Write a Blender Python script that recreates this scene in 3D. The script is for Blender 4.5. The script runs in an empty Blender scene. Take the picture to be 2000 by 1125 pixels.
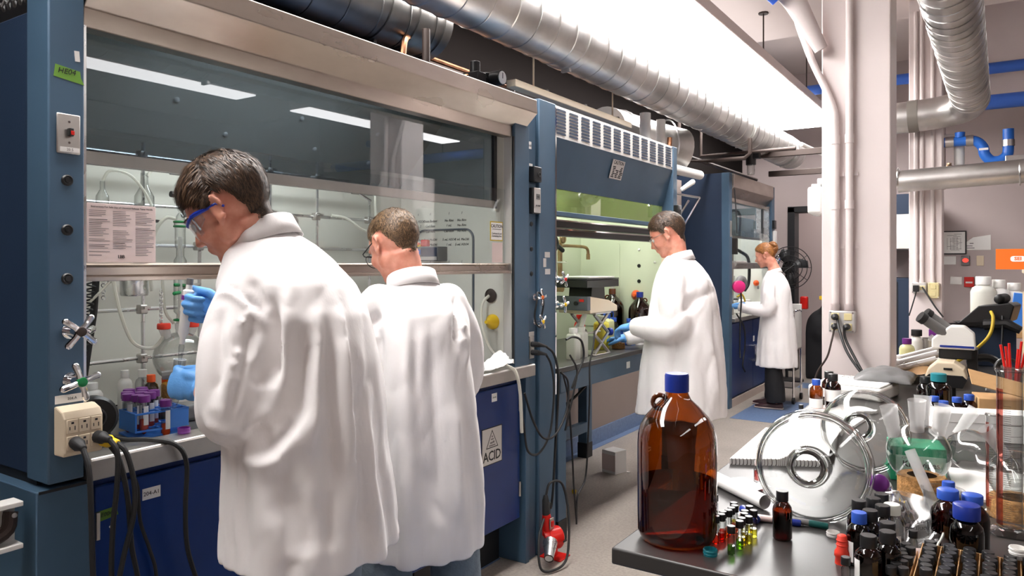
import bpy, bmesh, math, random
import numpy as np
from mathutils import Vector, Matrix, noise
from mathutils.bvhtree import BVHTree

random.seed(7); np.random.seed(7)
SC = bpy.context.scene
COL = SC.collection
PI = math.pi
R = math.radians

# ------------------------------------------------------------------ camera
cam_d = bpy.data.cameras.new('camera'); cam = bpy.data.objects.new('camera', cam_d); COL.objects.link(cam)
cam.location = (0, 0, 1.45); cam.rotation_euler = (R(90), 0, R(33.416))
cam_d.sensor_width = 36.0; cam_d.lens = 36.0*1452/2000; cam_d.shift_y = -47.5/2000
cam_d.clip_start = 0.05; cam_d.clip_end = 60
SC.camera = cam
# ------------------------------------------------------------------ world, exposure
W = bpy.data.worlds.new('room_air'); SC.world = W; W.use_nodes = True
W.node_tree.nodes['Background'].inputs[0].default_value = (1.0, 0.97, 0.95, 1)
W.node_tree.nodes['Background'].inputs[1].default_value = 0.15
SC.view_settings.view_transform = 'Standard'; SC.view_settings.look = 'None'
SC.view_settings.gamma = 1.0; SC.view_settings.use_curve_mapping = False
SC.view_settings.exposure = 0.42
SC.cycles.transparent_max_bounces = 24
SC.cycles.max_bounces = 10; SC.cycles.transmission_bounces = 10
FIXTURE_GLOW = 22.0      # strength of the ceiling strip lights
AISLE_GLOW = 7.0
UP_GLOW = 1.4            # light the fixtures throw up at the ceiling
HOOD_GLOW = 16.0          # tubes inside the hoods

# ------------------------------------------------------------------ materials
MATS = {}
def pmat(name, col, rough=.5, metal=0.0, spec=.5, noise_amt=0.0, noise_scale=8.0, bump=0.0, bump_scale=60.0,
         emit=None, emit_s=0.0, trans=0.0, ior=1.45, alpha=1.0, col2=None, coat=0.0, sheen=0.0, sss=0.0, aniso=None, rough_var=0.0):
    """Principled material, optionally blended to a second colour by a noise and given a fine bump."""
    m = bpy.data.materials.new(name); m.use_nodes = True; nt = m.node_tree; b = nt.nodes['Principled BSDF']
    c = (*col, 1) if len(col) == 3 else col
    b.inputs['Base Color'].default_value = c
    b.inputs['Roughness'].default_value = rough; b.inputs['Metallic'].default_value = metal
    b.inputs['Specular IOR Level'].default_value = spec; b.inputs['IOR'].default_value = ior
    b.inputs['Transmission Weight'].default_value = trans; b.inputs['Alpha'].default_value = alpha
    b.inputs['Coat Weight'].default_value = coat; b.inputs['Sheen Weight'].default_value = sheen
    if sss: b.inputs['Subsurface Weight'].default_value = sss; b.inputs['Subsurface Radius'].default_value = (.012, .004, .002)
    if emit: b.inputs['Emission Color'].default_value = (*emit, 1); b.inputs['Emission Strength'].default_value = emit_s
    if noise_amt or bump or rough_var:
        tc = nt.nodes.new('ShaderNodeTexCoord')
        vec = tc.outputs['Object']
        if aniso:
            mp = nt.nodes.new('ShaderNodeMapping'); mp.inputs['Scale'].default_value = aniso
            nt.links.new(vec, mp.inputs[0]); vec = mp.outputs[0]
    if noise_amt or rough_var:
        n = nt.nodes.new('ShaderNodeTexNoise'); n.inputs['Scale'].default_value = noise_scale; n.inputs['Detail'].default_value = 5
        nt.links.new(vec, n.inputs['Vector'])
        if noise_amt:
            mx = nt.nodes.new('ShaderNodeMix'); mx.data_type = 'RGBA'
            c2 = col2 if col2 else tuple(max(0, x*(1-noise_amt)) for x in c[:3])
            mx.inputs[6].default_value = c; mx.inputs[7].default_value = (*c2, 1)
            rp = nt.nodes.new('ShaderNodeMapRange'); rp.inputs[1].default_value = .35; rp.inputs[2].default_value = .65
            nt.links.new(n.outputs['Fac'], rp.inputs[0]); nt.links.new(rp.outputs[0], mx.inputs[0]); nt.links.new(mx.outputs[2], b.inputs['Base Color'])
        if rough_var:
            r2 = nt.nodes.new('ShaderNodeMapRange'); r2.inputs[3].default_value = max(0.02, rough-rough_var); r2.inputs[4].default_value = rough+rough_var
            nt.links.new(n.outputs['Fac'], r2.inputs[0]); nt.links.new(r2.outputs[0], b.inputs['Roughness'])
    if bump:
        n2 = nt.nodes.new('ShaderNodeTexNoise'); n2.inputs['Scale'].default_value = bump_scale; n2.inputs['Detail'].default_value = 4
        nt.links.new(vec, n2.inputs['Vector'])
        bp = nt.nodes.new('ShaderNodeBump'); bp.inputs['Strength'].default_value = bump; bp.inputs['Distance'].default_value = .01
        nt.links.new(n2.outputs['Fac'], bp.inputs['Height']); nt.links.new(bp.outputs['Normal'], b.inputs['Normal'])
    MATS[name] = m; return m

def thin_glass(name, tint=(1, 1, 1), rough=0.0, edge=0.0, ior=1.5, gloss=(1, 1, 1), boost=1.0):
    """A thin clear sheet: what is not mirrored off its face passes straight through, tinted."""
    m = bpy.data.materials.new(name); m.use_nodes = True; nt = m.node_tree; nt.nodes.clear()
    out = nt.nodes.new('ShaderNodeOutputMaterial'); mix = nt.nodes.new('ShaderNodeMixShader')
    tr = nt.nodes.new('ShaderNodeBsdfTransparent'); gl = nt.nodes.new('ShaderNodeBsdfGlossy')
    tr.inputs[0].default_value = (*tint, 1); gl.inputs[0].default_value = (*gloss, 1); gl.inputs['Roughness'].default_value = rough
    fr = nt.nodes.new('ShaderNodeFresnel'); fr.inputs[0].default_value = ior
    ge = nt.nodes.new('ShaderNodeNewGeometry'); mr = nt.nodes.new('ShaderNodeMapRange')      # the far face of a pane mirrors like the near one
    mr.inputs[3].default_value = ior; mr.inputs[4].default_value = 1/ior
    nt.links.new(ge.outputs['Backfacing'], mr.inputs[0]); nt.links.new(mr.outputs[0], fr.inputs[0])
    fac = fr.outputs[0]
    if boost != 1.0:
        mu = nt.nodes.new('ShaderNodeMath'); mu.operation = 'MULTIPLY'; mu.use_clamp = True; mu.inputs[1].default_value = boost
        nt.links.new(fac, mu.inputs[0]); fac = mu.outputs[0]
    if edge:      # a thick wall seen edge-on swallows more light
        lw = nt.nodes.new('ShaderNodeLayerWeight'); lw.inputs[0].default_value = .35
        mc = nt.nodes.new('ShaderNodeMix'); mc.data_type = 'RGBA'; mc.inputs[6].default_value = (*tint, 1)
        mc.inputs[7].default_value = (*[t*(1-edge) for t in tint], 1)
        nt.links.new(lw.outputs['Facing'], mc.inputs[0]); nt.links.new(mc.outputs[2], tr.inputs[0])
    nt.links.new(fac, mix.inputs[0]); nt.links.new(tr.outputs[0], mix.inputs[1]); nt.links.new(gl.outputs[0], mix.inputs[2])
    nt.links.new(mix.outputs[0], out.inputs[0]); MATS[name] = m; return m

def emat(name, col, s):
    m = bpy.data.materials.new(name); m.use_nodes = True; nt = m.node_tree; nt.nodes.clear()
    out = nt.nodes.new('ShaderNodeOutputMaterial'); e = nt.nodes.new('ShaderNodeEmission')
    e.inputs[0].default_value = (*col, 1); e.inputs[1].default_value = s
    nt.links.new(e.outputs[0], out.inputs[0]); MATS[name] = m; return m

def lin(r, g, b):
    f = lambda c: (c/255/12.92) if c/255 <= .04045 else ((c/255+.055)/1.055)**2.4
    return (f(r), f(g), f(b))

pmat('hood_blue', lin(72, 98, 121), .42, noise_amt=.12, noise_scale=2.5, rough_var=.08, col2=lin(64, 89, 111))
pmat('hood_side_blue', lin(38, 55, 80), .5, noise_amt=.15, noise_scale=1.5, bump=.05, bump_scale=300)
pmat('cabinet_blue', lin(14, 50, 116), .34, noise_amt=.2, noise_scale=2.0, col2=lin(12, 42, 100), rough_var=.08)
pmat('black_base', (.012, .012, .014), .5)
pmat('steel_brushed', (.50, .44, .385), .30, 1.0, noise_amt=.5, noise_scale=2.2, col2=(.40, .34, .29), aniso=(1, 1, 3), rough_var=.08)
pmat('steel_dull', (.58, .55, .52), .38, 1.0, rough_var=.1, noise_scale=5, noise_amt=.2)
pmat('chrome', (.82, .82, .84), .08, 1.0)
pmat('aluminium', (.74, .74, .74), .28, 1.0, rough_var=.08, noise_scale=12)
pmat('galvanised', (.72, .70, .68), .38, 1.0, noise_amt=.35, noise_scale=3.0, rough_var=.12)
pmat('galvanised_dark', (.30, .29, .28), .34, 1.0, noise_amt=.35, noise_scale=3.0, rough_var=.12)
pmat('duct_tape', (.20, .18, .16), .6, .2)
pmat('hood_liner', lin(214, 212, 202), .5, noise_amt=.06, noise_scale=3)
pmat('hood_liner_grey', lin(92, 98, 106), .55, noise_amt=.12, noise_scale=4)
pmat('hood_liner_green', lin(206, 212, 190), .5, noise_amt=.06, noise_scale=3)  # green of the lit interior tinted into the liner colour
pmat('epoxy_black', (.045, .043, .042), .32, spec=.35)  # black lifted towards grey for the light reflected in the bench top
pmat('epoxy_grey', (.10, .10, .10), .3, noise_amt=.2, noise_scale=20)
pmat('black_plastic', (.012, .012, .013), .35)
pmat('black_rubber', (.015, .015, .016), .55)
pmat('grey_plastic', (.16, .16, .16), .45)
pmat('dark_grey_plastic', (.035, .035, .038), .4)
pmat('white_plastic', (.80, .79, .76), .4)
pmat('beige_plastic', lin(222, 206, 180), .4)
pmat('ivory_plastic', lin(214, 200, 150), .45)
pmat('white_paint', lin(226, 214, 212), .55, noise_amt=.04, noise_scale=4)
pmat('wall_mauve', lin(186, 172, 170), .7, noise_amt=.05, noise_scale=2)
pmat('wall_shadow_darkened', lin(22, 18, 17), .9, spec=.1)  # near-black base colour carries the shadow cast by the ducts
pmat('wall_underhood_darkened', lin(142, 128, 122), .75, noise_amt=.06, noise_scale=3)  # base colour darkened for the shade beneath the louvred hood
pmat('ceiling_paint', lin(214, 200, 196), .8, noise_amt=.05, noise_scale=1.5)
pmat('paper', (.86, .85, .83), .7)
pmat('paper_pink', lin(226, 208, 204), .55)
pmat('ink', (.02, .02, .022), .6)
pmat('ink_grey', (.22, .2, .2), .6)
pmat('tape_green', lin(112, 160, 62), .55)
pmat('tape_green_dark', lin(86, 122, 38), .55)
pmat('label_silver', (.66, .64, .62), .35, .5)
pmat('copper', (.42, .20, .11), .4, 1.0, noise_amt=.4, noise_scale=20)
pmat('brass', (.50, .34, .20), .35, 1.0, noise_amt=.3, noise_scale=20)
pmat('dark_iron', (.05, .035, .03), .6, .3)
pmat('red_plastic', lin(206, 24, 16), .32)
pmat('red_rubber', lin(222, 58, 40), .5)
pmat('orange', lin(236, 110, 30), .45)
pmat('orange_rubber', lin(236, 92, 36), .45)
pmat('yellow', lin(238, 196, 34), .4)
pmat('yellow_dim', lin(200, 170, 40), .5)
pmat('purple', lin(112, 40, 130), .35)
pmat('magenta', lin(214, 40, 120), .35)
pmat('blue_cap', lin(44, 84, 180), .38)
pmat('blue_cap_dark', lin(24, 48, 140), .35)
pmat('blue_rack', lin(60, 128, 220), .4)
pmat('blue_pipe', lin(44, 110, 206), .35)
pmat('blue_strip', lin(54, 100, 190), .5)
pmat('teal', lin(30, 128, 140), .4)
pmat('pine', lin(20, 92, 88), .4)
pmat('green_clip', lin(20, 130, 70), .4)
pmat('cork', lin(190, 140, 84), .85, noise_amt=.45, noise_scale=120, bump=.4, bump_scale=200)
pmat('cardboard', lin(190, 150, 104), .8, noise_amt=.1, noise_scale=30)
pmat('glove_blue', lin(92, 152, 214), .5, bump=.08, bump_scale=200)
pmat('coat_white', (.87, .84, .835), .8, sheen=.15, bump=.22, bump_scale=26, aniso=(1, 1, .45))  # white raised so the overhead light burns out the coat backs
pmat('skin', lin(224, 160, 138), .45, noise_amt=.22, noise_scale=30, col2=lin(208, 136, 114), sss=.12, bump=.06, bump_scale=400)
pmat('skin_ear', lin(224, 128, 110), .45, sss=.12)
pmat('hair_dark', lin(74, 56, 42), .5, noise_amt=.5, noise_scale=220, col2=lin(44, 32, 24))
pmat('hair_brown', lin(104, 82, 58), .5, noise_amt=.5, noise_scale=220, col2=lin(70, 52, 36))
pmat('hair_auburn', lin(158, 104, 56), .5, noise_amt=.5, noise_scale=160, col2=lin(110, 66, 32))
for _k, _c in (('hair_dark', (74, 56, 42)), ('hair_brown', (104, 82, 58)), ('hair_auburn', (158, 104, 56))):
    pmat(_k+'_light', lin(*[int(x*1.28) for x in _c]), .45); pmat(_k+'_deep', lin(*[int(x*.62) for x in _c]), .5)
pmat('eye_white', (.8, .78, .76), .2)
pmat('jeans', lin(120, 134, 146), .85, noise_amt=.2, noise_scale=30, bump=.3, bump_scale=150)
pmat('trousers_black', (.01, .01, .012), .85)
pmat('trousers_tan', lin(84, 78, 74), .85)
pmat('shoe_dark', lin(56, 30, 34), .5)
pmat('sole', lin(206, 190, 180), .6)
pmat('goggle_blue', lin(22, 52, 170), .3)
pmat('amber_glass_solid', (.09, .02, .004), .08, coat=.5)
pmat('liquid_yellow', lin(226, 214, 84), .2)
pmat('liquid_pale', lin(226, 226, 170), .3)
pmat('liquid_green', lin(120, 190, 70), .2)
pmat('liquid_orange', lin(236, 84, 34), .2)
pmat('liquid_red', lin(206, 40, 30), .2)
pmat('liquid_gold', lin(220, 190, 60), .2)
pmat('tissue_green', lin(40, 150, 110), .5)
pmat('tissue_pale', lin(176, 214, 196), .5)
thin_glass('sash_glass', (.95, .965, .965), boost=1.0)
thin_glass('sash_glass_upper', (.40, .44, .48), boost=1.5)
thin_glass('sash_glass_green', (.52, .56, .38), boost=1.3)
thin_glass('clear_glass', (.96, .97, .965), edge=.72, boost=1.7)
thin_glass('clear_thick', (.90, .91, .90), edge=.7, boost=2.0)
thin_glass('clear_plastic', (.88, .89, .90), rough=.15, edge=.35, boost=1.2)
pmat('frosted', (.86, .86, .85), .35, alpha=.42)
thin_glass('amber', (.60, .25, .055), edge=.6, boost=1.3)
thin_glass('amber_small', (.20, .055, .012), edge=.55, boost=1.3)
thin_glass('lens', (.90, .94, .97), boost=1.6)
pmat('poly_milky', (.84, .85, .78), .45, trans=.35)
thin_glass('red_line', (.75, .22, .18), rough=.1, edge=.3)
thin_glass('fluid_amber', (.42, .14, .03), edge=.2)
thin_glass('fluid_red', (.85, .14, .06), edge=.2)
thin_glass('fluid_orange', (.95, .30, .08), edge=.2)
thin_glass('fluid_green', (.45, .80, .18), edge=.2)
thin_glass('fluid_yellow', (.92, .86, .22), edge=.2)
M = MATS

# ------------------------------------------------------------------ mesh building
def perp(d):
    d = Vector(d).normalized()
    a = Vector((0, 0, 1)) if abs(d.z) < .9 else Vector((1, 0, 0))
    u = d.cross(a).normalized(); return u, d.cross(u).normalized()

class MB:
    """Collects simple solids into one mesh."""
    def __init__(self): self.v = []; self.f = []; self.k = []
    def add(self, v, f):
        self.k.append((len(self.v), len(self.f)))
        n = len(self.v); self.v.extend([tuple(p) for p in v]); self.f.extend([tuple(i+n for i in q) for q in f]); return self
    def box(self, x0, x1, y0, y1, z0, z1):
        v = [(x, y, z) for x in (x0, x1) for y in (y0, y1) for z in (z0, z1)]
        return self.add(v, [(0, 1, 3, 2), (4, 6, 7, 5), (0, 4, 5, 1), (2, 3, 7, 6), (0, 2, 6, 4), (1, 5, 7, 3)])
    def obox(self, c, sx, sy, sz, rot=None):
        m = rot or Matrix.Identity(3)
        v = [Vector(c) + m @ Vector((x*sx/2, y*sy/2, z*sz/2)) for x in (-1, 1) for y in (-1, 1) for z in (-1, 1)]
        return self.add(v, [(0, 1, 3, 2), (4, 6, 7, 5), (0, 4, 5, 1), (2, 3, 7, 6), (0, 2, 6, 4), (1, 5, 7, 3)])
    def cyl(self, p, q, r, r2=None, n=16, cap=True):
        return self.tube([p, q], [r, r if r2 is None else r2], n, cap)
    def tube(self, path, r, n=10, cap=True):
        P = [Vector(p) for p in path]; k = len(P)
        rr = r if isinstance(r, (list, tuple)) else [r]*k
        T = [(P[min(i+1, k-1)] - P[max(i-1, 0)]) for i in range(k)]
        T = [t.normalized() if t.length > 1e-9 else Vector((0, 0, 1)) for t in T]
        u, w = perp(T[0]); v = []
        for i in range(k):
            u = (u - T[i]*u.dot(T[i]));
            u = u.normalized() if u.length > 1e-6 else perp(T[i])[0]
            w = T[i].cross(u)
            for j in range(n):
                a = 2*PI*j/n; v.append(P[i] + (u*math.cos(a) + w*math.sin(a))*rr[i])
        f = [(i*n+j, i*n+(j+1) % n, (i+1)*n+(j+1) % n, (i+1)*n+j) for i in range(k-1) for j in range(n)]
        if cap: f += [tuple(range(n))[::-1], tuple(range((k-1)*n, k*n))]
        return self.add(v, f)
    def lathe(self, prof, n=24, o=(0, 0, 0), mat=None, close=False):
        """prof: (r, z) pairs; r = 0 makes a pole."""
        m = mat or Matrix.Identity(3); o = Vector(o); v = []; rings = []
        for r, z in prof:
            if r < 1e-7: rings.append([len(v)]); v.append(o + m @ Vector((0, 0, z)))
            else:
                rings.append(list(range(len(v), len(v)+n)))
                v += [o + m @ Vector((r*math.cos(2*PI*j/n), r*math.sin(2*PI*j/n), z)) for j in range(n)]
        f = []
        pairs = list(zip(rings, rings[1:])) + ([(rings[-1], rings[0])] if close else [])
        for a, b in pairs:
            if len(a) == 1 and len(b) == 1: continue
            for j in range(n):
                k = (j+1) % n
                if len(a) == 1: f.append((a[0], b[k], b[j]))
                elif len(b) == 1: f.append((a[j], a[k], b[0]))
                else: f.append((a[j], a[k], b[k], b[j]))
        return self.add(v, f)
    def ball(self, c, r, nu=16, nv=10, rot=None):
        rx, ry, rz = r if isinstance(r, (tuple, list)) else (r, r, r); m = rot or Matrix.Identity(3); c = Vector(c)
        v = [c + m @ Vector((0, 0, -rz))]
        for i in range(1, nv):
            p = -PI/2 + PI*i/nv
            v += [c + m @ Vector((rx*math.cos(p)*math.cos(2*PI*j/nu), ry*math.cos(p)*math.sin(2*PI*j/nu), rz*math.sin(p))) for j in range(nu)]
        v.append(c + m @ Vector((0, 0, rz))); f = []
        for j in range(nu):
            k = (j+1) % nu; f.append((0, 1+k, 1+j)); f.append((len(v)-1, len(v)-1-nu+j, len(v)-1-nu+k))
        for i in range(nv-2):
            for j in range(nu):
                k = (j+1) % nu; a = 1+i*nu; f.append((a+j, a+k, a+nu+k, a+nu+j))
        return self.add(v, f)
    def capsule(self, p, q, r, r2=None, n=14):
        r2 = r if r2 is None else r2
        self.ball(p, r, n, 8); self.ball(q, r2, n, 8); return self.cyl(p, q, r, r2, n)
    def prism(self, poly, fn, d0, d1):
        """poly: 2-D outline; fn(a, b, d) -> point."""
        n = len(poly); v = [fn(a, b, d0) for a, b in poly] + [fn(a, b, d1) for a, b in poly]
        f = [tuple(range(n))[::-1], tuple(range(n, 2*n))] + [(i, (i+1) % n, n+(i+1) % n, n+i) for i in range(n)]
        return self.add(v, f)
    def torus(self, c, axis, Rr, r, n=28, k=10):
        u, w = perp(axis); c = Vector(c)
        P = [c + (u*math.cos(2*PI*i/n) + w*math.sin(2*PI*i/n))*Rr for i in range(n)]; ax = Vector(axis).normalized(); v = []
        for i in range(n):
            d = (P[i]-c).normalized()
            v += [P[i] + (d*math.cos(2*PI*j/k) + ax*math.sin(2*PI*j/k))*r for j in range(k)]
        return self.add(v, [(i*k+j, i*k+(j+1) % k, ((i+1) % n)*k+(j+1) % k, ((i+1) % n)*k+j) for i in range(n) for j in range(k)])
    def loft(self, rings, cap=True):
        n = len(rings[0]); v = [p for r in rings for p in r]
        f = [(i*n+j, i*n+(j+1) % n, (i+1)*n+(j+1) % n, (i+1)*n+j) for i in range(len(rings)-1) for j in range(n)]
        if cap: f += [tuple(range(n))[::-1], tuple(range((len(rings)-1)*n, len(rings)*n))]
        return self.add(v, f)
    def sheet(self, fn, nu, nv):
        v = [fn(i/nu, j/nv) for i in range(nu+1) for j in range(nv+1)]
        return self.add(v, [(i*(nv+1)+j, (i+1)*(nv+1)+j, (i+1)*(nv+1)+j+1, i*(nv+1)+j+1) for i in range(nu) for j in range(nv)])
    def mesh(self, name, smooth=True, angle=35, fix=True):
        me = bpy.data.meshes.new(name); me.from_pydata(self.v, [], self.f)
        if fix:
            bm = bmesh.new(); bm.from_mesh(me); bmesh.ops.recalc_face_normals(bm, faces=bm.faces); bm.to_mesh(me); bm.free()
        finish(me, smooth, angle); return me
    def build(self, name, mat, parent=None, smooth=True, bevel=0.0, angle=35, solid=0.0):
        o = link(name, self.mesh(name, smooth, angle), mat, parent)
        if bevel:
            b = o.modifiers.new('bevel', 'BEVEL'); b.width = bevel; b.segments = 2; b.limit_method = 'ANGLE'; b.angle_limit = R(40)
        if solid:
            s = o.modifiers.new('solid', 'SOLIDIFY'); s.thickness = solid; s.offset = -1
        return o

def each(mb, name, mat, parent=None, bevel=0.0):
    """Every solid added to mb becomes an object of its own."""
    k = mb.k + [(len(mb.v), len(mb.f))]; out = []
    for (v0, f0), (v1, f1) in zip(k, k[1:]):
        s = MB(); s.v = mb.v[v0:v1]; s.f = [tuple(i-v0 for i in q) for q in mb.f[f0:f1]]
        out.append(s.build(name, mat, parent, bevel=bevel))
    return out

def finish(me, smooth=True, angle=35):
    if smooth:
        me.polygons.foreach_set('use_smooth', [True]*len(me.polygons))
        me.set_sharp_from_angle(angle=R(angle))
    me.update()

def link(name, me, mat, parent=None):
    o = bpy.data.objects.new(name, me); COL.objects.link(o)
    if mat is not None and len(me.materials) == 0: me.materials.append(M[mat] if isinstance(mat, str) else mat)
    if parent is not None:
        o.parent = parent
        if parent.get('_world') is not None: o.matrix_parent_inverse = BASE[parent.name].inverted()
        elif parent.name in BASE: o.matrix_parent_inverse = BASE[parent.name].inverted()
    return o

BASE = {}
def thing(name, label, cat, loc=(0, 0, 0), rotz=0.0, group=None, world=False, kind=None, rot=None):
    """An Empty at the thing's base. world=True: its parts are given in room coordinates."""
    o = bpy.data.objects.new(name, None); COL.objects.link(o); o.empty_display_size = .05
    o.location = loc; o.rotation_euler = rot or (0, 0, rotz); o['label'] = label; o['category'] = cat
    if group: o['group'] = group
    if kind: o['kind'] = kind
    if world: BASE[o.name] = Matrix.Translation(Vector(loc)) @ Matrix.Rotation(rotz, 4, 'Z')
    return o
def tag(o, label, cat, group=None, kind=None):
    o['label'] = label; o['category'] = cat
    if group: o['group'] = group
    if kind: o['kind'] = kind
    return o
def struct(o, label, cat='structure'):
    o['kind'] = 'structure'; o['label'] = label; o['category'] = cat; return o
def pl(o, label): o['label'] = label; return o          # a part's own label
def dup(o, parent=None, **kw):
    c = o.copy(); COL.objects.link(c)
    if parent is not None: c.parent = parent
    for k, v in kw.items(): setattr(c, k, v)
    for ch in o.children: dup(ch, c)
    return c
def curve(pts, n=8):
    """Catmull-Rom through pts."""
    P = [Vector(p) for p in pts]; P = [P[0]*2-P[1]] + P + [P[-1]*2-P[-2]]; out = []
    for i in range(1, len(P)-2):
        a, b, c, d = P[i-1:i+3]
        for k in range(n):
            t = k/n; out.append(.5*((2*b) + (c-a)*t + (2*a-5*b+4*c-d)*t*t + (3*b-a-3*c+d)*t**3))
    out.append(P[-2]); return out
def text_mesh(s, size=.02, depth=.0004, align='CENTER', bold=0.0, shear=0.0, spacing=1.0, line=1.0):
    cu = bpy.data.curves.new('t', 'FONT'); cu.body = s; cu.size = size; cu.extrude = depth; cu.align_x = align; cu.align_y = 'CENTER'
    cu.offset = bold; cu.shear = shear; cu.space_character = spacing; cu.space_line = line; cu.resolution_u = 2
    o = bpy.data.objects.new('t', cu); COL.objects.link(o)
    me = bpy.data.meshes.new_from_object(o.evaluated_get(bpy.context.evaluated_depsgraph_get()))
    bpy.data.objects.remove(o); bpy.data.curves.remove(cu); return me
def frame_on(face, up=(0, 0, 1)):
    """Rotation whose local z is the face normal and local y is up."""
    z = Vector(face).normalized(); x = Vector(up).cross(z).normalized(); y = z.cross(x)
    return Matrix((x, y, z)).transposed()
def text_on(s, c, face, size, mat='ink', parent=None, up=(0, 0, 1), name='lettering', **kw):
    me = text_mesh(s, size, **kw)
    m = frame_on(face, up).to_4x4(); m.translation = Vector(c); me.transform(m)
    me.materials.clear()
    return link(name, me, mat, parent)
def plate_on(c, face, w, h, t, mat, parent=None, up=(0, 0, 1), name='plate', bevel=0.0):
    mb = MB(); m = frame_on(face, up); mb.obox(Vector(c)+m @ Vector((0, 0, t/2)), w, h, t, m)
    return mb.build(name, mat, parent, bevel=bevel)
def evaluated(o):
    dg = bpy.context.evaluated_depsgraph_get(); dg.update()
    return bpy.data.meshes.new_from_object(o.evaluated_get(dg))
def remesh(mb, voxel, smooth_it=4, factor=.5, name='m'):
    """Fuse overlapping solids into one continuous surface."""
    me = mb.mesh(name, smooth=False); o = bpy.data.objects.new('tmp', me); COL.objects.link(o)
    r = o.modifiers.new('r', 'REMESH'); r.mode = 'VOXEL'; r.voxel_size = voxel
    s = o.modifiers.new('s', 'SMOOTH'); s.factor = factor; s.iterations = smooth_it
    out = evaluated(o); bpy.data.objects.remove(o); bpy.data.meshes.remove(me)
    out.name = name; return out
def co_of(me):
    a = np.empty(len(me.vertices)*3); me.vertices.foreach_get('co', a); return a.reshape(-1, 3)
def no_of(me):
    a = np.empty(len(me.vertices)*3); me.vertices.foreach_get('normal', a); return a.reshape(-1, 3)
def set_co(me, a): me.vertices.foreach_set('co', a.ravel()); me.update()

# ================================================================== the room
def floor_material():
    m = pmat('floor_vinyl', lin(166, 157, 148), .38, noise_amt=.10, noise_scale=3.0, rough_var=.1)
    nt = m.node_tree; b = nt.nodes['Principled BSDF']; src = b.inputs['Base Color'].links[0].from_socket
    tc = nt.nodes.new('ShaderNodeTexCoord'); n = nt.nodes.new('ShaderNodeTexNoise'); n.inputs['Scale'].default_value = 70; n.inputs['Detail'].default_value = 3
    nt.links.new(tc.outputs['Object'], n.inputs['Vector'])
    mr = nt.nodes.new('ShaderNodeMapRange'); mr.inputs[1].default_value = .40; mr.inputs[2].default_value = .62; mr.inputs[3].default_value = 0; mr.inputs[4].default_value = .5
    mx = nt.nodes.new('ShaderNodeMix'); mx.data_type = 'RGBA'; mx.inputs[7].default_value = (*lin(132, 125, 119), 1)
    nt.links.new(n.outputs['Fac'], mr.inputs[0]); nt.links.new(mr.outputs[0], mx.inputs[0]); nt.links.new(src, mx.inputs[6]); nt.links.new(mx.outputs[2], b.inputs['Base Color'])
floor_material()
pmat('floor_blue', lin(104, 126, 160), .35, noise_amt=.2, noise_scale=40, col2=lin(92, 112, 146))
X0, X1, Y0, Y1, ZC = -3.05, 5.5, -3.2, 10.5, 3.75
fl = struct(MB().box(X0-.2, X1+.2, Y0-.2, 13.2, -.12, 0).build('floor', 'floor_vinyl'), 'speckled beige vinyl floor with blue inlaid tiles', 'floor')
for (a, b, c, d) in [(-2.14, -1.66, 6.95, 8.15), (-1.35, -.45, .75, 2.15), (-2.2, -1.2, 9.1, 9.5), (-1.9, -1.0, 10.0, 10.4), (-1.5, -.72, 5.55, 6.1)]:
    MB().box(a, b, c, d, -.02, .0012).build('inlay_tile', 'floor_blue', fl)
for (a, b, c, d) in [(-2.13, -2.06, .98, 3.02), (-2.72, -2.66, 3.4, 7.3)]:
    MB().box(a, b, c, d, -.02, .0016).build('inlay_strip', 'floor_blue', fl)
cl = struct(MB().box(X0-.2, X1+.2, Y0-.2, 7.0, 3.5, 3.7).box(X0-.2, X1+.2, 7.0, 13.2, 4.0, 4.2).box(X0-.2, X1+.2, 6.98, 7.0, 3.7, 4.2)
            .build('ceiling', 'ceiling_paint', smooth=False), 'pale painted concrete ceiling with a raised bay at the far end', 'ceiling')
struct(MB().box(X0-.2, X0, Y0-.2, 13.2, 0, 4.2).build('wall_left', 'wall_shadow_darkened'), 'wall behind the row of fume hoods, coloured near black for the duct shadow', 'wall')
struct(MB().box(X1, X1+.2, Y0-.2, 13.2, 0, 4.2).build('wall_right', 'wall_mauve'), 'painted wall on the far right side of the laboratory', 'wall')
struct(MB().box(X0, X1, Y0-.2, Y0, 0, 4.2).build('wall_near', 'wall_mauve'), 'painted wall behind the viewer', 'wall')
# end wall with a doorway
DX0, DX1, DZ = -2.38, -1.48, 2.16
wb = struct(MB().box(X0, DX0, Y1, Y1+.2, 0, 4.2).box(DX1, X1, Y1, Y1+.2, 0, 4.2).box(DX0, DX1, Y1, Y1+.2, DZ, 4.2).build('wall_back', 'wall_mauve', smooth=False),
            'mauve grey end wall with notices and a doorway', 'wall')
struct(MB().box(DX0-.8, DX1+.8, 12.4, 12.6, 0, 3).build('wall_corridor', 'wall_mauve'), 'pale corridor wall seen through the doorway', 'wall'); struct(MB().box(DX1+.3, DX1+.4, Y1+.2, 12.4, 0, 3).build('wall_corridor_right', 'wall_mauve'), 'right-hand side wall of the corridor', 'wall')
struct(MB().box(DX0-.5, DX0-.4, Y1+.2, 12.4, 0, 3).build('wall_corridor_left', 'wall_mauve'), 'left-hand side wall of the corridor', 'wall'); struct(MB().box(DX0-.4, DX1+.3, Y1+.2, 12.4, 2.71, 2.8).build('ceiling_corridor', 'ceiling_paint'), 'low ceiling of the corridor', 'ceiling')
dr = thing('door_1', 'dark framed doorway with a blue door standing open in the end wall', 'door', ((DX0+DX1)/2, Y1, 0), world=True, kind='structure')
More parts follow.
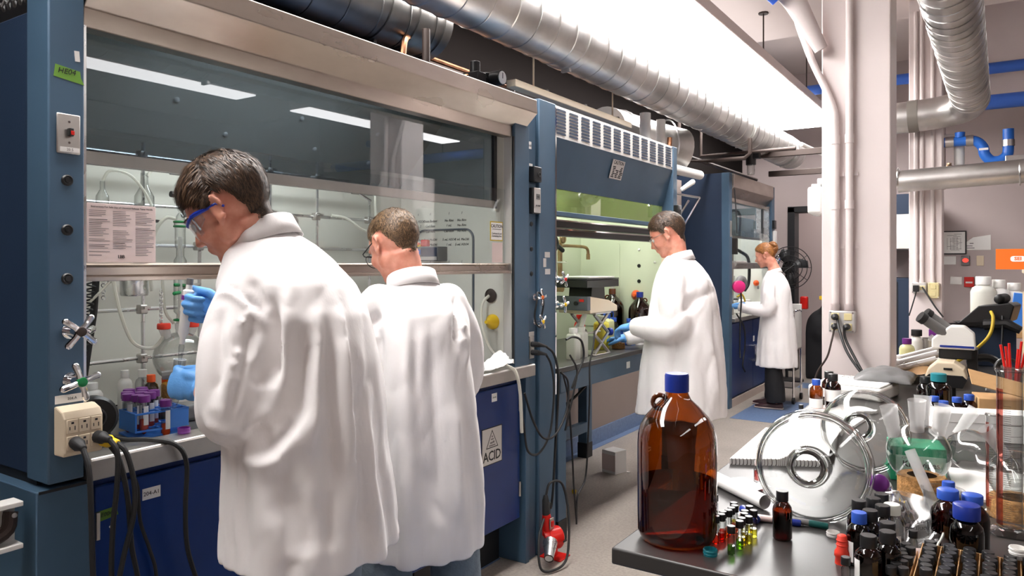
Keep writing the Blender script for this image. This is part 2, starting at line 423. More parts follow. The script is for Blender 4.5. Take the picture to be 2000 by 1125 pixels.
MB().box(DX0-.05, DX0+.04, Y1-.04, Y1+.22, 0, DZ+.05).box(DX1-.04, DX1+.05, Y1-.04, Y1+.22, 0, DZ+.05).box(DX0-.05, DX1+.05, Y1-.04, Y1+.22, DZ-.02, DZ+.06).build('door_frame', 'black_base', dr, bevel=.004)
lf = MB().box(DX1-.085, DX1-.04, Y1+.22, Y1+1.02, .02, DZ-.04).build('door_leaf', 'hood_side_blue', dr, bevel=.003)
MB().cyl((DX1-.15, Y1+.30, 1.03), (DX1-.15, Y1+.94, 1.03), .016).cyl((DX1-.085, Y1+.34, 1.03), (DX1-.15, Y1+.34, 1.03), .012).cyl((DX1-.085, Y1+.9, 1.03), (DX1-.15, Y1+.9, 1.03), .012).build('push_bar', 'chrome', lf)
cor = thing('corridor_light', 'bright strip light in the corridor beyond the doorway', 'light fixture', (-1.9, 11.5, 2.6), world=True)
MB().box(-2.05, -1.75, 10.9, 12.2, 2.62, 2.70).build('housing', 'white_plastic', cor)
MB().box(-2.03, -1.77, 10.95, 12.15, 2.60, 2.622).build('diffuser', emat('corridor_glow', (1, .96, .93), 14.0), cor)

# ------------------------------------------------------------------ strip lights
emat('fixture_glow', (1.0, .965, .945), FIXTURE_GLOW); emat('aisle_glow', (1.0, .965, .945), AISLE_GLOW); emat('up_glow', (1.0, .965, .945), UP_GLOW)
def strip_light(x0, x1, y0, y1, z, label, glow='aisle_glow'):
    t = thing('strip_light', label, 'light fixture', ((x0+x1)/2, (y0+y1)/2, z), world=True, group='suspended strip lights')
    MB().box(x0, x1, y0, y1, z+.012, z+.10).build('housing', 'white_paint', t, bevel=.01)
    MB().box(x0+.01, x1-.01, y0+.01, y1-.01, z, z+.014).build('diffuser', glow, t)
    MB().box(x0+.04, x1-.04, y0+.04, y1-.04, z+.1, z+.106).build('top_diffuser', 'up_glow', t)
    m = MB()
    for k in range(int((y1-y0)/1.6)+1):
        y = y0+.4+k*1.6
        if y < y1: m.cyl((x1-.05, y, z+.1), (x1-.05, y, 3.5 if y < 6.95 else 4.0), .006, n=8).cyl((x1-.05, y, (3.5 if y < 6.95 else 4.0)-.012), (x1-.05, y, 3.5 if y < 6.95 else 4.0), .04, n=10)
    each(m, 'hanger_rod', 'dark_iron', t)
    return t
strip_light(-2.37, -1.58, -.6, 9.3, 3.06, 'very wide white strip light running above the fume hoods', 'fixture_glow')
strip_light(1.55, 1.85, -2.2, .6, 2.95, 'slim strip light hanging nearest over the aisle to the right')
strip_light(1.55, 1.85, 1.5, 4.3, 2.95, 'slim strip light in the middle of the right aisle')
strip_light(1.55, 1.85, 4.9, 7.3, 2.95, 'slim strip light at the far end of the right aisle')

# ------------------------------------------------------------------ columns
def column(x0, x1, y0, y1, label):
    o = MB().box(x0, x1, y0, y1, 0, 3.6).build('wall_column', 'white_paint', bevel=.006); return struct(o, label, 'column')
column(-.706, -.416, 3.70, 3.92, 'square white column nearest the black bench')
column(-.61, -.385, 6.55, 6.77, 'square white column further back beside the microscope')
struct(MB().box(X0, X1, 3.72, 3.9, 3.2, 3.5).build('ceiling_beam', 'ceiling_paint'), 'pale concrete beam over the nearest column', 'beam')
# conduits and outlet boxes on columns
def conduit_set(xs, y, ztop, zbot, r, label, bend=None):
    for i, x in enumerate(xs):
        t = thing('conduit', label[i], 'conduit', (x, y, zbot), world=True, group='painted conduits on the columns')
        if bend and i == 0: path = curve([(x-.20, y+.0, ztop+.2), (x-.19, y, 2.75), (x-.12, y, 2.45), (x-.02, y, 2.2), (x, y, 2.05), (x, y, 1.6), (x, y, zbot)], 6)
        else: path = [(x, y, ztop), (x, y, zbot)]
        MB().tube(path, r, 14).build('pipe', 'white_paint', t)
        m = MB()
        for z in bend or (1.5,): m.cyl((x, y, z-.02), (x, y, z+.02), r*1.22, n=14).cyl((x, y, zbot), (x, y, zbot+.03), r*1.3, n=14)
        each(m, 'coupling', 'white_paint', t)
        each(MB().box(x-r*1.3, x+r*2.2, y+r*.6, y+r*1.2, 1.86-.008, 1.86+.008).box(x-r*1.3, x+r*2.2, y+r*.6, y+r*1.2, 1.52, 1.535), 'strap', 'white_paint', t)
conduit_set((-.642, -.583), 3.678, 3.2, 1.235, .016, ['left painted conduit with an offset bend on the nearest column', 'straight painted conduit beside the bent one on the nearest column'], bend=(1.72, 2.02))
conduit_set((-.56, -.52, -.448), 6.53, 3.4, 1.30, .014, ['left of three thin white conduits on the far column', 'middle of three thin white conduits on the far column', 'right of three thin white conduits on the far column'])
def socket_box(c, w, h, label, mat='label_silver', n=(2, 2)):
    t = thing('outlet_box', label, 'outlet', c, world=True, group='outlet boxes on the columns')
    x, y, z = c
    MB().box(x-w/2, x+w/2, y-.045, y, z-h/2, z+h/2).build('box', mat, t, bevel=.006)
    for i in range(n[0]):
        for k in range(n[1]):
            xx = x+(i-(n[0]-1)/2)*w*.48; zz = z+(k-(n[1]-1)/2)*h*.46
            s = MB().box(xx-.017, xx+.017, y-.049, y-.043, zz-.016, zz+.016).build('socket', 'ivory_plastic', t, bevel=.003)
    m = MB()
    for sx in (-1, 1):
        for sz in (-1, 1): m.cyl((x+sx*w*.42, y-.048, z+sz*h*.42), (x+sx*w*.42, y-.043, z+sz*h*.42), .004, n=8)
    each(m, 'screw', 'chrome', t)
    return t
socket_box((-.612, 3.70, 1.185), .112, .10, 'galvanised four-socket box on the nearest column with cords plugged in')
socket_box((-.537, 6.55, 1.265), .10, .08, 'small socket box on the far column under two conduits', n=(2, 1))
socket_box((-.440, 6.55, 1.245), .075, .12, 'yellowed ivory wall socket on the far column', 'ivory_plastic', (1, 2))

# ================================================================== ducts and services
def spiral_duct(name, path, r, label, mat='galvanised', pitch=.14, n=32, group='spiral air ducts', bands=()):
    """Round sheet-metal duct with the raised lock seam that winds along it."""
    P = [Vector(p) for p in path]
    t = thing(name, label, 'duct', P[0], world=True, group=group)
    MB().tube(P, r, n).build('duct_body', mat, t)
    L = [0]
    for a, b in zip(P, P[1:]): L.append(L[-1]+(b-a).length)
    def at_len(s):
        for i in range(len(P)-1):
            if s <= L[i+1] or i == len(P)-2:
                return P[i].lerp(P[i+1], (s-L[i])/(L[i+1]-L[i])), (P[i+1]-P[i]).normalized()
    u0, w0 = perp((P[1]-P[0]).normalized()); steps = int(L[-1]/pitch*28); pts = []
    for k in range(steps+1):
        s = L[-1]*k/steps; c, d = at_len(s); u = (u0-d*u0.dot(d)).normalized(); w = d.cross(u); a = 2*PI*s/pitch
        pts.append(c+(u*math.cos(a)+w*math.sin(a))*(r+.0008))
    MB().tube(pts, .0042, 4, cap=True).build('lock_seam', mat, t)
    for s in bands:
        c, d = at_len(s); MB().cyl(c-d*.03, c+d*.03, r+.008, n=n).build('band', mat, t)
        u, w = perp(d); MB().obox(c-Vector((0, 0, r+.012)), .06, .02, .02).build('band_clamp', mat, t, bevel=.003)
    return t
spiral_duct('spiral_duct', [(-2.10, -.8, 2.75), (-2.10, 9.2, 2.75)], .175, 'long bright spiral duct running along above the fume hood fronts', pitch=.19, bands=(4.55, 7.9, 9.6))
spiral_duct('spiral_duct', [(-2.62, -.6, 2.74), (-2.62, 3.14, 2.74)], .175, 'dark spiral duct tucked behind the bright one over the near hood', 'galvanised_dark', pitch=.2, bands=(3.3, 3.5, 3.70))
spiral_duct('spiral_duct', [(-.19, -1.0, 2.62), (-.19, 6.15, 2.62)], .118, 'spiral duct crossing overhead above the bench towards the far column', pitch=.11, bands=(3.6,))
eb = thing('duct_elbow', 'smooth galvanised elbow turning the overhead duct left behind the column', 'duct', (-.19, 6.15, 2.62), world=True)
MB().tube(curve([(-.19, 6.1, 2.62), (-.19, 6.22, 2.62), (-.24, 6.35, 2.60), (-.36, 6.40, 2.585), (-.55, 6.40, 2.57), (-1.2, 6.40, 2.55)], 6), .118, 28).build('elbow', 'galvanised', eb)
MB().cyl((-.60, 6.40, 2.568), (-.53, 6.40, 2.571), .122, n=28).build('tape_band', 'duct_tape', eb)
MB().cyl((-.86, 6.40, 2.563), (-.76, 6.40, 2.566), .122, n=28).build('tape_band', 'duct_tape', eb)
# the horizontal branch with mitred elbows
br = thing('branch_duct', 'horizontal galvanised branch duct with mitred elbows in front of the far column', 'duct', (-.5, 6.3, 2.0), world=True)
MB().cyl((-.66, 6.30, 2.07), (.16, 6.30, 2.10), .083, n=24).build('pipe', 'galvanised', br)
MB().tube([(-.66, 6.30, 2.07), (-.74, 6.30, 2.095), (-.80, 6.30, 2.16), (-.82, 6.30, 2.24)], .088, 20).build('elbow', 'aluminium', br)
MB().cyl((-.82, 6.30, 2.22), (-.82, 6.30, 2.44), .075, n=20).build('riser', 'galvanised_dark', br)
MB().tube([(.16, 6.30, 2.10), (.24, 6.28, 2.09), (.30, 6.24, 2.03), (.32, 6.2, 1.94)], .092, 20).build('elbow', 'aluminium', br)
MB().cyl((.32, 6.2, 1.96), (.36, 6.1, .2), .083, n=20).build('downpipe', 'galvanised', br)
m = MB()
for x in (-.655, .10, .155): m.torus((x, 6.30, 2.085), (1, 0, .03), .086, .006, 24, 6)
each(m, 'ridge', 'aluminium', br)
# blue pipe trap and other wall services high up at the far end
bt = thing('blue_drain_trap', 'bright blue plastic drain pipe with a swan-neck trap and steel clamps', 'pipe', (-.2, 8.2, 2.6), world=True)
yy = 8.3
MB().tube(curve([(-.49, yy, 2.62), (-.30, yy, 2.62), (-.21, yy, 2.61), (-.155, yy, 2.55), (-.14, yy, 2.48), (-.09, yy, 2.42), (-.02, yy, 2.415), (.035, yy, 2.46), (.045, yy, 2.54), (.045, yy, 2.70)], 6), .046, 18).build('pipe', 'blue_pipe', bt)
for a, b in (((-.46, yy, 2.62), (-.39, yy, 2.62)), ((-.29, yy, 2.62), (-.23, yy, 2.62)), ((.045, yy, 2.54), (.045, yy, 2.60))): MB().cyl(a, b, .052, n=18).build('clamp', 'steel_dull', bt)
MB().box(-.185, -.11, yy-.052, yy-.044, 2.515, 2.535).build('sticker', 'paper', bt)
MB().lathe([(0, .0), (.04, .0), (.045, .05), (0, .05)], 16, (-.34, yy, 2.655)).build('cleanout_cap', 'blue_pipe', bt)
hd = struct(MB().box(-.70, X1, 8.6, 8.7, 2.98, 4.0).build('wall_soffit', 'white_paint'), 'pale wall panel high above the far bench', 'wall')
struct(MB().box(-.56, -.48, 8.22, 8.7, 2.2, 4.0).build('trim_1', 'white_paint'), 'pale vertical casing beside the blue drain pipe', 'trim')
for i, (p, q, r, l) in enumerate([((-2.6, 8.2, 3.26), (4, 8.2, 3.26), .052, 'upper blue pipe running across under the far ceiling'), ((-.2, 7.5, 2.82), (4, 7.5, 2.82), .062, 'lower and thicker blue pipe running across under the far ceiling')]):
    t = thing('blue_pipe', l, 'pipe', p, world=True, group='blue pipes across the far ceiling'); MB().cyl(p, q, r, n=14).build('pipe', 'blue_strip', t)
    m = MB()
    for x in (-1.5, .35, 2.0):
        if p[0] < x: m.cyl((x, p[1], p[2]), (x, p[1], 4.0), .006, n=6)
    each(m, 'hanger', 'dark_iron', t)
wp = thing('white_pipe_run', 'white insulated pipe with a brass valve below the branch duct', 'pipe', (-.7, 8.0, 2.2), world=True)
MB().cyl((-1.6, 8.2, 2.29), (-.28, 8.2, 2.29), .045, n=14).build('insulation', 'white_plastic', wp)
MB().cyl((-.28, 8.2, 2.29), (.1, 8.2, 2.30), .016, n=10).build('copper_pipe', 'copper', wp)
MB().cyl((-.42, 8.14, 2.29), (-.42, 8.14, 2.40), .02, n=10).ball((-.42, 8.13, 2.36), .03).build('valve', 'brass', wp)
ub = thing('unit_box', 'grey galvanised box hung under the far pipes', 'box', (.2, 8.2, 2.2), world=True)
MB().box(.02, .42, 8.0, 8.4, 2.22, 2.42).box(-.03, .02, 8.05, 8.35, 2.26, 2.38).build('box', 'galvanised', ub, bevel=.006)
wpl = thing('white_pipe_bend', 'thick white insulated pipe bending down behind the blue trap', 'pipe', (-.3, 8.4, 2.5), world=True)
MB().tube(curve([(-.60, 8.42, 2.66), (-.42, 8.42, 2.67), (-.36, 8.42, 2.62), (-.35, 8.42, 2.5), (-.35, 8.42, 2.3)], 5), .045, 14).build('insulation', 'white_plastic', wpl)
# pipework in the shade above the near hood
def pipe(pts, r, mat, label, n=8, smooth=True, group='pipes above the hoods', cat='pipe'):
    t = MB().tube(curve(pts, 5) if smooth else pts, r, n).build('pipe', mat); return tag(t, label, cat, group)
pipe([(-2.72, 2.7, 2.62), (-2.72, 5.0, 2.62)], .014, 'copper', 'topmost copper pipe in the dark gap above the near hood', smooth=False)
pipe([(-2.66, 2.7, 2.54), (-2.66, 5.2, 2.54)], .014, 'copper', 'second copper pipe from the top in the dark gap above the near hood', smooth=False)
pipe([(-2.60, 2.9, 2.47), (-2.60, 5.2, 2.47)], .011, 'dark_iron', 'thin dark iron pipe below the copper pipes above the near hood', smooth=False)
pipe([(-2.5, 2.78, 2.24), (-2.5, 2.80, 2.50), (-2.52, 2.86, 2.60), (-2.6, 3.1, 2.62)], .016, 'copper', 'copper riser bending over beside the pressure regulator')
pipe([(-2.35, 2.98, 2.24), (-2.33, 3.02, 2.38), (-2.30, 3.12, 2.43), (-2.28, 3.3, 2.42), (-2.27, 3.5, 2.43)], .010, 'copper', 'thin bright copper tube looping out of the pressure regulator')
pipe([(-2.55, 2.72, 2.42), (-2.45, 2.80, 2.41), (-2.3, 2.90, 2.40)], .018, 'dark_iron', 'stubby dark iron feed pipe into the pressure regulator')
pipe([(-2.4, 2.86, 2.24), (-2.4, 2.86, 2.62)], .02, 'dark_iron', 'dark vertical pipe beside the pressure regulator', smooth=False)
for i, (x, z, r, mt) in enumerate(((-2.80, 2.42, .022, 'dark_iron'), (-2.76, 2.34, .016, 'copper'), (-2.84, 2.52, .03, 'dark_iron'), (-2.68, 2.30, .02, 'dark_iron'), (-2.9, 2.64, .04, 'dark_iron'))):
    pipe([(x, 2.4, z), (x, 5.4, z)], r, mt, ['thick dark pipe low in the gap above the near hood', 'low copper pipe close to the wall above the near hood', 'dark pipe midway up the wall above the near hood', 'dark pipe just above the hood roof line', 'largest dark pipe high on the wall above the near hood'][i], smooth=False)
rg = thing('pressure_regulator', 'black pressure regulator with a round dial gauge above the near hood', 'regulator', (-2.25, 2.9, 2.3), world=True)
MB().box(-2.34, -2.24, 2.86, 2.93, 2.36, 2.44).cyl((-2.29, 2.9, 2.24), (-2.29, 2.9, 2.50), .028).cyl((-2.29, 3.0, 2.28), (-2.29, 3.0, 2.46), .03).box(-2.32, -2.26, 2.9, 3.0, 2.38, 2.43).build('body', 'black_plastic', rg, bevel=.004)
g = MB().cyl((-2.26, 3.02, 2.43), (-2.20, 3.02, 2.43), .04, n=20).build('gauge', 'black_plastic', rg)
MB().cyl((-2.205, 3.02, 2.43), (-2.196, 3.02, 2.43), .034, n=20).build('dial', 'paper', g)
MB().box(-2.197, -2.195, 3.017, 3.022, 2.425, 2.455).build('needle', 'ink', g)
rg.location.y += .22
bd = thing('square_duct', 'dark galvanised rectangular duct hidden above the middle hood', 'duct', (-2.6, 4.2, 2.4), world=True)
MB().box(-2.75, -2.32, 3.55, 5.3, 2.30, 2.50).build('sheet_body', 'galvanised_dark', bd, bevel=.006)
m = MB()
for y in (3.9, 4.4, 4.9): m.box(-2.76, -2.31, y-.012, y+.012, 2.29, 2.51)
each(m, 'seam_flange', 'galvanised_dark', bd)
rl = MB().box(-2.20, -2.14, 3.28, 4.75, 2.385, 2.425).box(-2.175, -2.165, 3.5, 3.51, 2.42, 2.60).box(-2.175, -2.165, 4.5, 4.51, 2.42, 2.60).build('support_rail', 'beige_plastic', bevel=.004); tag(rl, 'long pale support rail slung above the louvred hood', 'rail')
# the big elbow and services between the middle and far hoods
ed = thing('exhaust_elbow', 'large segmented galvanised elbow between the middle and far hoods', 'duct', (-2.5, 5.7, 2.4), world=True)
MB().tube(curve([(-2.62, 5.3, 2.50), (-2.60, 5.55, 2.50), (-2.5, 5.85, 2.47), (-2.40, 6.02, 2.44), (-2.32, 6.15, 2.42)], 4), .19, 26).build('elbow', 'galvanised', ed)
m = MB()
for c, a in (((-2.60, 5.5, 2.5), (0, 1, 0)), ((-2.53, 5.8, 2.475), (.3, 1, 0)), ((-2.38, 6.02, 2.48), (.6, .7, .1))): m.torus(c, a, .192, .007, 26, 6)
each(m, 'ridge', 'aluminium', ed)
wpv = thing('white_riser', 'pair of white insulated risers behind the louvred hood', 'pipe', (-2.2, 5.2, 2.2), world=True)
MB().cyl((-2.2, 5.12, 2.2), (-2.2, 5.12, 2.56), .04).build('riser', 'white_plastic', wpv); MB().cyl((-2.2, 5.42, 2.3), (-2.2, 5.42, 2.56), .035).build('riser', 'white_plastic', wpv)
MB().cyl((-2.2, 5.1, 2.20), (-2.2, 6.3, 2.22), .04).build('cross_pipe', 'white_plastic', wpv)
pipe([(-2.14, 5.1, 2.30), (-2.14, 5.4, 2.32), (-2.14, 5.44, 2.36), (-2.14, 5.45, 2.42)], .02, 'copper', 'copper pipe elbow between the white risers')
pipe([(-2.45, 6.5, 2.45), (-2.45, 9.0, 2.45)], .02, 'dark_iron', 'dark red service pipe above the far hood', smooth=False)
pipe([(-2.5, 6.6, 3.5), (-2.5, 6.6, 2.40), (-2.2, 6.6, 2.38), (-1.9, 6.6, 2.38), (-1.85, 6.6, 2.42), (-1.85, 6.6, 2.55)], .018, 'dark_iron', 'dark iron pipe stepping across above the far hood', smooth=False)
pipe([(-2.5, 7.2, 3.49), (-2.5, 7.2, 2.52), (-1.60, 7.2, 2.52)], .018, 'dark_iron', 'straight dark iron pipe crossing above the far hood', smooth=False)
for i, (y, z) in enumerate(((7.9, 2.58), (8.6, 2.46))):
    t = MB().box(-2.2, -1.25 + .1*i, y-.025, y+.025, z-.03, z+.03).build('strut_channel', 'dark_iron', bevel=.003)
    tag(t, ['nearer dark steel strut channel hanging past the far hood', 'further and lower dark steel strut channel hanging past the far hood'][i], 'channel', 'strut channels at the far end')
pipe([(-1.7, 7.9, 2.66), (-1.42, 8.7, 2.52)], .022, 'white_plastic', 'white diagonal pipe lying across the strut channels', smooth=False)
rg2 = thing('filter_regulator', 'black filter regulator with a clear bowl above the far hood', 'regulator', (-2.15, 7.7, 2.4), world=True)
MB().cyl((-2.15, 7.7, 2.46), (-2.15, 7.7, 2.62), .05).box(-2.24, -2.06, 7.66, 7.74, 2.52, 2.58).build('body', 'black_plastic', rg2, bevel=.004)
MB().lathe([(0, 2.36), (.035, 2.36), (.04, 2.38), (.04, 2.46)], 14, (-2.15, 7.7, 0)).build('bowl', 'clear_thick', rg2)

# ================================================================== fume hood nearest the camera
XF = -1.92
def plug(x, y, z, parent, r=.014, name='hole_plug'):
    return MB().lathe([(0, .006), (r*.45, .006), (r*.5, .004), (r*.8, .005), (r, .002), (r, -.003)], 18, (x, y, z), frame_on((1, 0, 0))).build(name, 'black_plastic', parent)
def valve(x, y, z, parent, hub='dark_iron', s=1.0, rot=0.0, mat='chrome', nose=True):
    """Service valve: cross handle on a spindle with a coloured index button."""
    fr = frame_on((1, 0, 0)); o = Vector((x, y, z))
    h = MB().cyl(o, o+fr @ Vector((0, 0, .05*s)), .011*s, .008*s, 12).lathe([(0, 0), (.02*s, 0), (.02*s, .006*s), (0, .006*s)], 16, o, fr).build('valve_stem', mat, parent)
    c = o+fr @ Vector((0, 0, .052*s)); m = MB()
    for k in range(4):
        a = rot+k*PI/2; d = fr @ Vector((math.cos(a), math.sin(a), 0)); n = fr @ Vector((0, 0, 1))
        m.tube([c, c+d*.02*s+n*.004*s, c+d*.042*s], [.009*s, .007*s, .0085*s], 10); m.ball(c+d*.042*s, .0085*s, 10, 6)
    m.ball(c, (.013*s,)*3, 12, 8); m.build('valve_handle', mat, h)
    MB().lathe([(0, .014*s), (.011*s, .012*s), (.013*s, .004*s), (0, .0)], 16, c, fr).build('index_button', hub, h)
    return h

h1 = thing('fume_hood', 'near blue fume hood with a wide stainless header and two glass sashes', 'fume hood', (-2.4, 2.0, 0), world=True, group='fume hoods along the wall')
# left side wall, posts
MB().box(-2.80, -2.035, .885, .93, .925, 2.08).build('side_panel', 'hood_side_blue', h1, bevel=.003)
MB().box(-2.03, XF, .88, .965, .915, 2.245).build('corner_post', 'hood_blue', h1, bevel=.004)
MB().box(-2.80, -2.0, .89, .92, .895, .925).build('black_gap_strip', 'black_base', h1)  # black bar modelled as the shadow gap below the side panel
MB().box(-2.10, XF, 2.935, 3.062, .905, 2.24).build('corner_post', 'hood_blue', h1, bevel=.004); MB().box(-2.10, XF, 3.032, 3.062, .0, .90).build('leg_panel', 'hood_blue', h1, bevel=.003)
MB().box(-2.80, -2.035, .895, .93, 2.08, 2.24).build('black_top_plate', 'black_base', h1); MB().tube([(-2.5+.016*i*.5, .885+.006*math.sin(i*1.6), 2.12+.012*math.cos(i*1.6)) for i in range(60)], .004, 6).build('flex_conduit', 'grey_plastic', h1)  # black plate above the side panel
MB().box(-2.10, XF-.012, 3.062, 3.143, .0, 2.24).build('service_strip', 'hood_blue', h1, bevel=.003)
MB().box(-2.80, -2.10, 2.96, 3.14, .88, 2.24).build('side_panel', 'hood_side_blue', h1)
MB().box(-2.03, -1.925, .965, .972, .98, 2.05).build('sash_track', 'aluminium', h1); MB().box(-1.975, -1.93, 2.922, 2.934, .98, 2.05).build('sash_track', 'label_silver', h1)
MB().box(-1.928, -1.922, 2.924, 2.934, .98, 2.05).build('track_gasket', 'black_rubber', h1)
# header: upper apron, undercut, lower apron
def header(x0, ya, yb, prof, name, mat, parent):
    fn = lambda a, b, d: (a, d, b)
    return MB().prism(prof, fn, ya, yb).build(name, mat, parent, smooth=False, bevel=.003)
header(0, .97, 3.045, [(-1.985, 2.245), (-1.865, 2.235), (-1.862, 2.17), (-1.935, 2.10), (-1.935, 2.048), (-1.985, 2.048)], 'header', 'steel_brushed', h1)
MB().box(-2.80, -1.985, .93, 2.96, 2.245, 2.26).build('roof', 'hood_side_blue', h1)
# interior
MB().box(-2.64, -2.62, .97, 2.94, .95, 1.86).build('back_baffle', 'hood_liner', h1)
ub = MB().prism([(-2.62, 1.85), (-2.30, 2.20), (-2.32, 2.22), (-2.645, 1.86)], lambda a, b, d: (a, d, b), .97, 2.94).build('sloped_baffle', 'hood_liner', h1, smooth=False)
for (y, z) in ((1.25, 1.95), (1.55, 2.03), (1.8, 1.95), (2.1, 2.05), (2.25, 1.95), (2.55, 2.05), (2.6, 1.93)):
    x = -2.62+(z-1.85)/.35*.32; MB().ball((x+.004, y, z+.004), .011, 10, 6).build('bolt', 'white_plastic', ub)
MB().box(-2.64, -1.99, .955, .97, .95, 2.2).build('liner_left', 'hood_liner', h1)
lr = MB().box(-2.64, -1.975, 2.920, 2.933, .95, 2.2).build('liner_right', 'hood_liner', h1)
MB().box(-2.32, -1.985, .97, 2.94, 2.19, 2.205).build('liner_top', 'hood_liner', h1)
hl = MB().box(-2.20, -2.00, 1.32, 2.36, 2.150, 2.190).build('light_housing', 'white_plastic', h1)
MB().box(-2.17, -2.03, 1.34, 2.34, 2.138, 2.151).build('light_tube', emat('hood_glow', (.92, .98, 1.0), HOOD_GLOW), hl)
# access panel outline and handwriting on the right liner
def rrect(cx, cz, w, h, r, n=6):
    out = []
    for k, (sx, sz) in enumerate(((1, 1), (-1, 1), (-1, -1), (1, -1))):
        for i in range(n+1):
            a = (k+i/n)*PI/2; out.append((cx+sx*(w/2-r)+r*math.cos(a), cz+sz*(h/2-r)+r*math.sin(a)))
    return out
rp = rrect(-2.33, 1.40, .36, .44, .05)
MB().tube([(x, 2.918, z) for x, z in rp]+[(rp[0][0], 2.918, rp[0][1])], .005, 6, cap=False).build('access_panel_gasket', 'hood_liner_grey', lr)
MB().prism(rrect(-2.33, 1.40, .345, .425, .045), lambda a, b, d: (a, d, b), 2.916, 2.921).build('access_panel', 'hood_liner', lr)
random.seed(3)
for col_i, x in enumerate((-2.50, -2.42, -2.30, -2.22)):
    for row, z in enumerate((1.70, 1.665, 1.64, 1.612, 1.57, 1.545, 1.46, 1.43, 1.405)):
        if row >= 6 and col_i == 0: continue
        s = random.choice(['1 mL', 'Cad Bath', '5 mL H2O4', 'Cad Rins', 'Dose Badger', 'No. 2', 'No Rins', '2 mL MeOH'])
        text_on(s if row % 6 else '1', (x, 2.915, z), (0, -1, 0), .017, 'ink', lr, name='handwriting', shear=.25)
# sashes
us = thing_us = MB().box(-2.015, -2.009, .975, 2.885, 1.745, 2.10).build('upper_sash_pane', 'sash_glass_upper', h1)
MB().box(-2.022, -2.002, .975, 2.905, 1.712, 1.747).build('upper_sash_rail', 'steel_dull', h1, bevel=.002)
MB().box(-2.022, -2.002, 2.885, 2.905, 1.712, 2.10).build('upper_sash_stile', 'dark_grey_plastic', h1)
MB().box(-1.965, -1.959, .975, 2.912, 1.44, 1.80).build('lower_sash_pane', 'sash_glass', h1)
MB().prism([(-1.975, 1.45), (-1.935, 1.452), (-1.928, 1.447), (-1.944, 1.441), (-1.944, 1.420), (-1.925, 1.416), (-1.925, 1.405), (-1.975, 1.405)], lambda a, b, d: (a, d, b), .972, 2.915).build('lower_sash_rail', 'steel_brushed', h1, smooth=False, bevel=.0015)
# the worktop with its stainless nosing
wt = thing('worktop', 'stainless worktop and raised front lip of the near fume hood', 'worktop', (-2.3, 2.0, .9), world=True)
MB().box(-2.62, -2.0, .972, 2.934, .905, .945).build('work_surface', 'epoxy_grey', wt)
MB().prism([(-2.02, .945), (-1.99, .962), (-1.905, .962), (-1.90, .955), (-1.90, .905), (-2.02, .905)], lambda a, b, d: (a, d, b), .97, 3.09).build('front_lip', 'steel_dull', wt, smooth=False, bevel=.003)
# things fixed to the left post
def sticker(y, z, w, h, mat, parent, x=XF, name='sticker', tilt=0.0):
    m = MB(); fr = frame_on((1, 0, 0)) @ Matrix.Rotation(tilt, 3, 'Z'); m.obox(Vector((x+.0006, y, z)), w, h, .0008, fr); return m.build(name, mat, parent)
tp = MB().prism([(-.032, .018), (.026, .010), (.028, -.006), (.036, -.022), (-.036, -.012)], lambda a, b, d: (XF+d, .928+a, 1.918+b), 0, .0008).build('tape_label', 'tape_green', h1, smooth=False)
pl(tp, 'green tape strip reading HE04'); text_on('HE04', (XF+.0012, .922, 1.922), (1, 0, 0), .019, 'ink', tp, shear=.2, depth=.0002)
sticker(.947, 1.965, .012, .026, 'paper', h1, tilt=.08)
sp = MB().box(XF, XF+.006, .897, .953, 1.72, 1.818).build('switch_plate', 'steel_dull', h1, bevel=.003)
MB().box(XF+.006, XF+.02, .920, .931, 1.762, 1.782).build('toggle', 'black_plastic', sp, bevel=.002)
MB().box(XF+.015, XF+.022, .923, .931, 1.765, 1.775).build('toggle_tip', 'red_plastic', sp, bevel=.001)
each(MB().cyl((XF+.005, .925, 1.798), (XF+.008, .925, 1.798), .003, n=8).cyl((XF+.005, .925, 1.747), (XF+.008, .925, 1.747), .003, n=8), 'screw', 'chrome', sp)
MB().box(XF+.006, XF+.007, .904, .950, 1.724, 1.736).build('label_strip', 'paper', sp); text_on('20 5', (XF+.0075, .927, 1.730), (1, 0, 0), .009, 'ink_grey', sp, depth=.0002)
for z in (1.655, 1.533, 1.413): plug(XF, .9235, z, h1)
valve(XF, .928, 1.285, h1, 'dark_iron', rot=.9); valve(XF, .930, 1.163, h1, 'green_clip', rot=.3)
MB().tube(curve([(XF+.05, .95, 1.285), (-1.90, .975, 1.29), (-1.93, .99, 1.28), (-1.99, .99, 1.26)], 5), .006, 8).build('hose_nozzle', 'chrome', h1)
# instruction placard hung on the sash
pc = thing('instruction_placard', 'pale printed instruction sheet hung on the near sash beside the post', 'sign', (-1.94, 1.07, 1.46), world=True)
MB().box(-1.945, -1.942, .982, 1.166, 1.453, 1.606).build('board', 'paper_pink', pc, bevel=.001)
text_on('Instructions For Safe Use of Chemical Exhaust Fume Hoods', (-1.9412, 1.074, 1.597), (1, 0, 0), .0068, 'ink', pc, depth=.0002, name='heading')
random.seed(11)
for c in range(3):
    for k in range(26):
        z = 1.587-k*.0046
        if random.random() < .12 or (c == 1 and k > 22) : continue
        y0 = .987+c*.061; w = .054*random.uniform(.55, 1)
        MB().box(-1.942, -1.9416, y0, y0+w, z-.0007, z+.0007).build('text_line', 'ink' if random.random() < .1 else 'ink_grey', pc)
text_on('LBB', (-1.9412, 1.07, 1.468), (1, 0, 0), .012, 'ink', pc, depth=.0002, spacing=.9, bold=.0002)
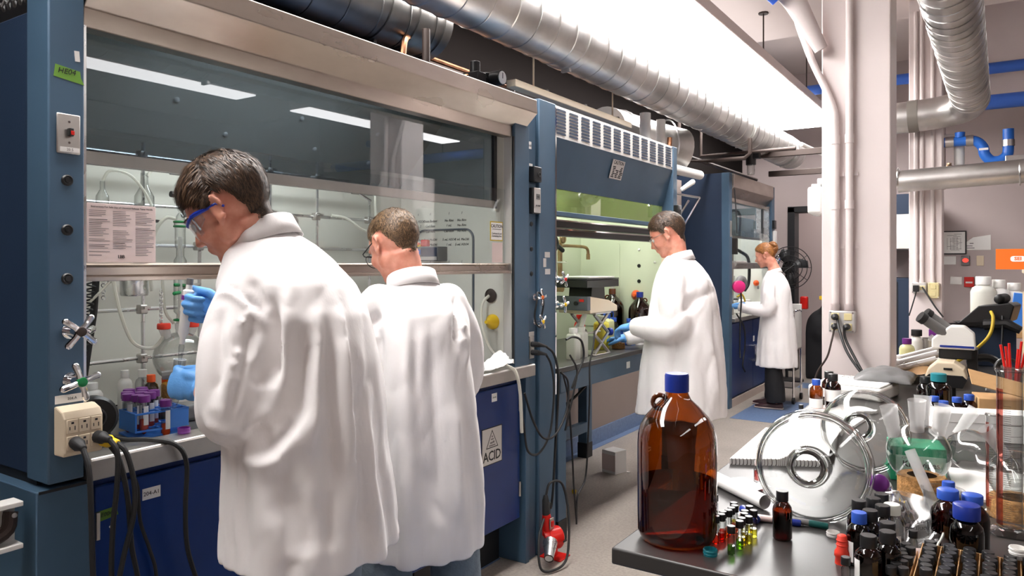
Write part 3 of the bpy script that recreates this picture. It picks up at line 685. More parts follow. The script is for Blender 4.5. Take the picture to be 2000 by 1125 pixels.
# caution signs on the right end of the lower sash
cs = thing('caution_sign', 'yellow bordered CAUTION sign on the right end of the sash glass', 'sign', (-1.955, 2.84, 1.54), world=True)
MB().box(-1.958, -1.956, 2.785, 2.885, 1.555, 1.645).build('border', 'yellow_dim', cs); MB().box(-1.957, -1.9555, 2.790, 2.880, 1.560, 1.640).build('sheet', 'paper', cs)
text_on('CAUTION', (-1.955, 2.836, 1.623), (1, 0, 0), .021, 'ink', cs, depth=.0002, bold=.0003); MB().box(-1.9555, -1.955, 2.80, 2.872, 1.608, 1.610).build('underline', 'ink', cs)
text_on('Cadmium & Lead\nContaining Area', (-1.955, 2.836, 1.584), (1, 0, 0), .0115, 'ink', cs, depth=.0002)
pn = tag(MB().box(-1.958, -1.956, 2.80, 2.884, 1.455, 1.548).build('blank_notice', 'paper_pink'), 'blank pale sheet taped right under the caution sign', 'sign')
# service strip on the right post
XS = XF-.012
sticker(3.085, 2.03, .03, .036, 'paper', h1, x=XS); text_on('160', (XS+.0016, 3.085, 2.028), (1, 0, 0), .017, 'ink', h1, depth=.0002)
sticker(3.095, 1.935, .032, .012, 'paper', h1, x=XS)
ab = MB().box(XS, XS+.035, 3.075, 3.143, 1.85, 1.925).build('alarm_box', 'black_plastic', h1, bevel=.004)
MB().lathe([(.012, .001), (.012, .004), (.007, .004), (.006, 0), (0, 0)], 14, (XS+.035, 3.118, 1.888), frame_on((1, 0, 0))).build('buzzer', 'dark_grey_plastic', ab)
am = MB().box(XS, XS+.022, 3.08, 3.148, 1.695, 1.822).build('airflow_monitor', 'black_plastic', h1, bevel=.003)
MB().box(XS+.022, XS+.026, 3.09, 3.148, 1.70, 1.822).build('face_plate', 'label_silver', am, bevel=.002); MB().box(XS+.026, XS+.0275, 3.104, 3.138, 1.765, 1.792).build('display', 'grey_plastic', am)
text_on('888', (XS+.0278, 3.121, 1.778), (1, 0, 0), .014, 'ink', am, depth=.0002)
each(MB().cyl((XS+.026, 3.107, 1.735), (XS+.028, 3.107, 1.735), .004, n=8).cyl((XS+.026, 3.121, 1.735), (XS+.028, 3.121, 1.735), .004, n=8).cyl((XS+.026, 3.135, 1.735), (XS+.028, 3.135, 1.735), .004, n=8), 'button', 'dark_grey_plastic', am)
for z in (1.645, 1.522, 1.40): plug(XS, 3.10, z, h1, .012)
valve(XS, 3.125, 1.285, h1, 'orange', .85, .1); valve(XS, 3.13, 1.165, h1, 'yellow', .85, .6)
for k, (z) in enumerate((1.105, 1.078)): sticker(3.10, z, .05, .022-.006*k, 'label_silver' if k == 0 else 'paper', h1, x=XS)
op = MB().box(XS, XS+.006, 3.078, 3.118, .985, 1.095).build('outlet_plate', 'steel_dull', h1, bevel=.002)
# coil of black tube hung on the valve
cb = [(XS+.045+.006*math.sin(a*3), 3.10+.036*math.cos(a), 1.225+.085*math.sin(a)) for a in np.linspace(.5*PI, 6.4*PI, 90)]
tag(MB().tube(cb, .0045, 8).build('hose_coil', 'black_rubber'), 'coiled thin black hose hanging between the orange and yellow valves', 'hose')
# things on the right liner wall of the near hood
def lmp(x, z): return (x, 2.931, z)
gr = thing('cable_grommet', 'dark brown round cable grommet in the right wall of the near hood', 'grommet', (-2.10, 2.93, 1.31), world=True)
MB().lathe([(0, 0), (.03, 0), (.034, .006), (.028, .01), (0, .012)], 20, (-2.045, 2.919, 1.297), frame_on((0, -1, 0))).build('disc', 'dark_iron', gr)
yf = thing('spray_nozzle', 'yellow cone-shaped spray nozzle on the right wall of the near hood', 'nozzle', (-2.10, 2.93, 1.18), world=True)
MB().lathe([(0, 0), (.036, 0), (.036, .008), (.022, .03), (.012, .05), (.008, .075), (0, .076)], 22, (-2.035, 2.919, 1.172), frame_on((.15, -1, .05))).build('cone', 'yellow', yf)
for (x, z) in ((-2.0, 1.43), (-2.0, 1.02)): MB().ball((x, 2.919, z), .009, 8, 6).build('bolt', 'white_plastic', lr)

# ------------------------------------------------------------------ base cabinets under the near hood
def base_cabinet(y0, y1, label, hinge_right=False, doors=1):
    t = thing('base_cabinet', label, 'cabinet', (-2.3, (y0+y1)/2, 0), world=True, group='blue base cabinets under the near hood')
    MB().box(-2.75, -1.965, y0, y1, .22, .90).build('carcass', 'cabinet_blue', t)
    MB().box(-2.70, -2.07, y0, y1, .0, .22).build('plinth', 'black_base', t)
    w = (y1-y0)/doors
    for k in range(doors):
        a, b = y0+k*w+.004, y0+(k+1)*w-.004
        d = MB().box(-1.965, -1.945, a, b, .225, .875).build('door', 'cabinet_blue', t, bevel=.003)
        hy = b-.005 if hinge_right else a+.005
        each(MB().cyl((-1.942, hy, .33), (-1.942, hy, .40), .006, n=8).cyl((-1.942, hy, .74), (-1.942, hy, .81), .006, n=8), 'hinge', 'steel_dull', d)
        MB().box(-1.945, -1.94, (a if hinge_right else b)-.004, (a if hinge_right else b)+.004, .5, .62).build('edge_pull', 'black_base', d)
    return t
c1 = base_cabinet(1.0, 1.72, 'near blue base cabinet carrying the 204-A1 label')
c2 = base_cabinet(1.73, 2.38, 'middle blue base cabinet hidden behind the two men')
c3 = base_cabinet(2.39, 3.02, 'blue base cabinet with the ACID warning plate', hinge_right=True)
ep = thing('end_panel', 'steel blue end panel at the foot of the near hood', 'panel', (-2.3, .93, 0), world=True)
MB().box(-2.75, -1.935, .86, .995, .0, .90).build('panel', 'hood_blue', ep, bevel=.003)
MB().box(-1.935, -1.933, .865, .985, .893, .90).build('edge_strip', 'black_base', ep)
XD = -1.945
def lab(y, z, w, h, s, size, parent, mat='paper', tilt=0.0):
    o = MB().obox((XD+.0008, y, z), .001, w, h, Matrix.Rotation(tilt, 3, 'X')).build('label_plate', mat, parent)
    if s: text_on(s, (XD+.0016, y, z), (1, 0, 0), size, 'ink', o, depth=.0002)
    return o
lab(1.155, .823, .052, .031, '204-A1', .0155, c1)
tg = MB().prism([(-.028, .010), (.026, .014), (.032, -.010), (-.024, -.017)], lambda a, b, d: (XD+d, 1.032+a, .800+b), 0, .0008).build('tape_label', 'tape_green_dark', c1, smooth=False)
text_on('E004', (XD+.0014, 1.032, .799), (1, 0, 0), .015, 'ink', tg, depth=.0002, shear=.2)
MB().obox((XD+.0008, 1.048, .765), .001, .016, .010, Matrix.Rotation(.7, 3, 'X')).build('paper_scrap', 'paper', c1)
lab(2.80, .837, .042, .038, '204-B2', .0105, c3)
ac = MB().box(XD, XD+.0012, 2.700, 2.862, .535, .705).build('acid_plate', 'ink', c3)
MB().box(XD+.001, XD+.0018, 2.704, 2.858, .539, .701).build('acid_field', 'label_silver', ac)
text_on('ACID', (XD+.0022, 2.781, .573), (1, 0, 0), .062, 'ink', ac, depth=.0002, bold=.0009, spacing=.95)
MB().prism([(-.048, 0), (.048, 0), (0, .082)], lambda a, b, d: (XD+d, 2.781+a, .611+b), .0018, .0021).build('triangle_border', 'ink', ac, smooth=False)
MB().prism([(-.041, .004), (.041, .004), (0, .074)], lambda a, b, d: (XD+d, 2.781+a, .611+b), .0021, .0023).build('triangle_field', 'label_silver', ac, smooth=False)
for k, (yy, zz, w, h) in enumerate(((2.781, .622, .05, .006), (2.774, .634, .02, .008), (2.792, .636, .014, .010), (2.782, .650, .022, .006), (2.781, .662, .010, .008))):
    MB().box(XD+.0023, XD+.0025, yy-w/2, yy+w/2, zz-h/2, zz+h/2).build('hazard_symbol', 'ink_grey', ac)
# conduit channel at the very left
tr = thing('cable_trunking', 'open white steel cable trunking end at the lower left', 'trunking', (-1.95, .8, .75), world=True)
m = MB().prism([(0, 0), (.10, 0), (.10, .012), (.012, .012), (.012, .10), (.10, .10), (.10, .112), (0, .112)], lambda a, b, d: (-1.99+a*.5, .745+d, .775+b), -.3, .09)
m.build('channel', 'white_plastic', tr, bevel=.002, smooth=False)
MB().tube(curve([(-1.98, .5, .84), (-1.97, .70, .80), (-1.96, .80, .815), (-1.97, .82, .86)], 5), .016, 10).build('cable', 'dark_iron', tr)
each(MB().lathe([(0, 0), (.006, 0), (.005, .004), (0, .005)], 10, (-1.94, .815, .858), frame_on((1, 0, 0))), 'screw', 'steel_dull', tr)
# ------------------------------------------------------------------ six-way outlet tap on the post
ot = thing('outlet_tap', 'beige six-way outlet tap plugged in at the foot of the near post', 'outlet', (XF, .93, 1.0), world=True)
MB().prism([(0, .0), (.045, .0), (.05, .01), (.05, .092), (.040, .108), (.012, .118), (0, .118)], lambda a, b, d: (XF+a, d, .985+b), .892, .985).build('shell', 'beige_plastic', ot, smooth=False, bevel=.004)
for r in range(2):
    for c in range(3):
        y = .911+c*.028; z = 1.058-r*.040
        s = MB().box(XF+.049, XF+.0525, y-.013, y+.013, z-.017, z+.017).build('socket', 'beige_plastic', ot, bevel=.002)
        each(MB().box(XF+.0525, XF+.0530, y-.0075, y-.0055, z-.008, z).box(XF+.0525, XF+.0530, y+.0045, y+.0065, z-.009, z+.001).box(XF+.0525, XF+.0530, y-.003, y+.003, z+.006, z+.011), 'slot', 'ink', s)
MB().box(XF, XF+.001, .895, .965, 1.108, 1.128).build('rating_label', 'paper', ot); text_on('204 A', (XF+.0014, .935, 1.118), (1, 0, 0), .009, 'ink', ot, depth=.0002)
def plugged_cord(name, p0, d, pts, label, r=.0065, plugmat='black_rubber', group='black power cords at the near hood'):
    t = thing(name, label, 'power cord', p0, world=True, group=group); p0 = Vector(p0); d = Vector(d)
    MB().tube([p0, p0+d*.022, p0+d*.030, p0+d*.05], [.015, .016, .011, .008], 12).build('plug', plugmat, t, bevel=.002)
    MB().tube(curve([p0+d*.045]+pts, 7), r, 9).build('cord', 'black_rubber', t); return t
zq = 1.020
plugged_cord('mains_lead', (XF+.052, .916, zq), (.95, -.05, -.2), [(XF+.12, .915, .96), (XF+.125, .918, .85), (XF+.12, .925, .70), (XF+.11, .945, .55), (XF+.10, .965, .35), (XF+.06, .98, .02)], 'leftmost black cord dropping from the outlet tap')
plugged_cord('mains_lead', (XF+.052, .968, zq+.004), (.9, .2, -.1), [(XF+.11, .988, .985), (XF+.112, .985, .90), (XF+.10, .982, .80), (XF+.09, .985, .66), (XF+.08, 1.01, .45), (XF+.05, 1.02, .02)], 'black cord from the right socket of the outlet tap falling straight')
plugged_cord('mains_lead', (XF+.052, .982, zq-.008), (.9, .3, -.1), [(XF+.112, 1.01, .98), (XF+.12, 1.025, .90), (XF+.115, 1.025, .82), (XF+.105, 1.005, .72), (XF+.095, .99, .60), (XF+.085, 1.0, .45), (XF+.06, 1.03, .02)], 'black cord bowing right below the yellow plug then back left', plugmat='yellow')
tag(MB().tube(curve([(XF+.06, .995, 1.0), (XF+.09, 1.005, .96), (XF+.10, 1.02, .86), (XF+.09, 1.035, .74), (XF+.08, 1.06, .62), (XF+.07, 1.065, .45), (XF+.05, 1.06, .02)], 7), .0065, 9).build('mains_lead', 'black_rubber'), 'black cord bowing out to the right of the outlet tap', 'power cord', 'black power cords at the near hood')
tag(MB().tube(curve([(-1.945, 1.11, .87), (-1.935, 1.112, .84), (-1.93, 1.115, .76), (-1.93, 1.14, .68), (-1.93, 1.16, .60), (-1.93, 1.16, .45), (-1.93, 1.16, .02)], 7), .005, 8).build('mains_lead', 'black_rubber'), 'thin black cord hanging flat against the near cabinet door', 'power cord', 'black power cords at the near hood')
tag(MB().tube(curve([(-2.02, 1.075, .985), (-1.98, 1.10, .975), (-1.93, 1.145, .972), (-1.885, 1.19, .955), (-1.875, 1.215, .90), (-1.88, 1.215, .78), (-1.885, 1.225, .66), (-1.89, 1.27, .50), (-1.89, 1.28, .3), (-1.90, 1.28, .02)], 7), .0065, 9).build('mains_lead', 'black_rubber'), 'thick black cord running over the steel lip from the black motor', 'power cord', 'black power cords at the near hood')

# ================================================================== louvred hood in the middle
h2 = thing('fume_hood', 'middle blue fume hood with a louvred white vent grille and green-lit interior', 'fume hood', (-2.3, 4.2, 0), world=True, group='fume hoods along the wall')
MB().box(-2.70, XF+.005, 3.148, 3.31, .0, 2.27).build('corner_post', 'hood_blue', h2, bevel=.005)
MB().box(XF+.005, XF+.009, 3.300, 3.312, .78, 2.25).build('edge_trim', 'chrome', h2)
MB().box(-2.70, XF, 4.955, 5.03, .74, 2.27).build('corner_post', 'hood_blue', h2, bevel=.004)
MB().box(-2.70, XF-.05, 3.31, 4.955, 2.26, 2.275).build('roof', 'hood_side_blue', h2)
lv = MB().box(XF-.02, XF-.006, 3.31, 4.955, 2.105, 2.268).build('louvre_panel', 'white_plastic', h2, bevel=.002)
sl = MB().prism([(-.048, -.0045), (.048, -.0045), (.048, .001), (.042, .0055), (-.042, .0055), (-.048, .001)], lambda a, b, d: (d, a, b), 0, .004).mesh('louvre', smooth=False); sl.materials.append(M['hood_side_blue'])
for c in range(12):
    for r in range(8):
        o = link('louvre', sl, None, lv); o.location = (XF-.0072, 3.385+c*.1355, 2.128+r*.0172)
each(MB().cyl((XF-.007, 3.325, 2.12), (XF-.003, 3.325, 2.12), .005, n=8).cyl((XF-.007, 4.94, 2.12), (XF-.003, 4.94, 2.12), .005, n=8).cyl((XF-.007, 4.94, 2.255), (XF-.003, 4.94, 2.255), .005, n=8), 'screw', 'black_plastic', lv)
MB().prism([(XF-.006, 2.105), (XF-.075, 1.853), (XF-.09, 1.853), (XF-.03, 2.105)], lambda a, b, d: (a, d, b), 3.31, 4.955).build('sloped_front', 'hood_blue', h2, smooth=False)
np_ = thing('warning_plate', 'dark printed warning plate stuck below the louvres', 'sign', (XF-.01, 4.12, 2.02), world=True)
fr = frame_on((.26, 0, -.07).__class__((.964, 0, -.264)))
cc = Vector((XF-.012, 4.095, 2.060)); dn = fr @ Vector((0, -1, 0)); nn = fr @ Vector((0, 0, 1))
pb = MB().obox(cc+dn*.045+nn*.003, .165, .115, .002, fr).build('plate', 'label_silver', np_)
text_on('CAUTION', cc+dn*.004+nn*.0045, nn, .03, 'ink', np_, up=fr @ Vector((0, 1, 0)), depth=.0002, bold=.0006)
random.seed(5)
for r in range(7):
    for c in range(3):
        if random.random() < .85:
            q = cc+dn*(.03+r*.010)+nn*.0045+fr @ Vector((-.05+c*.05+random.uniform(-.006, .006), 0, 0)); MB().obox(q, random.uniform(.02, .042), .0066, .0006, fr).build('print_block', 'ink', np_)
gp = MB().box(XF-.085, XF-.079, 3.315, 4.95, 1.725, 1.86).build('upper_pane', 'sash_glass_green', h2)
MB().box(XF-.10, XF-.05, 3.312, 4.953, 1.705, 1.73).build('sash_head_rail', 'hood_blue', h2, bevel=.003)
for k, z in enumerate((1.663, 1.615)):
    MB().box(XF-.12+.02*k, XF-.06+.012*k, 3.312, 4.953, z-.018, z+.018).build('sash_track_bar', 'black_plastic', h2, bevel=.003)
    MB().box(XF-.062+.012*k, XF-.056+.012*k, 3.312, 4.953, z+.016, z+.023).build('bar_bright_strip', 'chrome', h2)
MB().box(-2.66, -2.64, 3.31, 4.955, .912, 2.0).build('back_baffle', 'hood_liner_green', h2)
l2 = MB().box(-2.64, -2.0, 4.94, 4.955, .912, 2.2).build('liner_right', 'hood_liner_green', h2)
MB().box(-2.64, -2.0, 3.31, 3.325, .912, 2.2).build('liner_left', 'hood_liner_green', h2)
MB().box(-2.64, -2.02, 3.31, 4.955, 2.19, 2.205).build('liner_top', 'hood_liner_green', h2)
MB().box(-2.35, -2.15, 3.6, 4.7, 2.175, 2.192).build('light_tube', emat('hood_glow_green', (.95, 1.0, .86), HOOD_GLOW*.9), h2)
MB().box(-2.0, -1.935, 4.935, 4.956, .90, 1.61).build('jamb', 'beige_plastic', h2, bevel=.002); MB().box(-1.955, -1.94, 4.925, 4.936, .90, 1.61).build('jamb_gasket', 'black_rubber', h2)
MB().prism(rrect(-2.47, 1.30, .30, .62, .03), lambda a, b, d: (a, d, b), 4.934, 4.941).build('access_panel', 'hood_liner_green', l2)
for (x, z) in ((-2.17, 1.435), (-2.17, 1.325)): MB().lathe([(0, 0), (.013, 0), (.013, .004), (0, .004)], 14, (x, 4.94, z), frame_on((0, -1, 0))).build('hole_plug', 'black_plastic', l2)
for (x, z) in ((-2.17, 1.55), (-2.05, 1.46), (-2.05, 1.19)): MB().ball((x, 4.94, z), .010, 10, 6).build('bolt', 'white_plastic', l2)
ab = MB().box(XF, XF+.035, 4.96, 5.03, 1.78, 1.86).build('alarm_box', 'black_plastic', h2, bevel=.004)
MB().lathe([(.012, .001), (.012, .004), (.007, .004), (.006, 0), (0, 0)], 14, (XF+.035, 5.0, 1.82), frame_on((1, 0, 0))).build('buzzer', 'dark_grey_plastic', ab)
MB().box(XF, XF+.02, 4.965, 5.02, 1.60, 1.745).build('airflow_monitor', 'label_silver', h2, bevel=.003)
XP = XF+.005
for (y, z, a) in ((3.225, 1.495, 0), (3.20, 1.455, 1), (3.228, 1.41, 0)): MB().box(XP, XP+.001, y-(.014 if a else .025), y+(.014 if a else .025), z-(.022 if a else .014), z+(.022 if a else .014)).build('sticker', 'label_silver', h2)
# stand of the louvred hood
st = thing('hood_bench', 'black-topped blue steel bench carrying the louvred hood', 'bench', (-2.3, 4.2, 0), world=True)
MB().box(-2.66, -1.90, 3.312, 5.03, .884, .912).build('benchtop', 'epoxy_black', st, bevel=.004)
MB().box(-1.945, -1.915, 3.36, 5.02, .775, .883).build('apron', 'hood_blue', st, bevel=.003)
MB().box(-2.66, -2.63, 3.36, 5.02, .775, .883).build('apron', 'hood_blue', st)
for (x, y) in ((-1.955, 3.395), (-1.955, 4.98), (-2.62, 3.395), (-2.62, 4.98)):
    l = MB().box(x-.04, x+.035, y-.05, y+.035, .11, .775).build('leg', 'hood_blue', st, bevel=.004); MB().box(x-.042, x+.037, y-.052, y+.037, 0, .11).build('rubber_foot', 'black_base', l)
MB().box(-2.63, -2.58, 3.44, 4.94, .20, .27).build('stretcher', 'hood_blue', st); MB().box(-2.58, -1.99, 3.375, 3.41, .20, .27).build('stretcher', 'hood_blue', st)
MB().box(XF+.005, XF+.006, 4.17, 4.22, .81, .85).build('label_plate', 'paper', st)
wbk = MB().box(-2.80, -2.74, 3.15, 7.3, 0, 2.3).build('wall_hood_backing', 'wall_underhood_darkened'); struct(wbk, 'grey mauve wall behind and below the louvred hood', 'wall')
MB().lathe([(0, 0), (.055, 0), (.055, .004), (0, .004)], 20, (-2.739, 4.43, .55), frame_on((1, 0, 0))).build('pipe_hole', 'black_base', wbk)
MB().box(-2.739, -2.725, 3.15, 7.3, 0, .12).build('skirting_board', 'floor_blue', wbk)
# arms at the right end of the louvred hood
hk = thing('chrome_hook_arms', 'pair of chrome swing arms sticking out behind the louvred hood', 'bracket', (-1.95, 5.04, 1.8), world=True)
each(MB().cyl((-1.93, 5.026, 1.62), (-1.80, 5.16, 1.92), .008, n=8).cyl((-1.95, 5.026, 1.72), (-1.86, 5.10, 1.90), .008, n=8).cyl((-1.95, 5.026, 1.95), (-1.80, 5.16, 1.92), .008, n=8), 'arm', 'chrome', hk)
MB().capsule((-1.90, 5.08, 1.98), (-1.84, 5.12, 2.03), .016, .02).build('lamp_head', 'white_plastic', hk)

# ================================================================== far hood
X3 = -2.27
h3 = thing('fume_hood', 'far blue fume hood where the woman stands', 'fume hood', (-2.6, 8.25, 0), world=True, group='fume hoods along the wall')
MB().box(-3.0, X3-.04, 7.38, 7.42, .0, 2.36).build('side_panel', 'hood_side_blue', h3)
MB().box(X3-.08, X3, 7.37, 7.46, .0, 2.36).build('corner_post', 'hood_blue', h3, bevel=.004)
MB().box(X3-.08, X3, 9.0, 9.13, .0, 2.36).build('corner_post', 'hood_blue', h3, bevel=.004); MB().box(-3.0, X3-.08, 9.05, 9.12, .0, 2.36).build('side_panel', 'hood_side_blue', h3)
header(0, 7.46, 9.0, [(X3-.06, 2.36), (X3+.02, 2.355), (X3+.02, 2.22), (X3-.06, 2.13), (X3-.06, 2.09), (X3-.10, 2.09), (X3-.10, 2.36)], 'header', 'steel_brushed', h3)
MB().box(-3.0, X3-.06, 7.4, 9.1, 2.345, 2.36).build('roof', 'hood_side_blue', h3)
MB().box(-2.96, -2.94, 7.42, 9.05, .90, 2.3).build('back_baffle', 'hood_liner', h3)
lr3 = MB().box(-2.94, X3-.1, 9.0, 9.05, .90, 2.3).build('liner_right', 'hood_liner', h3)
MB().box(-2.94, X3-.1, 7.42, 7.44, .90, 2.3).build('liner_left', 'hood_liner', h3); MB().box(-2.94, X3-.08, 7.42, 9.0, 2.2, 2.22).build('liner_top', 'hood_liner', h3)
MB().box(-2.6, X3-.14, 7.7, 8.8, 2.175, 2.2).build('light_tube', 'hood_glow', h3)
MB().box(X3-.10, X3-.094, 7.47, 8.93, 1.74, 2.12).build('upper_sash_pane', 'sash_glass_upper', h3); MB().box(X3-.06, X3-.054, 7.47, 8.95, 1.46, 1.80).build('lower_sash_pane', 'sash_glass', h3)
MB().box(X3-.10, X3-.085, 7.47, 8.97, 1.72, 1.745).build('upper_sash_rail', 'steel_dull', h3)
MB().box(X3-.075, X3-.02, 7.462, 8.998, 1.395, 1.46).build('lower_sash_rail', 'steel_dull', h3, bevel=.003)
MB().box(X3-.10, X3-.02, 8.95, 8.985, .95, 2.12).build('sash_track', 'aluminium', h3); MB().box(X3-.10, X3-.085, 8.92, 8.95, 1.74, 2.12).build('upper_sash_stile', 'dark_grey_plastic', h3)
MB().lathe([(0, 0), (.034, 0), (.034, .01), (.018, .04), (0, .05)], 18, (-2.45, 8.998, 1.22), frame_on((0, -1, 0))).build('spray_nozzle', 'orange_rubber', lr3)
plug(-2.5, 9.0, 1.85, lr3, .018)
MB().box(X3, X3+.03, 9.01, 9.09, 1.86, 1.96).build('alarm_box', 'black_plastic', h3); MB().box(X3, X3+.03, 9.04, 9.12, 1.58, 1.84).build('airflow_monitor', 'white_plastic', h3, bevel=.004)
MB().box(X3, X3+.004, 7.39, 7.44, 1.72, 1.88).build('switch_plate', 'steel_dull', h3)
for z, c in ((1.5, 'blue_cap'), (1.33, 'red_plastic')): valve(X3, 9.09, z, h3, c, 1.1, .4)
w3 = thing('worktop', 'steel worktop of the far fume hood', 'worktop', (-2.5, 8.2, .85), world=True)
MB().box(-2.94, X3+.03, 7.47, 9.0, .86, .90).build('slab', 'steel_dull', w3, bevel=.004)
b3 = thing('base_cabinet', 'glossy blue base cabinet under the far hood with a bar handle', 'cabinet', (-2.5, 8.2, 0), world=True)
MB().box(-2.94, X3-.03, 7.47, 9.0, .0, .855).build('carcass', 'cabinet_blue', b3)
for k in range(2):
    d = MB().box(X3-.03, X3-.008, 7.48+k*.76, 8.23+k*.76, .10, .84).build('door', 'cabinet_blue', b3, bevel=.003)
    y = 8.19-k*-.09
    MB().tube([(X3-.008, y, .40), (X3+.03, y, .40), (X3+.03, y, .56), (X3-.008, y, .56)], .007, 8).build('handle', 'chrome', d)
MB().box(X3-.008, X3-.006, 8.24, 8.29, .60, .66).build('label_plate', 'paper', b3)
MB().box(X3-.03, X3-.004, 7.47, 9.0, .0, .08).build('plinth', 'sole', b3)

# ================================================================== people
def smoothstep(a, b, x):
    t = np.clip((x-a)/(b-a), 0, 1); return t*t*(3-2*t)

def head_solids(mb, C, Rm, s=1.0, female=False):
    """Skull, face, ears in a head frame (x forward, y left, z up) placed at C."""
    def P(x, y, z): return Vector(C)+Rm @ Vector((x*s, y*s, z*s))
    def B(c, r, rot=None): mb.ball(P(*c), tuple(q*s for q in r), 20, 14, Rm @ rot if rot else Rm)
    B((-.014, 0, .028), (.100, .077, .092)); B((.022, 0, .020), (.072, .070, .082))
    B((.034, 0, -.030), (.060, .059, .080)); B((.036, 0, -.076), (.050, .049, .042)); B((.066, 0, -.100), (.026, .028, .020))
    for y in (-1, 1):
        B((.058, .036*y, -.030), (.032, .026, .030)); B((.010, .052*y, -.055), (.030, .016, .036))
        B((.079, .031*y, .018), (.016, .024, .010))
        # ear: rim, lobe, bowl
        rim = [P(-.004+.017*math.cos(a)-.006, y*(.079+.010*(math.cos(a+.3)*-.5+.6)), -.006+.030*math.sin(a)) for a in np.linspace(-2.2, 3.2, 14)]
        mb.tube(rim, .0058*s, 8); [mb.ball(q, .0058*s, 8, 6) for q in (rim[0], rim[-1])]
        B((-.008, .078*y, -.006), (.015, .0045, .027)); B((.002, .076*y, -.036), (.009, .007, .010)); B((.004, .074*y, .0), (.008, .012, .018))
    mb.tube([P(.086, 0, .012), P(.098, 0, -.012), P(.108, 0, -.032)], [.008*s, .010*s, .013*s], 12)
    B((.108, 0, -.034), (.014, .013, .011)); [B((.096, .011*y, -.037), (.012, .009, .008)) for y in (-1, 1)]
    B((.086, 0, -.062), (.016, .023, .008)); B((.084, 0, -.073), (.015, .020, .008)); B((.078, 0, -.05), (.016, .022, .016))

HAIRLINE = [(0, .52), (35, .46), (55, .30), (68, .06), (78, -.16), (86, -.20), (92, .10), (108, .08), (120, -.45), (135, -.78), (155, -.88), (180, -.90)]
def in_hair(d, nape=0.0, fringe=0.0):
    az = math.degrees(math.atan2(abs(d[1]), d[0]))
    z = np.interp(az, [a for a, _ in HAIRLINE], [b for _, b in HAIRLINE])
    if az > 118: z += nape
    if az < 60: z -= fringe
    return d[2]-z
def hair_mesh(body, C, Rm, s, n, length, seed, nape=0.0, fringe=0.0, thick=.012, comb=(.35, 0, -.8), lift=.5, bun=False):
    """A cap of hair with thousands of fine locks standing on it."""
    rng = random.Random(seed); mb = MB(); C = Vector(C); cen = Vector((-.012, 0, .028)); rad = (.101, .0785, .095)
    me_b = body.data; bvh = BVHTree.FromPolygons([v.co for v in me_b.vertices], [p.vertices[:] for p in me_b.polygons]); memo = {}
    def surf(d, e):
        q = Vector((d.x*rad[0], d.y*rad[1], d.z*rad[2])); re = q.length; u = q/re; key = (round(d.x, 2), round(d.y, 2), round(d.z, 2))
        if key not in memo:       # follow the real skull and nape below the cap
            o = C+Rm @ ((cen+u*.30)*s); h = bvh.ray_cast(o, -(Rm @ u)); rr = re
            if h[0] is not None:
                rh = (h[0]-(C+Rm @ (cen*s))).length/s; az = math.degrees(math.atan2(abs(d.y), d.x)); hi = 1.55 if (az > 122 and d.z < .1) else 1.05; rr = min(max(rh, re*.97), re*hi)
            memo[key] = rr
        return cen+u*(memo[key]+e)
    W = lambda p: C+Rm @ (p*s)
    nu, nv = 96, 60; V = {}
    for i in range(nu):
        for j in range(nv+1):
            a = 2*PI*i/nu; p = -PI/2+PI*j/nv
            d = Vector((math.cos(p)*math.cos(a), math.cos(p)*math.sin(a), math.sin(p)))
            k = in_hair(d, nape, fringe)
            e = thick*min(1, max(0, k/.22))**.6 + .004*noise.noise(d*9+Vector((seed, 0, 0)))+.003*noise.noise(Vector((d.x*9, d.y*26, d.z*16+seed))) if k > 0 else -.004
            if k > 0: e *= (.55+.45*min(1, max(0, d.z+.6)))
            V[i, j] = (W(surf(d, e)), k)
    idx = {}; vs = []
    for key, (p, k) in V.items(): idx[key] = len(vs); vs.append(p)
    fs = []
    for i in range(nu):
        for j in range(nv):
            q = [(i, j), ((i+1) % nu, j), ((i+1) % nu, j+1), (i, j+1)]
            if max(V[t][1] for t in q) > 0: fs.append(tuple(idx[t] for t in q))
    mb.add(vs, fs)
    cnt = 0
    while cnt < n:
        d = Vector((rng.gauss(0, 1), rng.gauss(0, 1), rng.gauss(0, 1))).normalized()
        k = in_hair(d, nape, fringe)
        if k < -.02+rng.random()*.03: continue
        cnt += 1
        env = .5+.5*min(1, max(0, k/.3)); top = min(1, max(0, d.z+.5))
        L = length*(.45+.55*top)*rng.uniform(.7, 1.15)*(.6+.4*env)
        nrm = Vector((d.x/rad[0], d.y/rad[1], d.z/rad[2])).normalized()
        cd = Vector(comb)+Vector((0, d.y*.5, 0)); 
        if d.x < -.1: cd = Vector((comb[0]*-.2, d.y*.4, -1))
        sw = noise.noise_vector(d*4+Vector((seed*3.1, 0, 0)))*.55
        tn = cd+sw; tn = tn-nrm*tn.dot(nrm); tn = tn.normalized() if tn.length > 1e-4 else Vector((1, 0, 0))
        side = nrm.cross(tn); w = .0013*rng.uniform(.7, 1.6); p = surf(d, thick*.95*env*(.55+.45*min(1, max(0, d.z+.6)))); pts = []
        up = lift*rng.uniform(.4, 1.3)*(.35+.65*top)*(.7+.9*noise.noise(d*7+Vector((0, seed, 0))))
        for q in range(4):
            pts.append((p, w*(1-.28*q))); p = p+(tn*(1-.12*q)+nrm*(up*(.55-.42*q)))*L/3
        b = len(mb.v); vv = []
        for (pp, ww) in pts: vv += [W(pp-side*ww), W(pp+side*ww)]
        mb.add(vv, [(2*q, 2*q+1, 2*q+3, 2*q+2) for q in range(3)])
    me = bpy.data.meshes.new('hair'); me.from_pydata(mb.v, [], mb.f); finish(me, True, 80)
    k0 = len(fs)
    mi = [0]*k0
    for _ in range(n): mi += [rng.choice((0, 1, 1, 2))]*3
    me.polygons.foreach_set('material_index', mi); return me

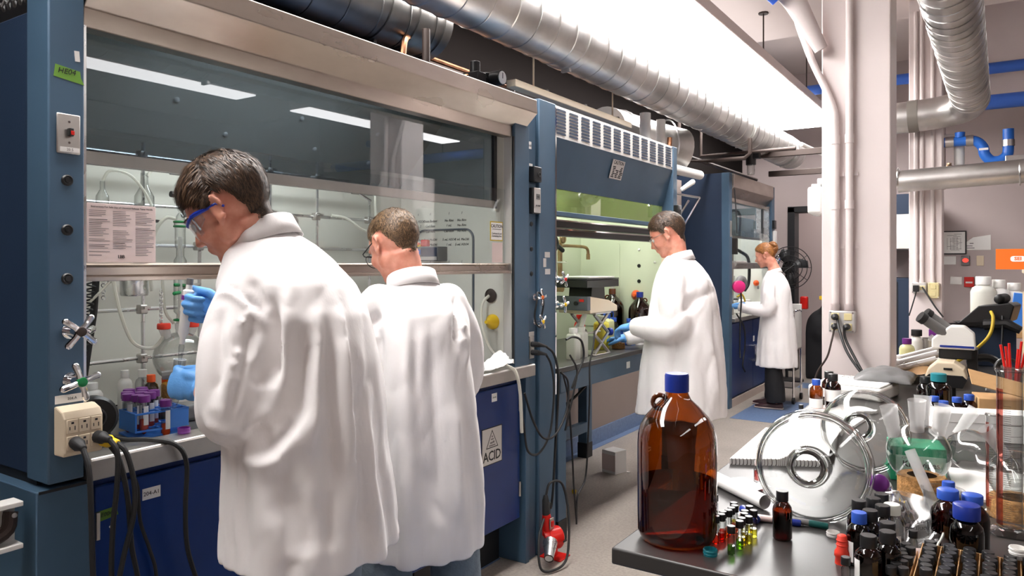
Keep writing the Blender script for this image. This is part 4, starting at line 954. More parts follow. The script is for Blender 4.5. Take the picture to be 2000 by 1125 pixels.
def hair(me, mat, parent):
    """The cap and its locks in three close shades."""
    for k in (mat, mat+'_light', mat+'_deep'): me.materials.append(M[k])
    return link('hair', me, None, parent)

def rot_head(yaw, pitch, roll=0.0):
    """Head turned by yaw to the left, chin dropped by pitch, tipped by roll (degrees)."""
    return (Matrix.Rotation(R(yaw), 3, 'Z') @ Matrix.Rotation(R(pitch), 3, 'Y') @ Matrix.Rotation(R(roll), 3, 'X'))

def ring(c, u, w, a, b, n=28, e=2.3, back=None):
    """Super-ellipse ring; u forward axis, w left axis."""
    out = []
    for k in range(n):
        t = 2*PI*k/n; ct, st = math.cos(t), math.sin(t)
        rx = abs(ct)**(2/e)*(1 if ct >= 0 else -1); ry = abs(st)**(2/e)*(1 if st >= 0 else -1)
        A = (back if (back is not None and ct < 0) else a); out.append(Vector(c)+Vector(u)*rx*A+Vector(w)*ry*b)
    return out

def fold(co, no, pts, depth, width, skew=1.0, fade=.25):
    """Push a crease (depth < 0) or ridge along a polyline into the cloth; skew > 1 leaves a steep edge on one side."""
    P = np.array(pts, float); best = np.full(len(co), 9.0); tt = np.zeros(len(co)); L = len(P)-1; sg = np.zeros(len(co))
    for i in range(L):
        a, b = P[i], P[i+1]; ab = b-a; t = np.clip(((co-a)@ab)/(ab@ab), 0, 1); v = co-(a+t[:, None]*ab); d = np.linalg.norm(v, axis=1)
        m = d < best; best[m] = d[m]; tt[m] = (i+t[m])/L
        side = np.cross(ab/np.linalg.norm(ab), no); sg[m] = np.einsum('ij,ij->i', v, side)[m]
    w = np.where(sg > 0, width*skew, width/skew)
    f = np.exp(-(best/w)**2)*np.minimum(1, np.minimum(tt, 1-tt)/fade+.1)
    return co+no*(depth*f)[:, None]

def make_coat(sections, arms, folds, hem_z, voxel, name, parent, drape=None, seed=1, seam=True, mat='coat_white', smooth_it=8, extra=None):
    """Lab coat: torso loft fused with both sleeves, opened at the hem, then creased."""
    mb = MB(); rings = []
    for (z, cx, cy, a, bk, b, e) in sections: rings.append(ring((cx, cy, z), (1, 0, 0), (0, 1, 0), a, b, 40, e, bk))
    mb.loft(rings)
    for path, rad in arms:
        p = curve(path, 6); n = len(p); rr = list(np.interp(np.linspace(0, 1, n), np.linspace(0, 1, len(rad)), rad))
        mb.tube(p, rr, 22); mb.ball(p[0], rr[0], 18, 12)
    if extra: extra(mb)
    me = remesh(mb, voxel, smooth_it, .5, name)
    bm = bmesh.new(); bm.from_mesh(me)
    bmesh.ops.delete(bm, geom=[f for f in bm.faces if f.normal.z < -.55 and f.calc_center_median().z < hem_z], context='FACES'); bm.to_mesh(me); bm.free()
    co = co_of(me); no = no_of(me)
    if drape: co = drape(co, no)
    set_co(me, co); no = no_of(me)
    for (pts, d, w, *sk) in folds: co = fold(co, no, pts, d, w, *sk)
    # small cloth unevenness
    def crease(p):
        w = noise.noise(Vector((p[0]*3+seed, p[1]*3, p[2]*2)))*.35; low = min(1, max(0, (1.30-p[2])/.5))
        a = max(0, 1-2.6*abs(noise.noise(Vector((p[0]*5.5+w, p[1]*5.5+seed, p[2]*1.5+w)))))**2
        b = max(0, 1-2.6*abs(noise.noise(Vector((p[0]*11+seed, p[1]*11-w, p[2]*7+p[1]*6)))))**2
        return noise.noise(Vector((p[0]*7+seed, p[1]*7, p[2]*3.2)))*.004-a*(.003+.007*low)-b*.0032
    nz = np.array([crease(p) for p in co])
    co = co+no*nz[:, None]; set_co(me, co)
    finish(me, True, 70)
    o = link('lab_coat', me, mat, parent); sm = o.modifiers.new('soften', 'SMOOTH'); sm.factor = .5; sm.iterations = 1
    s = o.modifiers.new('solid', 'SOLIDIFY'); s.thickness = .003; s.offset = -1
    return o

def make_collar(C, tilt, a, b, h, parent, open_front=.5, flare=.018, yaw=0.0, roll=0.0):
    """Turn-down shirt collar on a ring round the neck."""
    mb = MB(); n = 40; Rm = Matrix.Rotation(yaw, 3, 'Z') @ Matrix.Rotation(tilt, 3, 'Y') @ Matrix.Rotation(roll, 3, 'X'); v = []
    for k in range(n+1):
        t = open_front+(2*PI-2*open_front)*k/n; c, s = math.cos(t), math.sin(t); fr = max(0, c); bk = max(0, -c)
        prof = [(0, -.012), (-.001, h*.6), (.002, h*.97), (.008, h), (.013, h*.93), (flare*.9, h*.45), (flare*1.15, -.002-.006*bk-.02*fr)]
        for (dr, z) in prof: v.append(Vector(C)+Rm @ Vector(((a+dr)*c, (b+dr)*s, z-.018*fr)))
    m = 7; f = [(i*m+j, (i+1)*m+j, (i+1)*m+j+1, i*m+j+1) for i in range(n) for j in range(m-1)]
    mb.add(v, f); return mb.build('collar', 'coat_white', parent, angle=60, solid=.002)

def hand_mesh(Wp, F, N, S, curls, thumb=(.5, .5), s=1.0, cuff=.045, spread=.0, voxel=.0034):
    """Gloved hand. Wp wrist; F towards the knuckles, N out of the back of the hand... fingers curl to -N; S thumb side.
    curls: four (base, middle, tip) bend angles in degrees."""
    Wp = Vector(Wp); F = Vector(F).normalized(); S = Vector(S); S = (S-F*S.dot(F)).normalized(); Nn = Vector(N); Nn = (Nn-F*Nn.dot(F)-S*Nn.dot(S)).normalized()
    mb = MB(); q = lambda f, n, d: Wp+(F*f+Nn*n+S*d)*s
    Rm = Matrix((F, S, Nn)).transposed()
    mb.tube([q(-cuff, 0, 0), q(-.01, 0, 0), q(.02, 0, 0)], [.031*s, .027*s, .027*s], 16)
    for f, d, rx, ry, rz in ((.03, .0, .034, .034, .017), (.06, 0, .034, .040, .016), (.075, .0, .024, .041, .014), (.04, .026, .034, .017, .017)): mb.ball(q(f, 0, d), (rx*s, ry*s, rz*s), 16, 10, Rm)
    L = [(.044, .027, .021), (.048, .030, .022), (.045, .028, .022), (.036, .022, .019)]; off = [.030, .0105, -.0095, -.029]; base = [.090, .094, .090, .082]
    for i in range(4):
        p = q(base[i]-.006, 0, off[i]); ang = 0.0; r = (.0098, .0102, .0098, .0088)[i]*s
        mb.ball(p, r*1.05, 10, 8)
        for k in range(3):
            ang += R(curls[i][k]); d = F*math.cos(ang)-Nn*math.sin(ang)+S*(spread*(1.5-i)*.1 if k == 0 else 0)
            p2 = p+d.normalized()*L[i][k]*s; mb.capsule(p, p2, r*(1-.06*k), r*(.94-.07*k), 10); p = p2
    t0 = q(.018, -.004, .024); t1 = q(.048, -.012-.02*thumb[0], .048-.012*thumb[0]); t2 = t1+(F*.034*(1-thumb[1]*.4)-Nn*.026*thumb[1]-S*.012*thumb[1])*s; t3 = t2+(F*.026*(1-thumb[1]*.5)-Nn*.012*thumb[1]-S*.014*thumb[1])*s
    mb.capsule(t0, t1, .0145*s, .012*s, 10); mb.capsule(t1, t2, .012*s, .0108*s, 10); mb.capsule(t2, t3, .0108*s, .0092*s, 10)
    me = remesh(mb, voxel, 3, .45, 'glove'); finish(me, True, 80); return me

def person_root(label, base, phi):
    t = thing('person', label, 'person', (base[0], base[1], 0), R(phi)); return t
def to_local(base, phi):
    c, s = math.cos(R(phi)), math.sin(R(phi))
    return lambda X, Y, Z: (c*(X-base[0])+s*(Y-base[1]), -s*(X-base[0])+c*(Y-base[1]), Z)

def make_body(parent, headC, Rm, neck, chest, pelvis, shl, arms, legs, hs=1.0, voxel=.007, mat='skin', fem=False):
    """One continuous figure: head, neck, trunk, arms to the wrists and legs."""
    mb = MB(); head_solids(mb, headC, Rm, hs, fem)
    C = Vector(headC); nk0 = C+Rm @ Vector((-.030, 0, -.035))*hs
    mb.tube(curve([nk0, nk0.lerp(Vector(neck), .55), neck, Vector(neck).lerp(Vector(chest), .35)], 4), [.058*hs]*4+[.056*hs]*4+[.062]*4+[.072], 20)
    mb.capsule(chest, pelvis, .095, .11, 18); mb.ball(Vector(chest)+Vector((0, 0, .05)), (.08, .125, .10), 18, 12)
    for a in arms: [mb.capsule(a[i], a[i+1], (.040, .034, .03)[i], (.034, .027, .026)[i], 12) for i in range(len(a)-1)]
    for l in legs: [mb.capsule(l[i], l[i+1], (.082, .055, .042)[i], (.056, .040, .042)[i], 14) for i in range(len(l)-1)]
    me = remesh(mb, voxel, 5, .5, 'body'); finish(me, True, 80)
    return link('body', me, mat, parent)

def trousers(parent, legs, pelvis, mat, flare=.075, voxel=.011, knee=.078, top=.088, wr=0.004):
    mb = MB(); mb.capsule(Vector(pelvis)+Vector((0, 0, .06)), Vector(pelvis)-Vector((0, 0, .05)), .12, .12, 18)
    for l in legs:
        h, k, a = Vector(l[0]), Vector(l[1]), Vector(l[2]); p = curve([h+Vector((0, 0, .05)), h.lerp(k, .5), k, k.lerp(a, .5), a+Vector((0, 0, -.01))], 4); n = len(p)
        mb.tube(p, list(np.interp(np.linspace(0, 1, n), [0, .25, .5, .75, 1], [top, .086, knee, flare*.98, flare])), 20)
    me = remesh(mb, voxel, 5, .5, 'trousers'); co = co_of(me); no = no_of(me)
    nz = np.array([noise.noise(Vector((p[0]*9, p[1]*9, p[2]*13)))*wr+noise.noise(Vector((p[0]*20, p[1]*20, p[2]*26)))*wr*.5 for p in co]); set_co(me, co+no*nz[:, None]); finish(me, True, 80)
    return link('trousers', me, mat, parent)
def shoe(parent, ankle, yaw, mat='shoe_dark', L=.27):
    Rm = Matrix.Rotation(yaw, 3, 'Z'); A = Vector((ankle[0], ankle[1], 0)); P = lambda x, y, z: A+Rm @ Vector((x, y, z))
    sec = [(-.075, .030, .062, .03), (-.05, .038, .085, .03), (0, .042, .10, .02), (.05, .044, .075, .02), (.10, .047, .055, .02), (.15, .045, .045, .02), (.18, .034, .035, .02), (.195, .015, .028, .02)]
    m = MB(); rings = []
    for x, w, h, _ in sec: rings.append([P(x, w*math.cos(t), .018+max(0, math.sin(t))*(h-.018)) if math.sin(t) >= 0 else P(x, w*math.cos(t), .018) for t in [2*PI*k/20 for k in range(20)]])
    m.loft(rings); u = m.build('shoe', mat, parent, angle=60)
    m = MB(); rings = []
    for x, w, h, _ in sec: rings.append([P(x*1.02, w*1.06*math.cos(t), .011+.011*math.sin(t)) for t in [2*PI*k/16 for k in range(16)]])
    m.loft(rings); m.build('sole', 'sole', u); return u

# ------------------------------------------------------------------ man 1: near the camera, pipetting
B1, F1 = (-1.40, 1.235), 200
L1 = to_local(B1, F1)
p1 = person_root('man nearest the camera in a white lab coat and blue goggles, pipetting with blue gloves', B1, F1)
hc1 = L1(-1.556, 1.115, 1.583); rm1 = rot_head(8, 34, -4)
wl, wr = L1(-1.655, 1.118, 1.135), L1(-1.665, 1.190, 1.325)
armL = [L1(-1.455, 1.125, 1.405), L1(-1.45, 1.06, 1.27), L1(-1.43, 1.04, 1.125), L1(-1.525, 1.080, 1.122), L1(-1.615, 1.118, 1.128)]
armR = [(.06, -.13, 1.41), (.14, -.23, 1.26), (.20, -.22, 1.17), (.27, -.12, 1.25), wr]
legsP1 = [[(-.01, .10, .92), (.0, .11, .50), (-.03, .11, .09)], [(-.01, -.10, .92), (.02, -.11, .50), (.0, -.12, .09)]]
bo1 = make_body(p1, hc1, rm1, (.12, 0, 1.485), (.04, 0, 1.28), (-.02, 0, .95), None, [[armL[0], armL[2], wl], [armR[0], armR[2], wr]], legsP1, .96, .0055)
hair(hair_mesh(bo1, hc1, rm1, .965, 13000, .036, 2, fringe=.10, thick=.017, comb=(.8, 0, -.35), lift=.8), 'hair_dark', p1)
sec1 = [(.765, .0, .0, .19, .205, .225, 2.2), (.86, .0, .0, .188, .197, .215, 2.2), (.98, .0, .0, .183, .183, .202, 2.3), (1.10, .005, 0, .18, .175, .195, 2.4), (1.22, .015, 0, .172, .172, .185, 2.4),
        (1.33, .04, 0, .16, .170, .180, 2.4), (1.40, .065, 0, .145, .16, .165, 2.4), (1.455, .09, 0, .115, .14, .132, 2.3), (1.50, .115, 0, .088, .112, .096, 2.2), (1.535, .135, 0, .068, .076, .068, 2.0)]
def drape1(co, no):
    z = co[:, 2]; th = np.arctan2(co[:, 1], co[:, 0]); low = 1-smoothstep(.75, 1.32, z)
    arm = smoothstep(.20, .24, np.abs(co[:, 1]))*smoothstep(.95, 1.05, z)
    w = np.abs(np.sin(th*4.5+.6+.5*z))*.7+np.abs(np.sin(th*7+2.1+z*1.2))*.5-.75
    return co+no*(w*.024*low*(1-arm))[:, None]
W1 = lambda X, Y, Z: L1(X, Y, Z)
folds1 = [([(.0, .159, 1.385), (-.013, .174, 1.31), (-.016, .176, 1.243), (-.014, .184, 1.177)], -.04, .016, 1.6), ([(-.018, .151, 1.393), (-.033, .17, 1.31), (-.035, .175, 1.221), (-.028, .183, 1.133)], .016, .022, 1), ([(.063, .153, 1.416), (.04, .164, 1.383), (.013, .172, 1.343)], -.014, .013, 1), ([(-.072, .147, 1.32), (-.072, .164, 1.243), (-.068, .177, 1.155), (-.061, .183, 1.079)], -.034, .03, 1.3), ([(-.084, .118, 1.352), (-.097, .146, 1.241), (-.101, .162, 1.132), (-.101, .173, 1.023)], .022, .02, 1.5), ([(-.105, .114, 1.307), (-.119, .129, 1.217), (-.127, .138, 1.128), (-.138, .143, 1.017), (-.151, .137, .904)], -.024, .022, 1.4), ([(-.109, .061, 1.349), (-.135, .099, 1.237), (-.146, .108, 1.124), (-.154, .104, .951), (-.171, .119, .798)], .026, .018, 2), ([(-.15, .058, 1.232), (-.164, .065, 1.058), (-.179, .074, .886), (-.188, .075, .817)], -.022, .02, 1.3), ([(-.164, .049, 1.113), (-.182, .052, .938), (-.199, .061, .837)], .016, .018, 1), ([(.044, .221, 1.104), (.037, .194, 1.031), (.002, .201, 1.018), (-.029, .191, 1.029), (-.062, .184, 1.068), (-.089, .167, 1.144)], .024, .02, 1.4), ([(.021, .2, 1.1), (-.002, .197, 1.062), (-.027, .188, 1.078), (-.054, .18, 1.133)], -.026, .024, 1), ([(.057, .187, 1.051), (.059, .187, .904), (.045, .204, .8)], -.012, .008, 1), ([(.072, .186, 1.05), (.077, .183, .902), (.063, .202, .797)], .01, .01, 1), ([(-.047, .189, .969), (-.087, .196, .886), (-.102, .202, .823)], -.018, .03, 1), ([(-.011, .212, .918), (-.047, .2, .851), (-.072, .201, .809)], .014, .025, 1), ([(-.127, .157, .954), (-.142, .162, .823)], -.014, .02, 1), ([(.12, .166, 1.398), (.097, .171, 1.393), (.052, .171, 1.365), (.012, .174, 1.332), (-.008, .176, 1.299), (-.014, .177, 1.243)], -.01, .007, 1), ([(.144, .168, 1.375), (.114, .175, 1.386), (.093, .177, 1.381), (.054, .176, 1.354), (.021, .176, 1.323), (.003, .177, 1.292), (-.003, .179, 1.243)], .01, .009, 1), ([(.047, .179, 1.332), (.043, .2, 1.255), (.047, .227, 1.203), (.05, .241, 1.151), (.057, .235, 1.1)], -.009, .008, 1), ([(.059, .186, 1.334), (.045, .176, 1.34)], .011, .009, 1), ([(.064, .196, 1.318), (.051, .184, 1.325)], .01, .009, 1), ([(.062, .218, 1.252), (.05, .207, 1.258)], .011, .009, 1), ([(.062, .229, 1.228), (.049, .218, 1.234)], .011, .009, 1), ([(.055, .234, 1.202), (.043, .223, 1.207)], .01, .009, 1), ([(.112, .192, 1.354), (.085, .231, 1.247), (.078, .253, 1.141)], -.016, .017, 1.3), ([(.09, .195, 1.343), (.068, .224, 1.246), (.063, .248, 1.152)], .01, .014, 1), ([(.027, .191, 1.221), (.017, .177, 1.298)], .01, .016, 1), ([(.122, .244, 1.132), (.1, .248, 1.104), (.07, .238, 1.091), (.02, .202, 1.112), (-.008, .187, 1.138)], .008, .012, 1), ([(.021, .2, 1.178), (.007, .182, 1.22), (-.0, .178, 1.254)], -.01, .016, 1)]
coat1 = make_coat(sec1, [(armL, [.074, .080, .084, .062, .043]), (armR, [.075, .075, .075, .065, .044])], folds1, .83, .0072, 'coat1', p1, drape1, 3)
make_collar((.122, .0, 1.497), .42, .074, .072, .050, p1, .55)
trousers(p1, legsP1, (-.02, 0, .93), 'jeans'); shoe(p1, (-.03, .11, 0), .1); shoe(p1, (0, -.12, 0), -.1)
# gloves: the right fist round the pipette, the left round the tube
lv1 = lambda v: Matrix.Rotation(R(-F1), 3, 'Z') @ Vector(v)
gR = link('glove', hand_mesh(wr, lv1((-.93, -.34, .16)), lv1((-.342, .94, 0)), lv1((.1, .0, .98)), [(78, 88, 50), (80, 92, 52), (82, 92, 52), (84, 92, 50)], (.1, -.1), .95, .07), 'glove_blue', p1)
gL = link('glove', hand_mesh(wl, lv1((-.90, -.38, .22)), lv1((.342, -.94, 0)), lv1((.1, .2, .95)), [(55, 70, 40), (58, 74, 42), (62, 76, 42), (66, 76, 40)], (.5, .5), 1.0, .06), 'glove_blue', p1)
# goggles
def HP(C, Rm, s=1.0): return lambda x, y, z: Vector(C)+Rm @ Vector((x*s, y*s, z*s))
g1 = HP(hc1, rm1, .96); gg = None
gl = MB().sheet(lambda u, v: g1(.104-.045*(2*u-1)**2-.004*v, .070*(2*u-1), .012-.048*v), 16, 6).build('goggles', 'lens', p1, solid=.002)
MB().tube([g1(.106-.045*(2*u-1)**2, .071*(2*u-1), .014) for u in np.linspace(0, 1, 13)], .0035, 8).build('brow_bar', 'goggle_blue', gl)
for y in (-1, 1):
    MB().tube([g1(.060, .072*y, .014), g1(.045, .078*y, .012), g1(.010, .082*y, .006), g1(-.012, .082*y, .004), g1(-.026, .080*y, -.012)], [.005, .0055, .0045, .003, .003], 8).build('temple_arm', 'goggle_blue', gl)
    MB().sheet(lambda u, v: g1(.060-.028*u, .072*y+.006*y*u, .010-.036*v*(1-.4*u)), 4, 4).build('side_shield', 'lens', gl, solid=.0015)
    MB().ball(g1(.080, .031*y, -.002), .0125, 12, 8).build('eye', 'eye_white', p1); MB().tube([g1(.098-.02*abs(t), .031*y+.022*t, .020+.004*(1-t*t)) for t in (-1, -.5, 0, .5, 1)], .0032, 6).build('eyebrow', 'hair_dark', p1)
# pipette and tube held
pip = thing('pipette', 'grey white hand pipette gripped in the raised glove', 'pipette', tuple(B1)+(1.2,), world=True)
a, b = Vector((-1.738, 1.135, 1.400)), Vector((-1.757, 1.120, 1.205)); D = (b-a)
MB().tube([a, a+D*.08, a+D*.10, a+D*.36, a+D*.38, a+D*.66, a+D*.72, a+D*.80], [.008, .008, .0145, .015, .0135, .0125, .007, .006], 16).build('barrel', 'white_plastic', pip)
MB().cyl(a-D*.06, a+D*.02, .0085, n=14).build('plunger_button', 'grey_plastic', pip); MB().tube([a+D*.80, a+D*.84, a+D*1.12], [.006, .0075, .002], 12).build('tip', 'clear_plastic', pip)
MB().cyl(a+D*.16, a+D*.22, .0156, n=16).build('colour_band', 'purple', pip)
tb = thing('sample_tube', 'clear graduated tube held in the lower glove under the pipette', 'tube', (-1.79, 1.055, 1.12), world=True)
c, d = Vector((-1.766, 1.112, 1.105)), Vector((-1.757, 1.120, 1.205)); u = (d-c)
MB().tube([c-u*.25, c, c+u*.15, d], [.004, .012, .0145, .0145], 18, cap=False).build('tube_wall', 'clear_plastic', tb); MB().torus(d, u, .0145, .0012, 20, 6).build('rim', 'frosted', tb)
for k in range(5): MB().torus(c+u*(.3+.13*k), u, .0147, .0004, 16, 4).build('graduation', 'ink_grey', tb)

# ------------------------------------------------------------------ man 2: seen from behind
B2, F2 = (-1.610, 1.882), 157
p2 = person_root('man with short hair seen from behind in a white lab coat and pale jeans', B2, F2)
L2 = to_local(B2, F2)
hc2 = L2(-1.725, 1.885, 1.512); rm2 = rot_head(12, 30, 3)
armL = [(.04, .125, 1.315), (.08, .185, 1.18), (.12, .20, 1.06), (.24, .16, 1.07), (.36, .09, 1.09)]
armR = [(.03, -.125, 1.315), (.03, -.185, 1.18), (.05, -.19, 1.03), (.18, -.16, 1.03), (.34, -.10, 1.06)]
legs2 = [[(-.01, .10, .86), (.0, .12, .46), (-.03, .12, .09)], [(-.01, -.10, .86), (.03, -.15, .46), (.0, -.17, .09)]]
bo2 = make_body(p2, hc2, rm2, (.06, .0, 1.38), (.01, 0, 1.20), (-.02, 0, .90), None, [[armL[0], armL[2], armL[4]], [armR[0], armR[2], armR[4]]], legs2, .96, .0065)
hair(hair_mesh(bo2, hc2, rm2, .965, 9000, .016, 5, nape=.06, fringe=.0, thick=.008, comb=(.5, 0, -.6), lift=.9), 'hair_brown', p2)
sec2 = [(0.525, -0.02, 0.0, 0.18, 0.2, 0.204, 2.3), (0.68, -0.02, 0.0, 0.18, 0.195, 0.199, 2.3), (0.85, -0.015, 0.0, 0.172, 0.18, 0.19, 2.3), (1.0, -0.01, 0, 0.165, 0.168, 0.18, 2.4), (1.12, 0.0, 0, 0.158, 0.162, 0.173, 2.4), (1.22, 0.005, 0, 0.15, 0.155, 0.169, 2.4), (1.29, 0.015, 0, 0.135, 0.142, 0.162, 2.4), (1.34, 0.03, 0, 0.112, 0.12, 0.133, 2.3), (1.375, 0.045, 0, 0.085, 0.095, 0.091, 2.2), (1.4, 0.055, 0, 0.066, 0.07, 0.065, 2.0)]
def drape2(co, no):
    z = co[:, 2]; th = np.arctan2(co[:, 1], co[:, 0]); low = 1-smoothstep(.6, 1.2, z)
    arm = smoothstep(.205, .24, np.abs(co[:, 1]))*smoothstep(.9, 1.0, z)
    w = np.abs(np.sin(th*4+1.0+.4*z))*.7+np.abs(np.sin(th*6.5+.4+z))*.5-.75
    return co+no*(w*.018*low*(1-arm))[:, None]
folds2 = [([(.007, .201, 1.223), (-.003, .179, 1.26), (-.026, .15, 1.302)], -.028, .014, 1.5), ([(.008, .188, 1.184), (-.018, .164, 1.231)], .02, .016, 1), ([(-.036, .158, 1.248), (-.049, .164, 1.153), (-.042, .175, .993)], -.018, .022, 1), ([(-.112, .106, 1.251), (-.141, .111, 1.065), (-.168, .116, .851), (-.193, .12, .642)], .018, .028, 1.5), ([(-.141, .023, 1.233), (-.165, .027, 1.06), (-.19, .025, .843), (-.214, .027, .645)], -.022, .024, 1.5), ([(-.03, -.123, 1.346), (-.119, -.086, 1.276), (-.148, -.056, 1.164)], -.03, .014, 1.5), ([(-.04, -.147, 1.303), (-.112, -.119, 1.207), (-.142, -.094, 1.112)], .014, .014, 1), ([(-.181, .07, .847), (-.199, .054, .724), (-.21, -.003, .638)], -.01, .016, 1), ([(-.105, .155, 1.001), (-.114, .167, .815), (-.131, .17, .633)], -.014, .024, 1.3), ([(-.167, -.036, 1.055), (-.196, -.038, .835), (-.213, -.041, .647)], .014, .02, 1.3), ([(-.119, .074, 1.282), (-.143, .081, 1.173), (-.156, .096, 1.034)], -.012, .018, 1), ([(-.133, -.074, 1.244), (-.1, -.122, 1.246)], .01, .009, 1), ([(-.142, -.065, 1.199), (-.124, -.108, 1.205)], .01, .009, 1)]
make_coat(sec2, [(armL, [.070, .072, .072, .062, .045]), (armR, [.070, .072, .074, .062, .045])], folds2, .59, .009, 'coat2', p2, drape2, 8)
make_collar((.045, .0, 1.368), .34, .072, .070, .050, p2, .5)
trousers(p2, legs2, (-.02, 0, .84), 'jeans', flare=.088, knee=.088); shoe(p2, (-.03, .12, 0), .1); shoe(p2, (0, -.17, 0), -.2)
for sgn, a in ((1, armL), (-1, armR)): link('glove', hand_mesh(a[4], (.9, -.3*sgn, -.1), (.1, .2*sgn, .9), (.2, -1*sgn, 0), [(30, 45, 30)]*4, (.4, .4), 1.0, .05, voxel=.005), 'glove_blue', p2)
h2p = HP(hc2, rm2, .96)
sp2 = MB().tube([h2p(.100, -.06, .008), h2p(.108, 0, .010), h2p(.100, .06, .008)], .0018, 6).build('spectacles', 'black_plastic', p2)
for y in (-1, 1):
    MB().tube([h2p(.098, .062*y, .008), h2p(.085, .075*y, .008), h2p(.0, .082*y, .010), h2p(-.02, .081*y, -.002)], .0020, 6).build('temple_arm', 'black_plastic', sp2)
    MB().torus(h2p(.104, .033*y, -.010), rm2 @ Vector((1, .15*y, -.05)), .024, .0014, 24, 6).build('lens_rim', 'black_plastic', sp2)

# ------------------------------------------------------------------ man 3: at the louvred hood
B3, F3 = (-1.555, 4.23), 187
p3 = person_root('man with glasses in a long white lab coat reaching into the louvred hood', B3, F3)
L3 = to_local(B3, F3)
hc3 = (.118, .0, 1.625); rm3 = rot_head(6, 26, 0)
armL = [(.04, .135, 1.385), (.04, .20, 1.26), (.02, .225, 1.10), (.15, .20, 1.08), (.28, .15, 1.08)]
armR = [(.05, -.135, 1.385), (.10, -.21, 1.27), (.16, -.23, 1.12), (.30, -.18, 1.02), (.42, -.12, .98)]
legs3 = [[(0, .10, .90), (.02, .11, .48), (-.01, .11, .09)], [(0, -.10, .90), (.04, -.11, .48), (.06, -.11, .09)]]
bo3 = make_body(p3, hc3, rm3, (.05, 0, 1.475), (.01, 0, 1.28), (-.02, 0, .93), None, [[armL[0], armL[2], armL[4]], [armR[0], armR[2], armR[4]]], legs3, 1.02, .0075)
hair(hair_mesh(bo3, hc3, rm3, 1.03, 6000, .022, 9, nape=.0, fringe=.08, thick=.012, comb=(.8, 0, -.3), lift=.8), 'hair_dark', p3)
sec3 = [(.555, .02, .0, .285, .255, .25, 2.2), (.70, .02, .0, .27, .25, .24, 2.2), (.90, .015, .0, .245, .235, .225, 2.2), (1.05, .01, 0, .222, .215, .22, 2.3), (1.2, .015, 0, .20, .20, .21, 2.3),
        (1.31, .02, 0, .175, .18, .195, 2.3), (1.385, .03, 0, .148, .155, .175, 2.3), (1.435, .04, 0, .118, .125, .138, 2.2), (1.475, .05, 0, .085, .095, .094, 2.1), (1.50, .055, 0, .066, .07, .068, 2.0)]
def drape3(co, no):
    z = co[:, 2]; th = np.arctan2(co[:, 1], co[:, 0]); low = 1-smoothstep(.6, 1.2, z)
    return co+no*((np.abs(np.sin(th*3.5+.5))*.7+np.abs(np.sin(th*6+1.5+z))*.5-.75)*.02*low)[:, None]
folds3 = [([(-.16, .004, 1.301), (-.061, .216, 1.206), (.046, .307, 1.094)], -.03, .03, 1.3), ([(-.034, .283, 1.067), (.023, .227, .858), (.048, .245, .657)], -.024, .035, 1.3), ([(-.159, .144, 1.061), (-.183, .122, .858), (-.197, .12, .656)], .02, .03, 1.3), ([(-.074, .21, .977), (-.078, .23, .665)], .014, .03, 1), ([(.081, .172, 1.435), (.024, .28, 1.264)], -.014, .02, 1)]
make_coat(sec3, [(armL, [.080, .084, .092, .080, .055]), (armR, [.078, .08, .08, .07, .05])], folds3, .62, .012, 'coat3', p3, drape3, 12)
make_collar((.045, .0, 1.46), .30, .076, .074, .050, p3, .5)
trousers(p3, legs3, (-.02, 0, .88), 'trousers_tan', voxel=.014); shoe(p3, (-.01, .11, 0), .05); shoe(p3, (.06, -.11, 0), -.05)
for sgn, a in ((1, armL), (-1, armR)): link('glove', hand_mesh(a[4], (.92, -.3*sgn, -.1), (.1, .3*sgn, .9), (.2, -1*sgn, .2), [(25, 40, 30)]*4, (.4, .4), 1.02, .05, voxel=.005), 'glove_blue', p3)
h3p = HP(hc3, rm3, 1.02)
sp3 = MB().tube([h3p(.100, -.06, .006), h3p(.108, 0, .008), h3p(.100, .06, .006)], .0014, 6).build('spectacles', 'steel_dull', p3)
for y in (-1, 1):
    MB().tube([h3p(.098, .062*y, .006), h3p(.085, .075*y, .006), h3p(.0, .082*y, .008), h3p(-.02, .081*y, -.002)], .0016, 6).build('temple_arm', 'steel_dull', sp3)
    MB().torus(h3p(.104, .033*y, -.012), rm3 @ Vector((1, .15*y, -.05)), .023, .0012, 20, 6).build('lens_rim', 'steel_dull', sp3)
    MB().ball(h3p(.080, .031*y, -.002), .0125, 12, 8).build('eye', 'eye_white', p3); MB().tube([h3p(.098-.02*abs(t), .031*y+.022*t, .020+.004*(1-t*t)) for t in (-1, -.5, 0, .5, 1)], .003, 6).build('eyebrow', 'hair_dark', p3)

# ------------------------------------------------------------------ woman at the far hood
B4, F4 = (-1.915, 7.72), 182
p4 = person_root('woman with pinned auburn hair in a knee-length lab coat and black trousers', B4, F4)
hc4 = (.098, 0, 1.535); rm4 = rot_head(4, 18, 0)
armL = [(.02, .115, 1.28), (.02, .195, 1.14), (.02, .20, 1.00), (.17, .18, .99), (.30, .15, 1.01)]
armR = [(.02, -.115, 1.28), (.06, -.19, 1.14), (.08, -.19, 1.00), (.22, -.15, 1.0), (.33, -.10, 1.02)]
legs4 = [[(0, .085, .80), (.0, .09, .44), (-.03, .09, .08)], [(0, -.085, .80), (.03, -.09, .44), (.03, -.10, .08)]]
bo4 = make_body(p4, hc4, rm4, (.01, 0, 1.40), (-.005, 0, 1.20), (-.02, 0, .88), None, [[armL[0], armL[2], armL[4]], [armR[0], armR[2], armR[4]]], legs4, .95, .008)
def bun(C, Rm, s):
    me = hair_mesh(bo4, C, Rm, s, 3500, .024, 4, nape=.12, fringe=.10, thick=.012, comb=(-.9, 0, .2), lift=.2)
    return me
hair(bun(hc4, rm4, .97), 'hair_auburn', p4)
h4p = HP(hc4, rm4, .97); rng = random.Random(6); m = MB()
